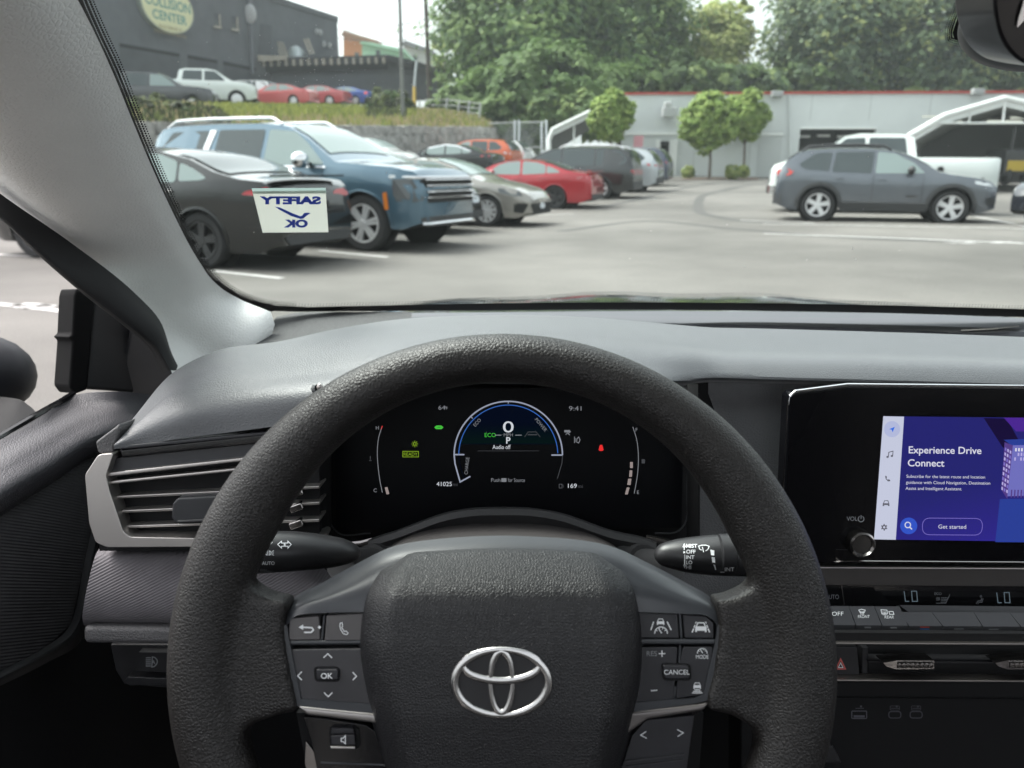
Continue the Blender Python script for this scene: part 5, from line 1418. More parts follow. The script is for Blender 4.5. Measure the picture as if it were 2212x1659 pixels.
def zsc(S, k, kx=1.0):
    S = dict(S); S['top'] = [(x * kx, z) for x, z in S['top']]; S['belt'] = [(x * kx, z) for x, z in S['belt']]; S['side'] = [[(x * kx, z) for x, z in p] for p in S['side']]; S['wb'] *= kx; S['ws'] = tuple(x * kx for x in S['ws'])
    q = dict(S); q['top'] = [(x, z * k) for x, z in S['top']]; q['belt'] = [(x, z * k) for x, z in S['belt']]; q['side'] = [[(x, z * k) for x, z in p] for p in S['side']]; return q
def ground_at(px, py, D=None):
    if D is None: return gp_(px, py)
    p = atD(px, py, D); return V((p.x, p.y, gz(p.x, p.y)))
# -- near row
car('sedan', 'black sedan cut off by the pillar, red tail lamp behind the sticker', gp_(440, 580), H2, SEDAN, (.004, .0045, .005), 'rl', rims=M_alloyd, metal=0,
    extras=(('side', ('tail_lamp', [(-1.0, .88), (-.98, .98), (-.72, .93), (-.66, .89)], M_red, .012, (-1, 1), .03)), ('end', ('tail_lamp', [(.42, .83), (.42, .93), (.75, .95), (.76, .84)], M_red, False)), ('end', ('tail_lamp', [(-.76, .84), (-.75, .95), (-.42, .93), (-.42, .83)], M_red, False)), ('end', ('number_plate', [(-.26, .68), (-.26, .82), (.26, .82), (.26, .68)], M_under, False)), ('end', ('rear_diffuser', [(-.7, .3), (-.72, .42), (.72, .42), (.7, .3)], M_clad, False)), ('mesh', ('spoiler', paint((.012, .013, .014), .3, .2), lambda m, sp, xa: m.box((-.98, 0, 1.105), (.16, 1.36, .022))))))
def tahoe_front(m, sp, xa):
    for k in range(4):
        z = .79 + .085 * k
        ys = [-.74 + 1.48 * i / 14 for i in range(15)]
        m.grid([[V((xa(y, z, True) + .03, y, z - .012)) for y in ys], [V((xa(y, z, True) + .045, y, z)) for y in ys], [V((xa(y, z, True) + .03, y, z + .012)) for y in ys]])
    ys = [-.98 + 1.96 * i / 20 for i in range(21)]
    m.grid([[V((xa(y, 1.06, True) + .02, y, 1.055)) for y in ys], [V((xa(y, 1.06, True) + .035, y, 1.075)) for y in ys], [V((xa(y, 1.06, True) + .015, y, 1.10)) for y in ys]])
    ys = [-.8 + 1.6 * i / 14 for i in range(15)]
    m.grid([[V((xa(y, .5, True) + .02, y, .395)) for y in ys], [V((xa(y, .5, True) + .035, y, .415)) for y in ys], [V((xa(y, .5, True) + .015, y, .44)) for y in ys]])
car('large_suv', 'big blue SUV with chrome grille and roof rails beside the black sedan', gp_(785, 543), -24, BIG, (.066, .128, .178), 'fr', rims=M_alloy, spokes=6, metal=.35, rough=.34,
    extras=(('mirror', M_chrome), ('handle', M_chrome), ('rails', (-.95, 1.45, M_alloy)),
            ('side', ('pillar_slash', [(-.08, 1.25), (.04, 1.25), (.20, 1.77), (.08, 1.77)], M_alloy, .014, (-1, 1), .01)),
            ('side', ('head_lamp', [(3.62, .80), (3.60, 1.05), (3.86, 1.06), (3.86, .76)], M_lampd, .012, (-1, 1), .03)),
            ('side', ('day_light', [(3.55, 1.075), (3.55, 1.11), (3.9, 1.10), (3.9, 1.065)], M_lamp, .016, (-1, 1), .01)),
            ('side', ('side_marker', [(3.47, .62), (3.45, .86), (3.51, .87), (3.53, .62)], M_orange, .018, (-1, 1), .02)),
            ('side', ('window_moulding', [(-.1, 1.225), (2.45, 1.20), (2.45, 1.225), (-.1, 1.25)], M_chrome, .012, (-1, 1), .004)),
            ('end', ('grille', [(-.78, .72), (-.80, 1.06), (.80, 1.06), (.78, .72)], M_under)), ('end', ('head_lamp', [(-.98, .72), (-.98, 1.05), (-.80, 1.05), (-.78, .74)], M_lampd)), ('end', ('head_lamp', [(.78, .74), (.80, 1.05), (.98, 1.05), (.98, .72)], M_lampd)),
            ('end', ('bumper_inset', [(-.8, .38), (-.82, .52), (.82, .52), (.8, .38)], M_clad)), ('mesh', ('grille_bars', M_chrome, tahoe_front))))
car('sedan', 'dark car showing only its nose between the blue SUV and the beige sedan', ground_at(868, 500, 14.6), -22, zsc(SEDAN, 1.10), (.016, .017, .019), 'fr', metal=.1,
    extras=(('end', ('grille', [(-.6, .48), (-.62, .72), (.62, .72), (.6, .48)], M_under)), ('end', ('number_plate', [(.18, .56), (.18, .70), (.5, .70), (.5, .56)], M_plate)), ('end', ('bumper', [(-.85, .28), (-.85, .42), (.85, .42), (.85, .28)], M_clad, True, .05))))
car('sedan', 'beige sedan with a dark lower grille next to the red sedan', gp_(1050, 490), -20, SEDAN, (.30, .285, .26), 'fr', rims=M_alloy, spokes=10, metal=.4,
    extras=(('side', ('head_lamp', [(3.12, .74), (3.1, .82), (3.55, .76), (3.62, .66), (3.45, .66)], M_lampd, .012, (-1, 1), .02)), ('end', ('grille', [(-.6, .27), (-.7, .50), (.7, .50), (.6, .27)], M_under)), ('end', ('side_duct', [(-.86, .30), (-.86, .52), (-.74, .52), (-.76, .30)], M_under)), ('end', ('number_plate', [(-.17, .38), (-.17, .50), (.17, .50), (.17, .38)], M_plate)), ('side', ('side_duct', [(3.52, .32), (3.5, .52), (3.64, .5), (3.66, .34)], M_under, .012, (-1, 1), .02))))
car('sedan', 'bright red sedan with black wheels parked tail out in the yard', gp_(1197, 452), H2, SEDAN, (.36, .012, .022), 'rl', rims=M_alloyd, metal=.2,
    extras=(('side', ('tail_lamp', [(-1.0, .88), (-.98, .98), (-.70, .94), (-.64, .89)], mat('pale_lamp', (.45, .12, .13), .15, coat=1.0), .012, (-1, 1), .03)), ('end', ('tail_lamp', [(.30, .84), (.30, .92), (.75, .95), (.76, .84)], M_red, False)), ('end', ('rear_diffuser', [(-.7, .28), (-.75, .44), (.75, .44), (.7, .28)], M_clad, False)), ('mesh', ('spoiler', paint((.36, .012, .022), .3, .2), lambda m, sp, xa: m.box((-.98, 0, 1.105), (.16, 1.36, .022))))))
car('van', 'dark grey van with long side glass behind the red sedan', ground_at(1296, 433, 26.6), H2, VAN, (.028, .030, .031), 'rl', rims=M_alloy, metal=.5,
    extras=(('end', ('tail_lamp', [(-.9, .85), (-.9, 1.0), (.9, 1.0), (.9, .85)], M_red, False)), ('end', ('bumper', [(-.85, .35), (-.85, .6), (.85, .6), (.85, .35)], M_clad, False, .03)), ('rails', (-.7, 1.6, M_alloy))))
car('suv', 'silver SUV with slim red tail lamp beyond the dark grey van', ground_at(1362, 420, 30.0), H2, SUV, (.42, .45, .47), 'rl', rims=M_alloy,
    extras=(('side', ('tail_lamp', [(-.93, .98), (-.9, 1.06), (-.55, 1.10), (-.6, 1.02)], M_red, .014, (-1, 1), .02)), ('end', ('tail_lamp', [(-.85, 1.0), (-.85, 1.06), (.85, 1.06), (.85, 1.0)], M_red, False)), ('end', ('bumper', [(-.8, .35), (-.8, .58), (.8, .58), (.8, .35)], M_clad, False, .03))))
car('suv', 'dark blue SUV last in the row before the grey building', ground_at(1392, 410, 34.0), H2, SUV, (.045, .055, .085), 'rl', rims=M_alloy,
    extras=(('side', ('tail_lamp', [(-.93, .98), (-.9, 1.06), (-.6, 1.10), (-.62, 1.02)], M_red, .014, (-1, 1), .02)),))
# -- back row under the stone wall
car('suv', 'white car half hidden behind the bonnet of the blue SUV', ground_at(842, 372, 33.0), H1, SUV, (.68, .70, .70), 'fr', metal=.1, near=False)
car('sedan', 'black sedan with chrome window line under the stone wall', ground_at(1010, 375, 33.0), H2, SEDAN, (.015, .016, .018), 'rl', near=True, metal=.2,
    extras=(('side', ('window_line', [(1.9, 1.27), (1.1, 1.41), (.5, 1.36), (-.1, 1.15), (-.2, 1.1), (-.1, 1.12), (.5, 1.31), (1.1, 1.36), (1.9, 1.22)], M_chrome, .014, (-1, 1), .01)), ('side', ('tail_lamp', [(-1.0, .88), (-.98, .98), (-.60, .95), (-.60, .89)], M_red, .012, (-1, 1), .02))))
car('suv', 'orange SUV between the black sedan and the white hatchback', ground_at(1062, 368, 36.0), H2, SUV, (.50, .085, .02), 'rl', near=False, metal=.1,
    extras=(('side', ('tail_lamp', [(-.93, .98), (-.9, 1.06), (-.6, 1.10), (-.62, 1.02)], M_lamp, .014, (-1, 1), .02)),))
car('hatchback', 'white hatchback with red tail lamp next to the orange SUV', ground_at(1092, 366, 38.0), H2, SUV, (.70, .72, .72), 'rl', near=False, metal=.1,
    extras=(('side', ('tail_lamp', [(-.93, .98), (-.9, 1.12), (-.7, 1.12), (-.7, 1.02)], M_red, .014, (-1, 1), .02)),))
# -- right side
pr_, pf_ = ground_at(1762, 480, 17.0), ground_at(2052, 487, 16.1)
hd_ = math.degrees(atan2(pf_.y - pr_.y, pf_.x - pr_.x))
car('suv', 'grey SUV with glowing red tail lamp in front of the white pickup', pr_, hd_, zsc(SUV, .935, .958), (.115, .128, .147), 'rr', rims=M_alloy, clad=True, metal=.5, rough=.34,
    extras=(('mirror', M_clad), ('rails', (-.45, 1.35, M_alloyd)), ('side', ('tail_lamp', [(-.93, .98), (-.91, 1.10), (-.66, 1.12), (-.58, 1.03), (-.66, .98)], M_lit, .014, (-1, 1), .03)), ('end', ('tail_lamp', [(-.88, 1.0), (-.88, 1.10), (-.4, 1.10), (-.4, 1.04)], M_red, False)), ('end', ('bumper', [(-.86, .36), (-.86, .62), (.86, .62), (.86, .36)], M_clad, False, .03)), ('side', ('head_lamp', [(2.96, .85), (2.96, .91), (3.24, .87), (3.34, .79), (3.16, .81)], M_lamp, .014, (-1, 1), .02)), ('side', ('fog_panel', [(3.22, .43), (3.22, .58), (3.38, .57), (3.38, .43)], M_clad, .012, (-1, 1), .02)), ('side', ('badge', [(1.72, .55), (1.72, .60), (1.92, .60), (1.92, .55)], M_alloyd, .01, (-1, 1), .01))))
tp_at = ground_at(1728, 452, 20.3)
def bed_holes(m, sp, xa):
    for x, z in ((.18, 1.12), (-.75, .86)):
        for s in (-1, 1):
            c = sp(x, z, s, .012)
            m.tube([c, c + V((0, s * .012, 0))], .075, 16)
car('pickup_truck', 'white pickup with round holes in its bed side behind the grey SUV', tp_at, hd_ - 180, zsc(TRUCK, 1.05, .90), (.66, .70, .68), 'fl', metal=.0, rims=M_alloy,
    extras=(('mirror', paint((.66, .70, .68), .3, 0)), ('mesh', ('bed_port', M_under, bed_holes)), ('end', ('grille', [(-.75, .72), (-.75, 1.08), (.75, 1.08), (.75, .72)], M_alloyd)), ('end', ('bumper', [(-.95, .48), (-.95, .68), (.95, .68), (.95, .48)], M_chrome, True, .05)), ('side', ('head_lamp', [(3.87, .9), (3.87, 1.08), (4.05, 1.06), (4.07, .9)], M_lamp, .014, (-1, 1), .02))))
car('sedan', 'dark car nose at the picture edge beside the grey SUV', ground_at(2420, 500, 14.6), 200, SEDAN, (.016, .018, .024), 'fl', metal=.2, extras=(('end', ('number_plate', [(-.3, .42), (-.3, .56), (.1, .56), (.1, .42)], M_plate)), ('side', ('head_lamp', [(3.12, .74), (3.1, .82), (3.55, .76), (3.62, .66), (3.45, .66)], M_lampd, .012, (-1, 1), .02))))
# ================================================================ UPPER YARD, WALL, BUILDINGS
UZ = 5.7
M_stone = mat('stone', (.30, .29, .275), .9, spec=.2, bump=('noise', 5, .8, .06), var=(3.0, .35))
M_dgrey = mat('dark_cladding', (.105, .110, .122), .8, spec=.25, var=(.8, .12))
M_dgrey2 = mat('dark_door', (.075, .079, .088), .75, spec=.25, var=(1.2, .12))
M_white = mat('white_paint', (.66, .68, .66), .6)
M_wood = mat('weathered_timber', (.36, .33, .28), .85, var=(8, .2))
M_lgrey = mat('pale_cladding', (.54, .57, .565), .7, spec=.3, var=(.6, .05))
# retaining wall of rough blocks in courses
WL = [atD(230, 290, 24.0), atD(560, 300, 30.0), atD(820, 305, 35.0), atD(1042, 305, 40.0), atD(1060, 305, 44.0)]
WT = [(230, 262, 24.0), (560, 268, 30.0), (820, 272, 35.0), (1042, 274, 40.0), (1062, 278, 44.0)]
wt = [atD(*q) for q in WT]
rnd = random.Random(5)
root = empty('stone_wall', (wt[1].x, wt[1].y, gz(wt[1].x, wt[1].y)))
tag(root, 'grey block retaining wall behind the back row of cars', 'retaining wall')
N = 60; wline = cat([tuple(p) for p in wt], N)
for c in range(9):
    mb = MB()
    for i in range(N - 1):
        a, b = V(wline[i]), V(wline[i + 1]); z1 = (a.z + b.z) / 2 - .38 * c
        d = (b - a); d.z = 0; ln = d.length; d.normalize(); q = V((d.y, -d.x, 0))
        off = .5 if c % 2 else 0
        cc = a + d * (ln * (.5 + off)) + q * (rnd.uniform(-.03, .05) + .05 * c); cc.z = z1 - .19
        R = Matrix((d, q, V((0, 0, 1)))).transposed()
        j = [V((rnd.uniform(-.03, .03), rnd.uniform(-.03, .03), rnd.uniform(-.03, .03))) for _ in range(8)]
        vs = [R @ (V((x * ln * .49, y * .3, z * .185)) + j[k]) + cc for k, (x, y, z) in enumerate([(x, y, z) for x in (-1, 1) for y in (-1, 1) for z in (-1, 1)])]
        mb.add(vs, [(0, 1, 3, 2), (4, 6, 7, 5), (0, 4, 5, 1), (2, 3, 7, 6), (0, 2, 6, 4), (1, 5, 7, 3)])
    mb.build('course', M_stone, root, origin=root.location, smooth=False)
# bank from the wall top up to the upper yard
M_soil = mat('bank_soil', (.10, .095, .06), .95, var=(.5, .3))
mb = MB()
up = [(230, 236, 34.0), (560, 236, 44.0), (780, 238, 50.0), (960, 250, 52.0), (1062, 268, 52.0)]
r1 = cat([tuple(p + V((0, .3, -.15))) for p in wt], 30); r2 = cat([tuple(atD(*q)) for q in up], 30)
rm = [tuple((V(a) + V(b)) / 2 + V((0, 0, .3))) for a, b in zip(r1, r2)]
r3 = [(p[0] * 2.2 - 6, p[1] + 70, p[2] + .3) for p in r2]
mb.grid([r1, rm, r2, r3]); tag(mb.build('bank', M_soil), kind='structure')
def blades(name, pts, n, h, w_, mats, label=None, seed=1, spread=.6, kind='stuff', bend=.3, cols=None):
    """tufts of grass along a surface given as rows of points"""
    r = random.Random(seed); mb = MB()
    for i in range(n):
        p = pts(r); hh = h * r.uniform(.5, 1.2); a = r.uniform(0, 6.28); d = V((cos(a), sin(a), 0)) * w_
        l = V((r.uniform(-bend, bend), r.uniform(-bend, bend), 1)) * hh
        m = r.randrange(len(mats)) if cols is None else cols(p, r)
        mb.add([p - d, p + d, p + l + d * .2, p + l - d * .2], [(0, 1, 2, 3)], m)
    o = mb.build(name, mats, smooth=False)
    tag(o, label, None, None, kind); return o
G1 = thin('grass_lime', (.25, .27, .07)); G2 = thin('grass_green', (.14, .17, .055)); G3 = thin('grass_dry', (.30, .25, .14)); G4 = thin('weeds_dark', (.055, .062, .032))
def bankpt(r):
    u = r.random(); k = u * 28.99; i = int(k); f = k - i; v = r.random() ** .8
    A = V(r1[i]).lerp(V(r1[i + 1]), f); M_ = V(rm[i]).lerp(V(rm[i + 1]), f); B = V(r2[i]).lerp(V(r2[i + 1]), f)
    return A.lerp(M_, v * 2) if v < .5 else M_.lerp(B, v * 2 - 1)
def bankcol(p, r):
    d = (p - EYE).dot(fw); px = CX + (p - EYE).dot(RT) / d * F; py = CY - (p - EYE).dot(UP) / d * F
    if px < 470 + 30 * sin(p.x): return r.choice((3, 3, 3, 2, 1))
    if py > 262 - (px - 470) * .01: return r.choice((2, 2, 1, 0)) 
    if px > 790 and px < 880: return r.choice((1, 3, 3))
    return r.choice((0, 0, 0, 1)) if px < 900 else r.choice((2, 1, 2, 0))
blades('grass', bankpt, 11000, .34, .07, [G1, G2, G3, G4], seed=4, cols=bankcol)
mb = MB(); r = random.Random(9)
# ---- dark building on the upper yard
FA, FB = V((-27.5, 44.0, 0)), V((-17.0, 72.4, 0))
fd = (FB - FA).normalized(); fn = V((fd.y, -fd.x, 0))
if fn.y > 0: fn = -fn
class Wallp:
    def __init__(s, p, n): s.p, s.n = p, n
    def at(s, px, py, h=0.0): return hit(px, py, s.p + s.n * h, s.n)
BF = Wallp(FB, fn)
DB = empty('warehouse', (FA.x, FA.y, UZ)); tag(DB, 'charcoal warehouse with an oval cream sign and garage bays', 'building')
zt_ = BF.at(728, 40).z
def bpart(mb, n, m, **k): return mb.build(n, m, DB, origin=DB.location, **k)
mb = MB()
far = BF.at(728, 40); nearp = BF.at(20, 100)
a, b = V((nearp.x, nearp.y, 0)) - fd * 8, V((far.x, far.y, 0))
back = -fn * 14
mb.prism([V((a.x, a.y, zt_)), V((b.x, b.y, zt_)), V((b.x, b.y, zt_)) + back, V((a.x, a.y, zt_)) + back], [V((a.x, a.y, 3)), V((b.x, b.y, 3)), V((b.x, b.y, 3)) + back, V((a.x, a.y, 3)) + back])
bpart(mb, 'wall', M_dgrey, smooth=False)
mb = MB(); q = fn * .12
mb.prism([V((a.x, a.y, zt_ + .15)) + q, V((b.x, b.y, zt_ + .15)) + q, V((b.x, b.y, zt_ - .3)) + q, V((a.x, a.y, zt_ - .3)) + q], [V((a.x, a.y, zt_ + .15)), V((b.x, b.y, zt_ + .15)), V((b.x, b.y, zt_ - .3)), V((a.x, a.y, zt_ - .3))])
bpart(mb, 'parapet', M_dgrey2, smooth=False)
def wp_(mb, pts, h0, h1, m=0): mb.prism([BF.at(x, y, h1) for x, y in pts], [BF.at(x, y, h0) for x, y in pts], m)
for q in ([(258, 93), (388, 116), (388, 200), (258, 200)], [(405, 118), (470, 130), (470, 210), (405, 210)], [(482, 132), (553, 147), (553, 215), (482, 215)]):
    mb = MB(); wp_(mb, q, -.1, .03)
    bpart(mb, 'garage_door', M_dgrey2, smooth=False)
    mb = MB(); (x0, y0), (x1, y1) = q[0], q[1]
    wp_(mb, [(x0, y0), (x1, y1), (x1, y1 + 7), (x0, y0 + 8)], .03, .05); bpart(mb, 'door_recess', mat('recess', (.012, .012, .014), .9), smooth=False)
for x0, y0 in ((462, 28), (500, 34)):
    mb = MB(); mb_ = [(x0, y0), (x0 + 15, y0 + 2), (x0 + 17, y0 + 32), (x0 + 2, y0 + 30)]
    wp_(mb, mb_, -.1, .05, 0); wp_(mb, [(x0 + 3, y0 + 18), (x0 + 9, y0 + 19), (x0 + 9, y0 + 27), (x0 + 3, y0 + 26)], .05, .07, 1); wp_(mb, [(x0 + 11, y0 + 3), (x0 + 14, y0 + 3), (x0 + 15, y0 + 28), (x0 + 12, y0 + 28)], .05, .12, 2); wp_(mb, [(x0, y0 + 27), (x0 + 17, y0 + 29), (x0 + 17, y0 + 34), (x0, y0 + 31)], .05, .2, 2)
    bpart(mb, 'window', [M_dgrey2, mat('pane', (.10, .11, .10), .2), M_wood], smooth=False)
mb = MB(); mb.tube([BF.at(538, -20, .15), BF.at(545, 160, .15)], .16, 8); bpart(mb, 'downpipe', mat('pipe_grey', (.11, .115, .13), .6))
mb = MB(); mb.ball(BF.at(540, 30, .25), (.5, .2, .7)); bpart(mb, 'vent_cowl', mat('cowl', (.36, .36, .37), .7))
mb = MB(); wp_(mb, [(562, 50), (588, 56), (584, 130), (556, 124)], .0, .04); bpart(mb, 'loading_door', M_dgrey2, smooth=False)
for x, y in ((684, 68), (692, 70), (700, 95), (712, 98)):
    mb = MB(); mb.ball(BF.at(x, y, .2), (.18, .1, .25)); bpart(mb, 'wall_lamp', mat('lamp_case', (.4, .4, .4), .6))
# oval sign
sc_ = BF.at(360, 16, .22); ss = (sc_ - EYE).dot(fw) / F
SG = empty('oval_sign', sc_); tag(SG, 'oval cream sign with teal lettering on the charcoal warehouse', 'sign')
EU = (V((0, 0, 1))); ER = fd
def sgp(x, y, h): return sc_ + ER * x + EU * y + fn * h
# size the oval so its outline meets the measured extremes
rxm = abs((BF.at(417, 30, .22) - BF.at(303, 10, .22)).dot(fd)) / 2; rym = abs(BF.at(372, 74, .22).z - sc_.z)
mb = MB(); n = 48
mb.prism([sgp(rxm * cos(2 * pi * i / n), rym * sin(2 * pi * i / n), .12) for i in range(n)], [sgp(rxm * cos(2 * pi * i / n), rym * sin(2 * pi * i / n), -.18) for i in range(n)], 0)
mb.prism([sgp(rxm * .955 * cos(2 * pi * i / n), rym * .955 * sin(2 * pi * i / n), .135) for i in range(n)], [sgp(rxm * .955 * cos(2 * pi * i / n), rym * .955 * sin(2 * pi * i / n), .10) for i in range(n)], 1)
mb.build('board', [mat('sign_rim', (.26, .29, .25), .6), mat('sign_cream', (.62, .61, .38), .6)], SG, origin=sc_, smooth=False)
mb = MB(); fs = lambda x, y: sgp(x, -y, .145)
mb.text(fs, .02, .08, .62, 'COLLISION', 0, align='C', width=rxm * 1.72, bold=.02); mb.text(fs, .06, .86, .56, 'CENTER', 0, align='C', width=rxm * 1.3, bold=.02)
mb.text(fs, .0, 1.30, .22, 'AUTO BODY', 1, align='C', width=rxm * .7) if False else None
for yy, wv in ((1.25, .42), (1.6, .62)):
    k = 0; x = -wv * rxm
    rr = random.Random(int(yy * 10))
    while x < wv * rxm:
        mb.stroke(fs, [(x, yy - .12), (x + .06, yy + .12), (x + .12, yy - .05)], .05, 1); x += rr.uniform(.18, .3)
mb.grid([[fs(-rxm * .55, -.75), fs(rxm * .55, -.75)], [fs(-rxm * .6, -1.25), fs(rxm * .6, -1.25)]], 2)
for k in range(12): mb.stroke(fs, [(-rxm * .5 + k * rxm / 11.5, -1.2), (-rxm * .5 + k * rxm / 11.5, -.8)], .05, 3)
mb.build('lettering', [mat('sign_teal', (.10, .26, .24), .6), mat('sign_brown', (.22, .18, .10), .6), mat('sign_tan', (.36, .24, .12), .6), mat('sign_umber', (.22, .13, .06), .6)], SG, origin=sc_, smooth=False)
# ---- lean-to shed with timber rack
SHp = Wallp(atD(760, 160, 62.0), V((.10, -.99, 0)).normalized())
SH = empty('shed', (SHp.p.x, SHp.p.y, UZ)); tag(SH, 'low dark shed with a row of rafter ends beside the charcoal warehouse', 'shed')
mb = MB()
def shp(mb, pts, h0, h1, m=0): mb.prism([SHp.at(x, y, h1) for x, y in pts], [SHp.at(x, y, h0) for x, y in pts], m)
shp(mb, [(540, 128), (838, 128), (960, 156), (966, 215), (540, 235)], -8, 0); mb.build('wall', M_dgrey, SH, origin=SH.location, smooth=False)
mb = MB(); shp(mb, [(556, 128), (838, 118), (900, 132), (964, 154), (964, 162), (900, 142), (838, 132), (556, 140)], -8, 1.0); mb.build('roof', mat('shed_roof', (.03, .03, .033), .8), SH, origin=SH.location, smooth=False)
mb = MB(); shp(mb, [(556, 142), (838, 134), (838, 150), (556, 158)], .0, .5); mb.build('soffit', M_matte, SH, origin=SH.location, smooth=False)
mb = MB(); shp(mb, [(556, 119), (620, 121), (620, 129), (558, 133)], .6, 1.5); mb.build('beam', M_wood, SH, origin=SH.location, smooth=False)
for i in range(17):
    x = 566 + i * 16.2; y = 130 - .42 * i
    mb = MB(); shp(mb, [(x, y), (x + 6, y), (x + 7, y + 14), (x + 1, y + 14)], .9, 1.12); mb.build('rafter', M_wood, SH, origin=SH.location, smooth=False)
for i, q in enumerate(([(590, 86), (614, 92), (626, 124), (606, 123)], [(655, 84), (669, 82), (682, 116), (668, 118)])):
    o = empty('pallet', SHp.at(*q[3], -1)); tag(o, ['slatted timber pallet leaning above the shed roof', 'narrow timber boards leaning further along the shed roof'][i], 'pallet')
    n = 4 if i == 0 else 2
    for k in range(n):
        a0, a1 = k / n, (k + .7) / n
        A_, B_, C_, D_ = [V(p) for p in q]
        mb = MB(); shp(mb, [tuple(A_.lerp(B_, a0)), tuple(A_.lerp(B_, a1)), tuple(D_.lerp(C_, a1)), tuple(D_.lerp(C_, a0))], -1.2, -1.0); mb.build('board', M_wood, o, origin=o.location, smooth=False)
mb = MB(); r = random.Random(2)
def tarp(u, v): return SHp.at(622 + u * 42, 122 - v * (26 * sin(pi * min(1, u * .9 + .1)) ** .7) * (1 - .25 * u), -1.5 + .6 * sin(u * 9) * v)
mb.grid([[tarp(i / 10, j / 6) for i in range(11)] for j in range(7)]); 
o = mb.build('tarpaulin', mat('tarp', (.55, .60, .62), .5)); tag(o, 'crumpled pale tarpaulin lying between the leaning boards', 'tarpaulin')
# ---- cars on the upper yard
def up_at(px, py, D): 
    return atD(px, py, D)
gu = 'cars on the upper yard'
car('sedan', 'larger red sedan on the grassy bank, left of the other red one', up_at(634, 229, 51.0), H2 + 8, SEDAN, (.55, .09, .09), 'rl', near=False, metal=.1, group=gu, extras=(('side', ('tail_lamp', [(-1.0, .84), (-.98, .98), (-.70, .96), (-.64, .86)], M_red, .012, (-1, 1), .03)),))
car('sedan', 'smaller red sedan on the bank next to the blue car', up_at(712, 228, 56.0), H2 + 8, SEDAN, (.50, .08, .09), 'rl', near=False, metal=.1, group=gu)
car('sedan', 'bright blue car at the end of the upper row', up_at(768, 227, 60.0), H2, SEDAN, (.06, .12, .42), 'rl', near=False, metal=.1, group=gu, extras=(('side', ('tail_lamp', [(-1.05, .80), (-1.02, .96), (-.8, .96), (-.8, .82)], M_lit, .02, (-1, 1), .03)),))
car('van', 'white van parked behind the red sedan on the bank', up_at(552, 229, 54.0), H2 + 10, VAN, (.62, .65, .66), 'rl', near=False, metal=0, group=gu)
car('pickup_truck', 'white truck cab above the dark car on the upper yard', up_at(352, 228, 40.0), 12, TRUCK, (.68, .72, .70), 'rr', near=False, metal=0, group=gu)
car('suv', 'dark SUV in front of the white truck on the upper yard', up_at(268, 244, 36.0), 10, BIG, (.05, .05, .055), 'rr', near=False, metal=.2, group=gu)
# ---- lamp post, utility pole, guy guard, wires, fence posts on the bank
M_pole = mat('pole_grey', (.17, .175, .165), .6, metal=.3); M_tim = mat('pole_timber', (.075, .060, .052), .9)
def post(name, label, cat_, p0, p1, r, m, group=None, extra=None):
    root = empty(name, p0); tag(root, label, cat_, group)
    mb = MB(); mb.tube([p0, p1], [r, r * .8], 10); mb.build('shaft', m, root, origin=p0)
    if extra: extra(root, p1)
    return root
def lamp_head(root, p1):
    mb = MB(); mb.box(p1 + V((.5, -.2, .1)), (1.3, .5, .22)); mb.build('lamp_head', M_pole, root, origin=root.location, bevel=.05)
pb = atD(871, 272, 42.0); pt_ = atD(868, -30, 42.0)
post('lamp_post', 'thin grey lamp post standing on top of the stone wall', 'lamp post', pb, V((pb.x, pb.y, pt_.z)), .11, M_pole, extra=lamp_head)
pb = atD(930, 250, 56.0); pt_ = atD(919, -60, 56.0)
def arm(root, p1):
    mb = MB(); mb.box(p1 + V((0, 0, -1.0)), (2.4, .14, .16)); mb.build('crossarm', M_tim, root, origin=root.location)
post('utility_pole', 'brown timber utility pole in front of the leafy trees', 'utility pole', pb, V((pb.x - .25, pb.y, pt_.z)), .17, M_tim, extra=arm)
pb = atD(896, 246, 54.0); q = post('guy_guard', 'slanting pipe with a yellow lower half beside the utility pole', 'pole guard', pb, atD(895, 188, 54.0), .14, mat('guard_yellow', (.50, .33, .05), .6))
mb = MB(); mb.tube([atD(895, 188, 54.0), atD(900, 132, 54.0)], .09, 8); mb.build('upper_pipe', mat('pipe_pale', (.36, .39, .41), .5), q, origin=q.location)
for i, (y0, y1, ym) in enumerate(((44, 40, 58), (58, 54, 72), (76, 70, 92))):
    mb = MB(); A_, B_, C_ = atD(728, y0 + 6, 75.0), atD(925, y1, 56.0), atD(830, ym, 66.0)
    mb.tube([V(p) for p in cat([tuple(A_), tuple(C_), tuple(B_)], 16)], .035, 5)
    tag(mb.build('power_line', M_tim), 'sagging wire between the warehouse and the utility pole', 'power line', 'power lines in the sky')
M_fp = mat('fence_post', (.30, .31, .30), .6, metal=.3)
FN = empty('bank_fence', atD(980, 255, 47.0)); tag(FN, 'leaning wire fence posts along the dry grass bank', 'fence')
for x, y0, y1, D in ((905, 250, 215, 50), (918, 250, 214, 51), (964, 262, 212, 48), (990, 262, 216, 47), (1012, 264, 218, 46), (1036, 268, 222, 46)):
    mb = MB(); mb.tube([atD(x - 2, y0, D), atD(x + 2, y1, D)], .055, 8); mb.build('fence_post', M_fp, FN, origin=FN.location)
mb = MB(); 
for k in range(3): mb.tube([atD(906, 218 + 10 * k, 50.5), atD(964, 215 + 12 * k, 48), atD(1038, 224 + 11 * k, 46)], .02, 5)
mb.build('wire', M_fp, FN, origin=FN.location)
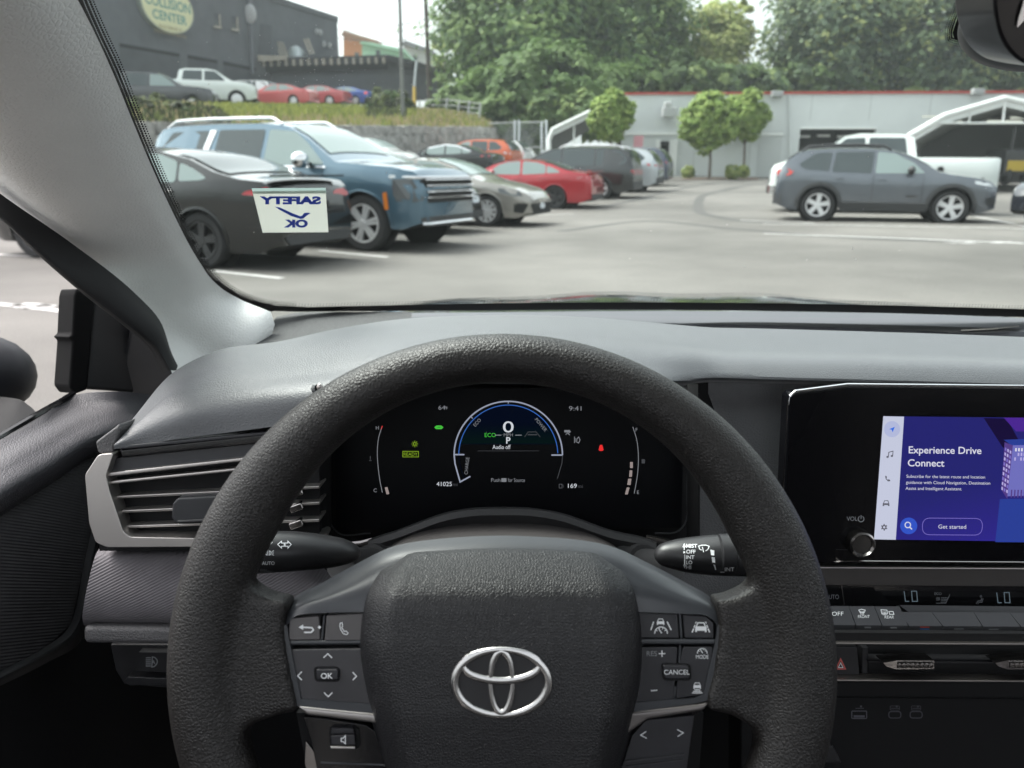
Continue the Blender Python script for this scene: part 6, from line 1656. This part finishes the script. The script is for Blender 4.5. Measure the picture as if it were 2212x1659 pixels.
# ---- houses beyond
def house(name, label, x0, x1, y_e, y_r, yb, D, cw, cr):
    o = empty(name, atD((x0 + x1) / 2, yb, D)); tag(o, label, 'house')
    pl = Wallp(atD((x0 + x1) / 2, yb, D), V((0, -1, 0)))
    mb = MB(); mb.prism([pl.at(x, y) for x, y in ((x0, y_e), (x1, y_e + 16), (x1, yb), (x0, yb))], [pl.at(x, y) + V((0, 9, 0)) for x, y in ((x0, y_e), (x1, y_e + 16), (x1, yb), (x0, yb))]); mb.build('wall', cw, o, origin=o.location, smooth=False)
    mb = MB(); q = [(x0 - 4, y_e), (x0 + 4, y_r), (x1 + 8, y_e + 14), (x1 + 8, y_e + 21)]
    mb.prism([pl.at(x, y) + V((0, -.6, 0)) for x, y in q], [pl.at(x, y) + V((0, 9.5, 0)) for x, y in q]); mb.build('roof', cr, o, origin=o.location, smooth=False)
    mb = MB(); xm = x0 + (x1 - x0) * .35; mb.prism([pl.at(x, y) + V((0, -.05, 0)) for x, y in ((xm, yb - 22), (xm + 9, yb - 21), (xm + 9, yb - 10), (xm, yb - 10))], [pl.at(x, y) for x, y in ((xm, yb - 22), (xm + 9, yb - 21), (xm + 9, yb - 10), (xm, yb - 10))]); mb.build('window', M_cg, o, origin=o.location, smooth=False)
house('house', 'orange house with a brown roof showing beyond the warehouse', 742, 812, 76, 68, 135, 100.0, mat('orange_render', (.46, .17, .06), .8), mat('roof_brown', (.26, .13, .07), .8))
house('house', 'mint green roofed house beyond the dark shed', 782, 868, 94, 90, 130, 94.0, mat('mint_wall', (.34, .55, .38), .8), mat('mint_roof', (.36, .60, .42), .7))
house('house', 'grey gabled house just left of the utility pole', 872, 930, 96, 88, 140, 110.0, mat('grey_render', (.42, .43, .40), .8), mat('roof_grey', (.16, .16, .17), .8))
# ---- pale workshop with a red roof edge
FL, FR = atD(1338, 383, 45.0), atD(2290, 383, 41.8)
FL.z = FR.z = 0
wd = (FR - FL).normalized(); wn = V((wd.y, -wd.x, 0)); 
if wn.y > 0: wn = -wn
WS2 = Wallp(FL, wn)
def px_on(pl, px, py, h=0.0): return pl.at(px, py, h)
ztop = WS2.at(1342, 204).z
GB = empty('workshop', V((FL.x, FL.y, gz(FL.x, FL.y)))); tag(GB, 'long pale grey workshop with a red roof edge at the back of the yard', 'building')
def gpart(mb, n, m, **k): return mb.build(n, m, GB, origin=GB.location, **k)
E0, E1 = V((FL.x, FL.y, 0)), V((FR.x, FR.y, 0)) + wd * 12
def wbox(mb, x0, x1, z0, z1, h0, h1, m=0):
    """box on the facade: metres along it"""
    p = [E0 + wd * x0, E0 + wd * x1]
    mb.prism([p[0] + wn * h1 + V((0, 0, z0)), p[1] + wn * h1 + V((0, 0, z0)), p[1] + wn * h1 + V((0, 0, z1)), p[0] + wn * h1 + V((0, 0, z1))], [p[0] + wn * h0 + V((0, 0, z0)), p[1] + wn * h0 + V((0, 0, z0)), p[1] + wn * h0 + V((0, 0, z1)), p[0] + wn * h0 + V((0, 0, z1))], m)
def alx(px, py=300): 
    p = WS2.at(px, py); return (p - E0).dot(wd)
LN = (E1 - E0).length
def zat(px, py): return WS2.at(px, py).z
bx0, bx1, bz0, bz1 = alx(1727), alx(1890), zat(1800, 345), zat(1800, 274)
dx0, dx1, dz1 = alx(1427), alx(1447), zat(1437, 305)
mb = MB()   # front wall built round its openings
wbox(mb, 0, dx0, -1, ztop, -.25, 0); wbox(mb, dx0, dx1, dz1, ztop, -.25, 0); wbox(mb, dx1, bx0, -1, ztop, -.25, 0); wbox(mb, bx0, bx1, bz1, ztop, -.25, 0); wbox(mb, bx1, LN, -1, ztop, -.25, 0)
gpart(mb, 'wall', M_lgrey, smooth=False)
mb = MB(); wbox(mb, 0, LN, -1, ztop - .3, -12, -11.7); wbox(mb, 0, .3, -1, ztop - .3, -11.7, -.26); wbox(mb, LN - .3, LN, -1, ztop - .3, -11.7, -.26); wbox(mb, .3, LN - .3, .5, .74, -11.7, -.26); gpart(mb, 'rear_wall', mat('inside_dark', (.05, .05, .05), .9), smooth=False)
mb = MB(); wbox(mb, -.1, LN, ztop - .35, ztop - .2, -12, -.3); gpart(mb, 'roof', M_dgrey, smooth=False)
mb = MB(); wbox(mb, -.15, LN, ztop - .02, ztop + .10, -.3, .12); gpart(mb, 'roof_edge', mat('edge_red', (.36, .05, .04), .7), smooth=False)
mb = MB(); wbox(mb, .05, alx(1690), zat(1400, 292), zat(1400, 286), 0, .10); gpart(mb, 'ledge', M_white, smooth=False)
mb = MB(); wbox(mb, dx0 - .25, dx0, .5, dz1 + .1, 0, .06); wbox(mb, dx1, dx1 + .12, .5, dz1 + .1, 0, .1); wbox(mb, dx1 + .14, dx1 + .45, .75, dz1 + .1, .02, .25); gpart(mb, 'door_frame', M_white, smooth=False)
mb = MB(); wbox(mb, bx0, bx1, bz1 - .12, bz1, -.2, .06); gpart(mb, 'bay_frame', M_white, smooth=False)
for k in range(4):
    mb = MB(); wbox(mb, bx0 + .3 + k * 1.1, bx0 + 1.0 + k * 1.1, bz1 - .50 + .05 * (k % 2), bz1 - .36 + .05 * (k % 2), -2.2, -2.0); gpart(mb, 'strip_light', mat('tube_white', (.8, .8, .8), .5), smooth=False)
for px, py in ((1679, 203), (2112, 198)):
    mb = MB(); c = WS2.at(px, py, .3); mb.box(c, (.6, .35, .3)); gpart(mb, 'floodlight', mat('flood', (.30, .31, .31), .5), bevel=.04)
mb = MB(); c = WS2.at(1445, 243, .5); mb.box(c, (.75, .5, .55)); mb.box(c + V((-.1, -.05, .4)), (.4, .4, .3)); gpart(mb, 'air_unit', mat('unit', (.42, .43, .43), .6), bevel=.06)
mb = MB(); wbox(mb, alx(1640), alx(1690), .7, zat(1660, 283), .0, .03); gpart(mb, 'side_panel', mat('panel', (.44, .465, .46), .7), smooth=False)
for k in range(6):
    mb = MB(); x_ = alx(1500) + k * 3.1
    wbox(mb, x_, x_ + .05, bz1 + .35 if bx0 - .3 < x_ < bx1 + .3 else .9, ztop - .05, 0, .012); gpart(mb, 'wall_joint', mat('joint_grey', (.42, .45, .445), .8), smooth=False)
mb = MB(); mb.tube([WS2.at(1706, 206, .12), WS2.at(1706, 372, .12)], .06, 8); gpart(mb, 'downpipe', M_lgrey)
mb = MB(); c = WS2.at(1652, 250, .1); mb.box(c, (.3, .18, .4)); gpart(mb, 'meter_box', mat('meter', (.30, .32, .32), .6), bevel=.02)
# pink notice
mb = MB(); c = atD(1379, 307, 39.0); mb.box(c, (.48, .05, .62)); mb.tube([c - V((0, -.04, .3)), V((c.x, c.y + .04, gz(c.x, c.y)))], .03, 6, 1)
tag(mb.build('notice', [mat('notice_pink', (.62, .30, .33), .6), M_pole], bevel=.01), 'faded pink notice on a post near the workshop door', 'sign')
# carports
def carport(name, label, base, arch, D0, depth, ax):
    o = empty(name, atD(base[0], base[1], D0)); tag(o, label, 'carport')
    pts = [atD(x, y, D0) for x, y in arch]
    dv_ = V((ax, 1, 0)).normalized() * depth
    mb = MB(); mb.tube(pts, .12, 8); mb.build('frame', M_white, o, origin=o.location)
    mb = MB(); q = [p + V((0, 0, .05)) for p in pts]
    mb.grid([[p for p in q], [p + dv_ for p in q]]); q2 = [p - V((0, 0, .06)) for p in pts]
    mb.grid([[p for p in q2], [p + dv_ for p in q2]], flip=True)
    mb.grid([[p + V((0, -.03, .05)) for p in pts], [p + V((0, -.03, -.30)) for p in pts]])
    mb.build('canopy', M_white, o, origin=o.location, sharp=25)
    return o, pts, dv_
CPo, pts, dv_ = carport('carport', 'white peaked carport over a dark bay at the right', (1960, 390), [(1950, 400), (1948, 318), (1960, 296), (2040, 250), (2170, 212), (2300, 242), (2400, 300), (2410, 400)], 30.0, 9.0, .60)
mb = MB(); q = [atD(1975, 264, 30.0), atD(2390, 264, 30.0)]; mb.tube([atD(2010, 266, 30.0), atD(2350, 266, 30.0)], .045, 8); mb.tube([atD(2172, 214, 30.0), atD(2166, 266, 30.0)], .045, 8); mb.tube([atD(2100, 232, 30.0), atD(2092, 266, 30.0)], .03, 8); mb.build('truss', M_white, CPo, origin=CPo.location)
mb = MB(); bk = [p + dv_ * .96 for p in pts]; mb.poly(bk); bl_ = [p + dv_ * .94 for p in pts]; mb.poly(bl_[::-1])
mb.grid([[pts[0], pts[0] + dv_], [pts[1], pts[1] + dv_]]); mb.grid([[pts[-1], pts[-1] + dv_], [pts[-2], pts[-2] + dv_]]); mb.build('back_sheet', mat('sheet_grey', (.19, .19, .195), .8), CPo, origin=CPo.location, smooth=False)
for k, (x, y, D) in enumerate(((2040, 262, 34.0), (2026, 252, 37.0), (2170, 262, 34.0), (2215, 255, 37.0))):
    mb = MB(); c = atD(x, y, D); mb.box(c, (1.5, .12, .08)); mb.build('tube_light', emitter('tube_lit', (.78, .77, .68)), CPo, origin=CPo.location, bevel=.02)
CP2, pts, dv_ = carport('carport', 'small white carport beside the round tree and chain link gate', (1190, 370), [(1186, 330), (1186, 300), (1194, 280), (1284, 237), (1335, 238)], 40.0, 4.0, .10)
mb = MB(); mb.tube([atD(1240, 262, 40.2), atD(1240, 340, 40.2)], .05, 8); mb.build('prop', M_white, CP2, origin=CP2.location)
mb = MB(); mb.poly([p + dv_ * .5 for p in pts]); mb.poly([p + dv_ * .48 for p in pts][::-1]); mb.build('back_sheet', mat('sheet_mid', (.20, .20, .205), .8), CP2, origin=CP2.location, smooth=False)
# forklift-like loader in the bay
LO = empty('loader', atD(2170, 400, 31.0)); tag(LO, 'dark machine with a yellow plate inside the peaked carport', 'loader')
c = LO.location
mb = MB(); mb.box(c + V((.4, .6, .9)), (1.2, 1.4, 1.0)); mb.build('body', M_alloyd, LO, origin=c, bevel=.1)
mb = MB(); mb.box(c + V((.25, -.12, .75)), (.7, .06, .4)); mb.build('plate', mat('loader_yellow', (.42, .30, .03), .6), LO, origin=c, bevel=.02)
mb = MB(); mb.box(c + V((.0, -.05, 1.4)), (.08, .08, 1.6)); mb.box(c + V((.6, -.05, 1.4)), (.08, .08, 1.6)); mb.build('mast', M_alloyd, LO, origin=c)
for s in (0, .8):
    mb = MB(); mb.lathe([(.001, .1), (.2, .1), (.32, .05), (.32, -.05), (.2, -.1)], 20, Matrix.Translation(c + V((s, 0, .33)))); mb.build('wheel', M_tyre, LO, origin=c)
# chain link gate
M_link = bpy.data.materials.new('chain_link'); M_link.use_nodes = True
t = M_link.node_tree; pb_ = t.nodes['Principled BSDF']; pb_.inputs['Base Color'].default_value = (.35, .37, .37, 1); tr_n = t.nodes.new('ShaderNodeBsdfTransparent'); mx = t.nodes.new('ShaderNodeMixShader'); mx.inputs[0].default_value = .22
t.links.new(tr_n.outputs[0], mx.inputs[1]); t.links.new(pb_.outputs[0], mx.inputs[2]); t.links.new(mx.outputs[0], t.nodes['Material Output'].inputs[0])
CG = empty('chain_link_gate', atD(1115, 345, 43.0)); tag(CG, 'tall chain link gate with galvanised posts right of the stone wall', 'gate')
for x, y0, y1 in ((1050, 266, 352), (1112, 260, 360), (1121, 260, 360), (1170, 264, 360), (1180, 260, 360)):
    mb = MB(); mb.tube([atD(x, y1, 43.0), atD(x, y0, 43.0)], .07, 8); mb.build('post', mat('galvanised', (.40, .42, .43), .45, metal=.5), CG, origin=CG.location)
mb = MB(); mb.tube([atD(1050, 267, 43.0), atD(1180, 263, 43.0)], .04, 6); mb.tube([atD(1121, 318, 43.0), atD(1180, 318, 43.0)], .04, 6); mb.build('rail', M_fp, CG, origin=CG.location)
mb = MB()
A_, B_ = atD(1050, 266, 43.05), atD(1182, 263, 43.05); Cq, Dq = atD(1050, 350, 43.05), atD(1182, 350, 43.05)
for k in range(34):
    for sgn in (0, 1):
        u0, u1 = k / 34, k / 34 + (.42 if sgn else -.42)
        if 0 <= u1 <= 1: mb.tube([A_.lerp(B_, u0), Cq.lerp(Dq, u1)], .008, 3)
mb.build('mesh', M_fp, CG, origin=CG.location)
# ================================================================ TREES
def leafmat(n, c): return thin(n, tuple(v * 1.9 for v in c), .45)
L_map = [leafmat('maple_leaf', c) for c in ((.060, .098, .034), (.085, .130, .042), (.12, .165, .058), (.040, .070, .028))]
L_yel = [leafmat('pale_leaf', c) for c in ((.19, .22, .075), (.24, .26, .10), (.14, .17, .06), (.28, .29, .13))]
L_drk = [leafmat('dark_leaf', c) for c in ((.062, .088, .048), (.082, .112, .058), (.044, .066, .040), (.15, .17, .065))]
L_ivy = [leafmat('ivy_leaf', c) for c in ((.065, .098, .036), (.09, .130, .048), (.05, .078, .03), (.12, .155, .055))]
L_top = [leafmat('topiary_leaf', c) for c in ((.13, .185, .05), (.165, .22, .062), (.10, .14, .04), (.20, .25, .08))]
M_bark = mat('bark', (.09, .075, .06), .9, bump=('noise', 20, .6, .02), var=(6, .2))
def crown(c, rad, ncl, npl, ls, seed, droop=.25, shell=.55, cl=.3):
    r = random.Random(seed); mb = MB()
    for k in range(ncl):
        while True:
            d = V((r.gauss(0, 1), r.gauss(0, 1), r.gauss(0, 1)))
            if d.length > .1: break
        d.normalize(); rr_ = (shell + (1 - shell) * r.random()) * (1 + .16 * sin(5 * d.x + seed) * cos(4 * d.z + seed * 2))
        cc = V(c) + V((d.x * rad[0], d.y * rad[1], d.z * rad[2])) * rr_
        cr_ = cl * min(rad) * r.uniform(.6, 1.3)
        tone = r.choices((0, 1, 2, 3), (4, 3, 2, 2))[0]
        for i in range(npl):
            o = V((r.gauss(0, 1), r.gauss(0, 1), r.gauss(0, .62))) * cr_ * .5
            p = cc + o - V((0, 0, droop * (o.x * o.x + o.y * o.y) / max(.05, cr_)))
            s = ls * r.uniform(.6, 1.3)
            nrm = (o / max(.05, cr_) * .7 + d * .8 + V((r.gauss(0, .4), r.gauss(0, .4), abs(r.gauss(0, .5)) + .5))).normalized()
            a = nrm.orthogonal().normalized(); b = nrm.cross(a); an = r.uniform(0, 6.28); a, b = a * cos(an) + b * sin(an), b * cos(an) - a * sin(an)
            mb.add([p - a * s * .5, p + b * s * .32, p + a * s * .6, p - b * s * .32], [(0, 1, 2, 3)], tone if r.random() < .75 else r.randrange(4))
    return mb
def tree(name, label, base, c, rad, mats, ncl=120, npl=60, ls=.4, seed=1, tr=.25, cat_='tree', group=None, limbs=6, extra=None, **k):
    root = empty(name, base); tag(root, label, cat_, group)
    mb = crown(c, rad, ncl, npl, ls, seed, **k)
    if extra:
        for (c2, rad2, n2, s2) in extra:
            m2 = crown(c2, rad2, n2, npl, ls, s2, **k); mb.add(m2.v, m2.f); mb.m[-len(m2.f):] = m2.m
    mb.build('crown', mats, root, origin=base, smooth=False)
    r = random.Random(seed); mb = MB(); top_ = V((c[0], c[1], c[2] + rad[2] * .3))
    b0 = V(base)
    mb.tube([b0 - V((0, 0, .3)), b0.lerp(top_, .3) + V((r.uniform(-.1, .1), 0, 0)) * tr * 4, b0.lerp(top_, .65), top_], [tr * 1.25, tr, tr * .7, tr * .25], 10)
    for i in range(limbs):
        s0 = b0.lerp(top_, r.uniform(.35, .8)); a = r.uniform(0, 6.28)
        e0 = V(c) + V((cos(a) * rad[0], sin(a) * rad[1], r.uniform(-.3, .6) * rad[2])) * .7
        mb.tube([s0, s0.lerp(e0, .5) + V((0, 0, rad[2] * .06)), e0], [tr * .45, tr * .28, tr * .08], 7)
    mb.build('trunk', M_bark, root, origin=base); return root
def mpx(px, D): return px / F * D
def at3(px, py, D): return tuple(atD(px, py, D))
def gnd(px, D, z=None):
    p = atD(px, 366, D); return V((p.x, p.y, gz(p.x, p.y) if z is None else z))
D = 56.0
tree('maple_tree', 'broad green maple nearest the utility pole', gnd(1130, D, 4.0), at3(1130, 62, D), (mpx(190, D), 5.5, mpx(170, D)), L_map, 430, 60, .44, 11, .35, group='trees behind the yard', droop=.35)
tree('maple_tree', 'dense green maple above the small carport', gnd(1340, D + 3, 2.0), at3(1340, 70, D + 3), (mpx(165, D), 5.5, mpx(180, D)), L_map, 430, 60, .44, 12, .35, group='trees behind the yard', droop=.35)
tree('maple_tree', 'low green maple under the taller two, over the gate', gnd(1210, D - 6, 2.0), at3(1200, 190, D - 6), (mpx(180, D), 4, mpx(80, D)), L_map[:2] + L_ivy[:2], 230, 60, .42, 13, .25, group='trees behind the yard', droop=.3)
tree('ivy_tree', 'pale yellow-green tree clothed in ivy, pointed at the top', gnd(1555, D + 4, 1.0), at3(1552, 110, D + 4), (mpx(76, D), 2.8, mpx(118, D)), L_yel, 240, 50, .40, 21, .3, group='trees behind the yard', extra=[(at3(1600, 60, D + 4), (mpx(28, D), 1.4, mpx(70, D)), 34, 22), (at3(1488, 70, D + 6), (mpx(22, D), 1.2, mpx(80, D)), 26, 23), (at3(1440, 40, D + 6), (mpx(40, D), 1.6, mpx(60, D)), 22, 24)])
tree('broadleaf_tree', 'dark broadleaf tree with yellow sprays over the workshop roof', gnd(1830, D + 2, 1.0), at3(1815, 70, D + 2), (mpx(165, D), 5, mpx(150, D)), L_drk, 360, 58, .44, 31, .35, group='trees behind the yard', droop=.4)
tree('broadleaf_tree', 'dark broadleaf tree behind the interior mirror', gnd(2060, D, 1.0), at3(2060, 60, D), (mpx(160, D), 5, mpx(170, D)), L_drk, 320, 58, .44, 32, .35, group='trees behind the yard', droop=.4)
tree('broadleaf_tree', 'broadleaf tree at the right edge above the carport', gnd(2260, D, 1.0), at3(2270, 90, D), (mpx(130, D), 5, mpx(150, D)), L_drk, 220, 58, .44, 33, .35, group='trees behind the yard', droop=.4)
tree('young_tree', 'thin yellowish tree at the gap left of the tall maple', gnd(965, D + 6, 5.0), at3(965, 130, D + 6), (mpx(34, D), 2, mpx(90, D)), [L_map[2], L_yel[0], L_yel[1], L_map[1]], 46, 44, .36, 41, .15, group='trees behind the yard')
def mass(name, spots, mats, ncl, npl, ls, seed, **k):
    mb = MB()
    for i, (px, py, D_, rx, ry, rz) in enumerate(spots):
        m2 = crown(at3(px, py, D_), (mpx(rx, D_), ry, mpx(rz, D_)), ncl, npl, ls, seed + i, **k); mb.add(m2.v, m2.f); mb.m[-len(m2.f):] = m2.m
    tag(mb.build(name, mats, smooth=False), kind='stuff')
mass('undergrowth', [(1000, 225, 50, 70, 2, 45), (1090, 240, 48, 70, 2, 42), (1180, 245, 47, 70, 2, 45), (1260, 240, 47, 60, 2, 50), (1000, 275, 50, 50, 2, 30), (1110, 300, 49, 70, 2, 40), (1400, 175, 55, 80, 3, 50), (1480, 165, 55, 70, 3, 60)], L_ivy, 60, 60, .5, 51, shell=.4)
mass('hedge_bank', [(1560, 175, 56, 80, 3, 45), (1680, 175, 57, 90, 3, 50), (1790, 180, 57, 90, 3, 45), (1920, 175, 57, 90, 3, 50), (2040, 180, 57, 90, 3, 40), (2170, 170, 57, 90, 3, 40), (2290, 170, 57, 90, 3, 45)], [L_ivy[0], L_ivy[1], L_drk[0], L_ivy[3]], 64, 60, .5, 61, shell=.4)
mass('weeds', [(300, 238, 29, 50, .8, 26), (390, 244, 31, 46, .8, 22), (455, 246, 33, 34, .7, 16), (520, 258, 33, 40, .5, 7), (830, 215, 47, 40, 1.5, 30), (865, 225, 46, 34, 1.2, 26), (800, 240, 44, 36, 1.0, 16), (420, 240, 36, 55, 1, 26), (330, 235, 34, 60, 1, 30)], [G4, G2, L_ivy[2], G4], 30, 46, .26, 71, shell=.3)
gt = 'clipped round trees by the workshop'
for nm, (x, y, D_, rx, ry), lb in (('a', (1320, 252, 38.0, 46, 52), 'clipped round tree in front of the small carport'), ('b', (1534, 262, 40.0, 60, 60), 'larger clipped round tree left of its twin by the workshop wall'), ('c', (1608, 250, 42.0, 46, 52), 'clipped round tree tucked behind the larger round one')):
    base = gnd(x, D_); tree('topiary_tree', lb, base, at3(x, y, D_), (mpx(rx * 1.08, D_), mpx(rx, D_), mpx(ry * 1.02, D_)), L_top, 1100, 34, .16, 80 + ord(nm), .07, group=gt, limbs=5, shell=.45, cl=.11, droop=-.1)
gb = 'small round shrubs by the workshop'
for x, y, D_, rr_, lb in ((1487, 370, 41.0, 14, 'small round shrub left of the larger topiary trunk'), (1582, 372, 40.0, 16, 'small round shrub in front, under the paired round trees'), (1606, 363, 42.0, 14, 'small round shrub behind the other under the paired round trees')):
    base = gnd(x, D_); root = empty('round_shrub', base); tag(root, lb, 'shrub', gb)
    mb = crown(V((base.x, base.y, base.z + mpx(rr_, D_))), (mpx(rr_, D_) * .9,) * 3, 110, 50, .09, int(x), shell=.8, cl=.25, droop=0); mb.build('foliage', [L_yel[0], L_yel[1], L_yel[2], L_top[2]], root, origin=base, smooth=False)
    mb = MB(); mb.tube([base - V((0, 0, .05)), base + V((0, 0, .3))], .05, 6); mb.build('stem', M_bark, root, origin=base)
mb = MB(); pts_ = [gnd(1480, 41.5), gnd(1640, 41.5), gnd(1640, 39.6), gnd(1470, 39.2)]; mb.poly([p + V((0, 0, .03)) for p in pts_])
tag(mb.build('planting_bed_ground', mat('mulch', (.11, .075, .055), .95, var=(5, .3)), smooth=False), kind='structure')

# ================================================================ ADDED HAZE, standing in for the veil reflected in the windscreen
hz = bpy.data.materials.new('veil_haze'); hz.use_nodes = True
t = hz.node_tree; t.nodes.remove(t.nodes['Principled BSDF'])
pv = t.nodes.new('ShaderNodeVolumePrincipled'); pv.inputs['Color'].default_value = (.86, .92, .93, 1); pv.inputs['Density'].default_value = .0011; pv.inputs['Anisotropy'].default_value = 0
t.links.new(pv.outputs[0], t.nodes['Material Output'].inputs['Volume'])
mb = MB(); mb.box((0, 150, 29), (1400, 1200, 60))
tag(mb.build('veil_haze', hz, smooth=False), kind='stuff')
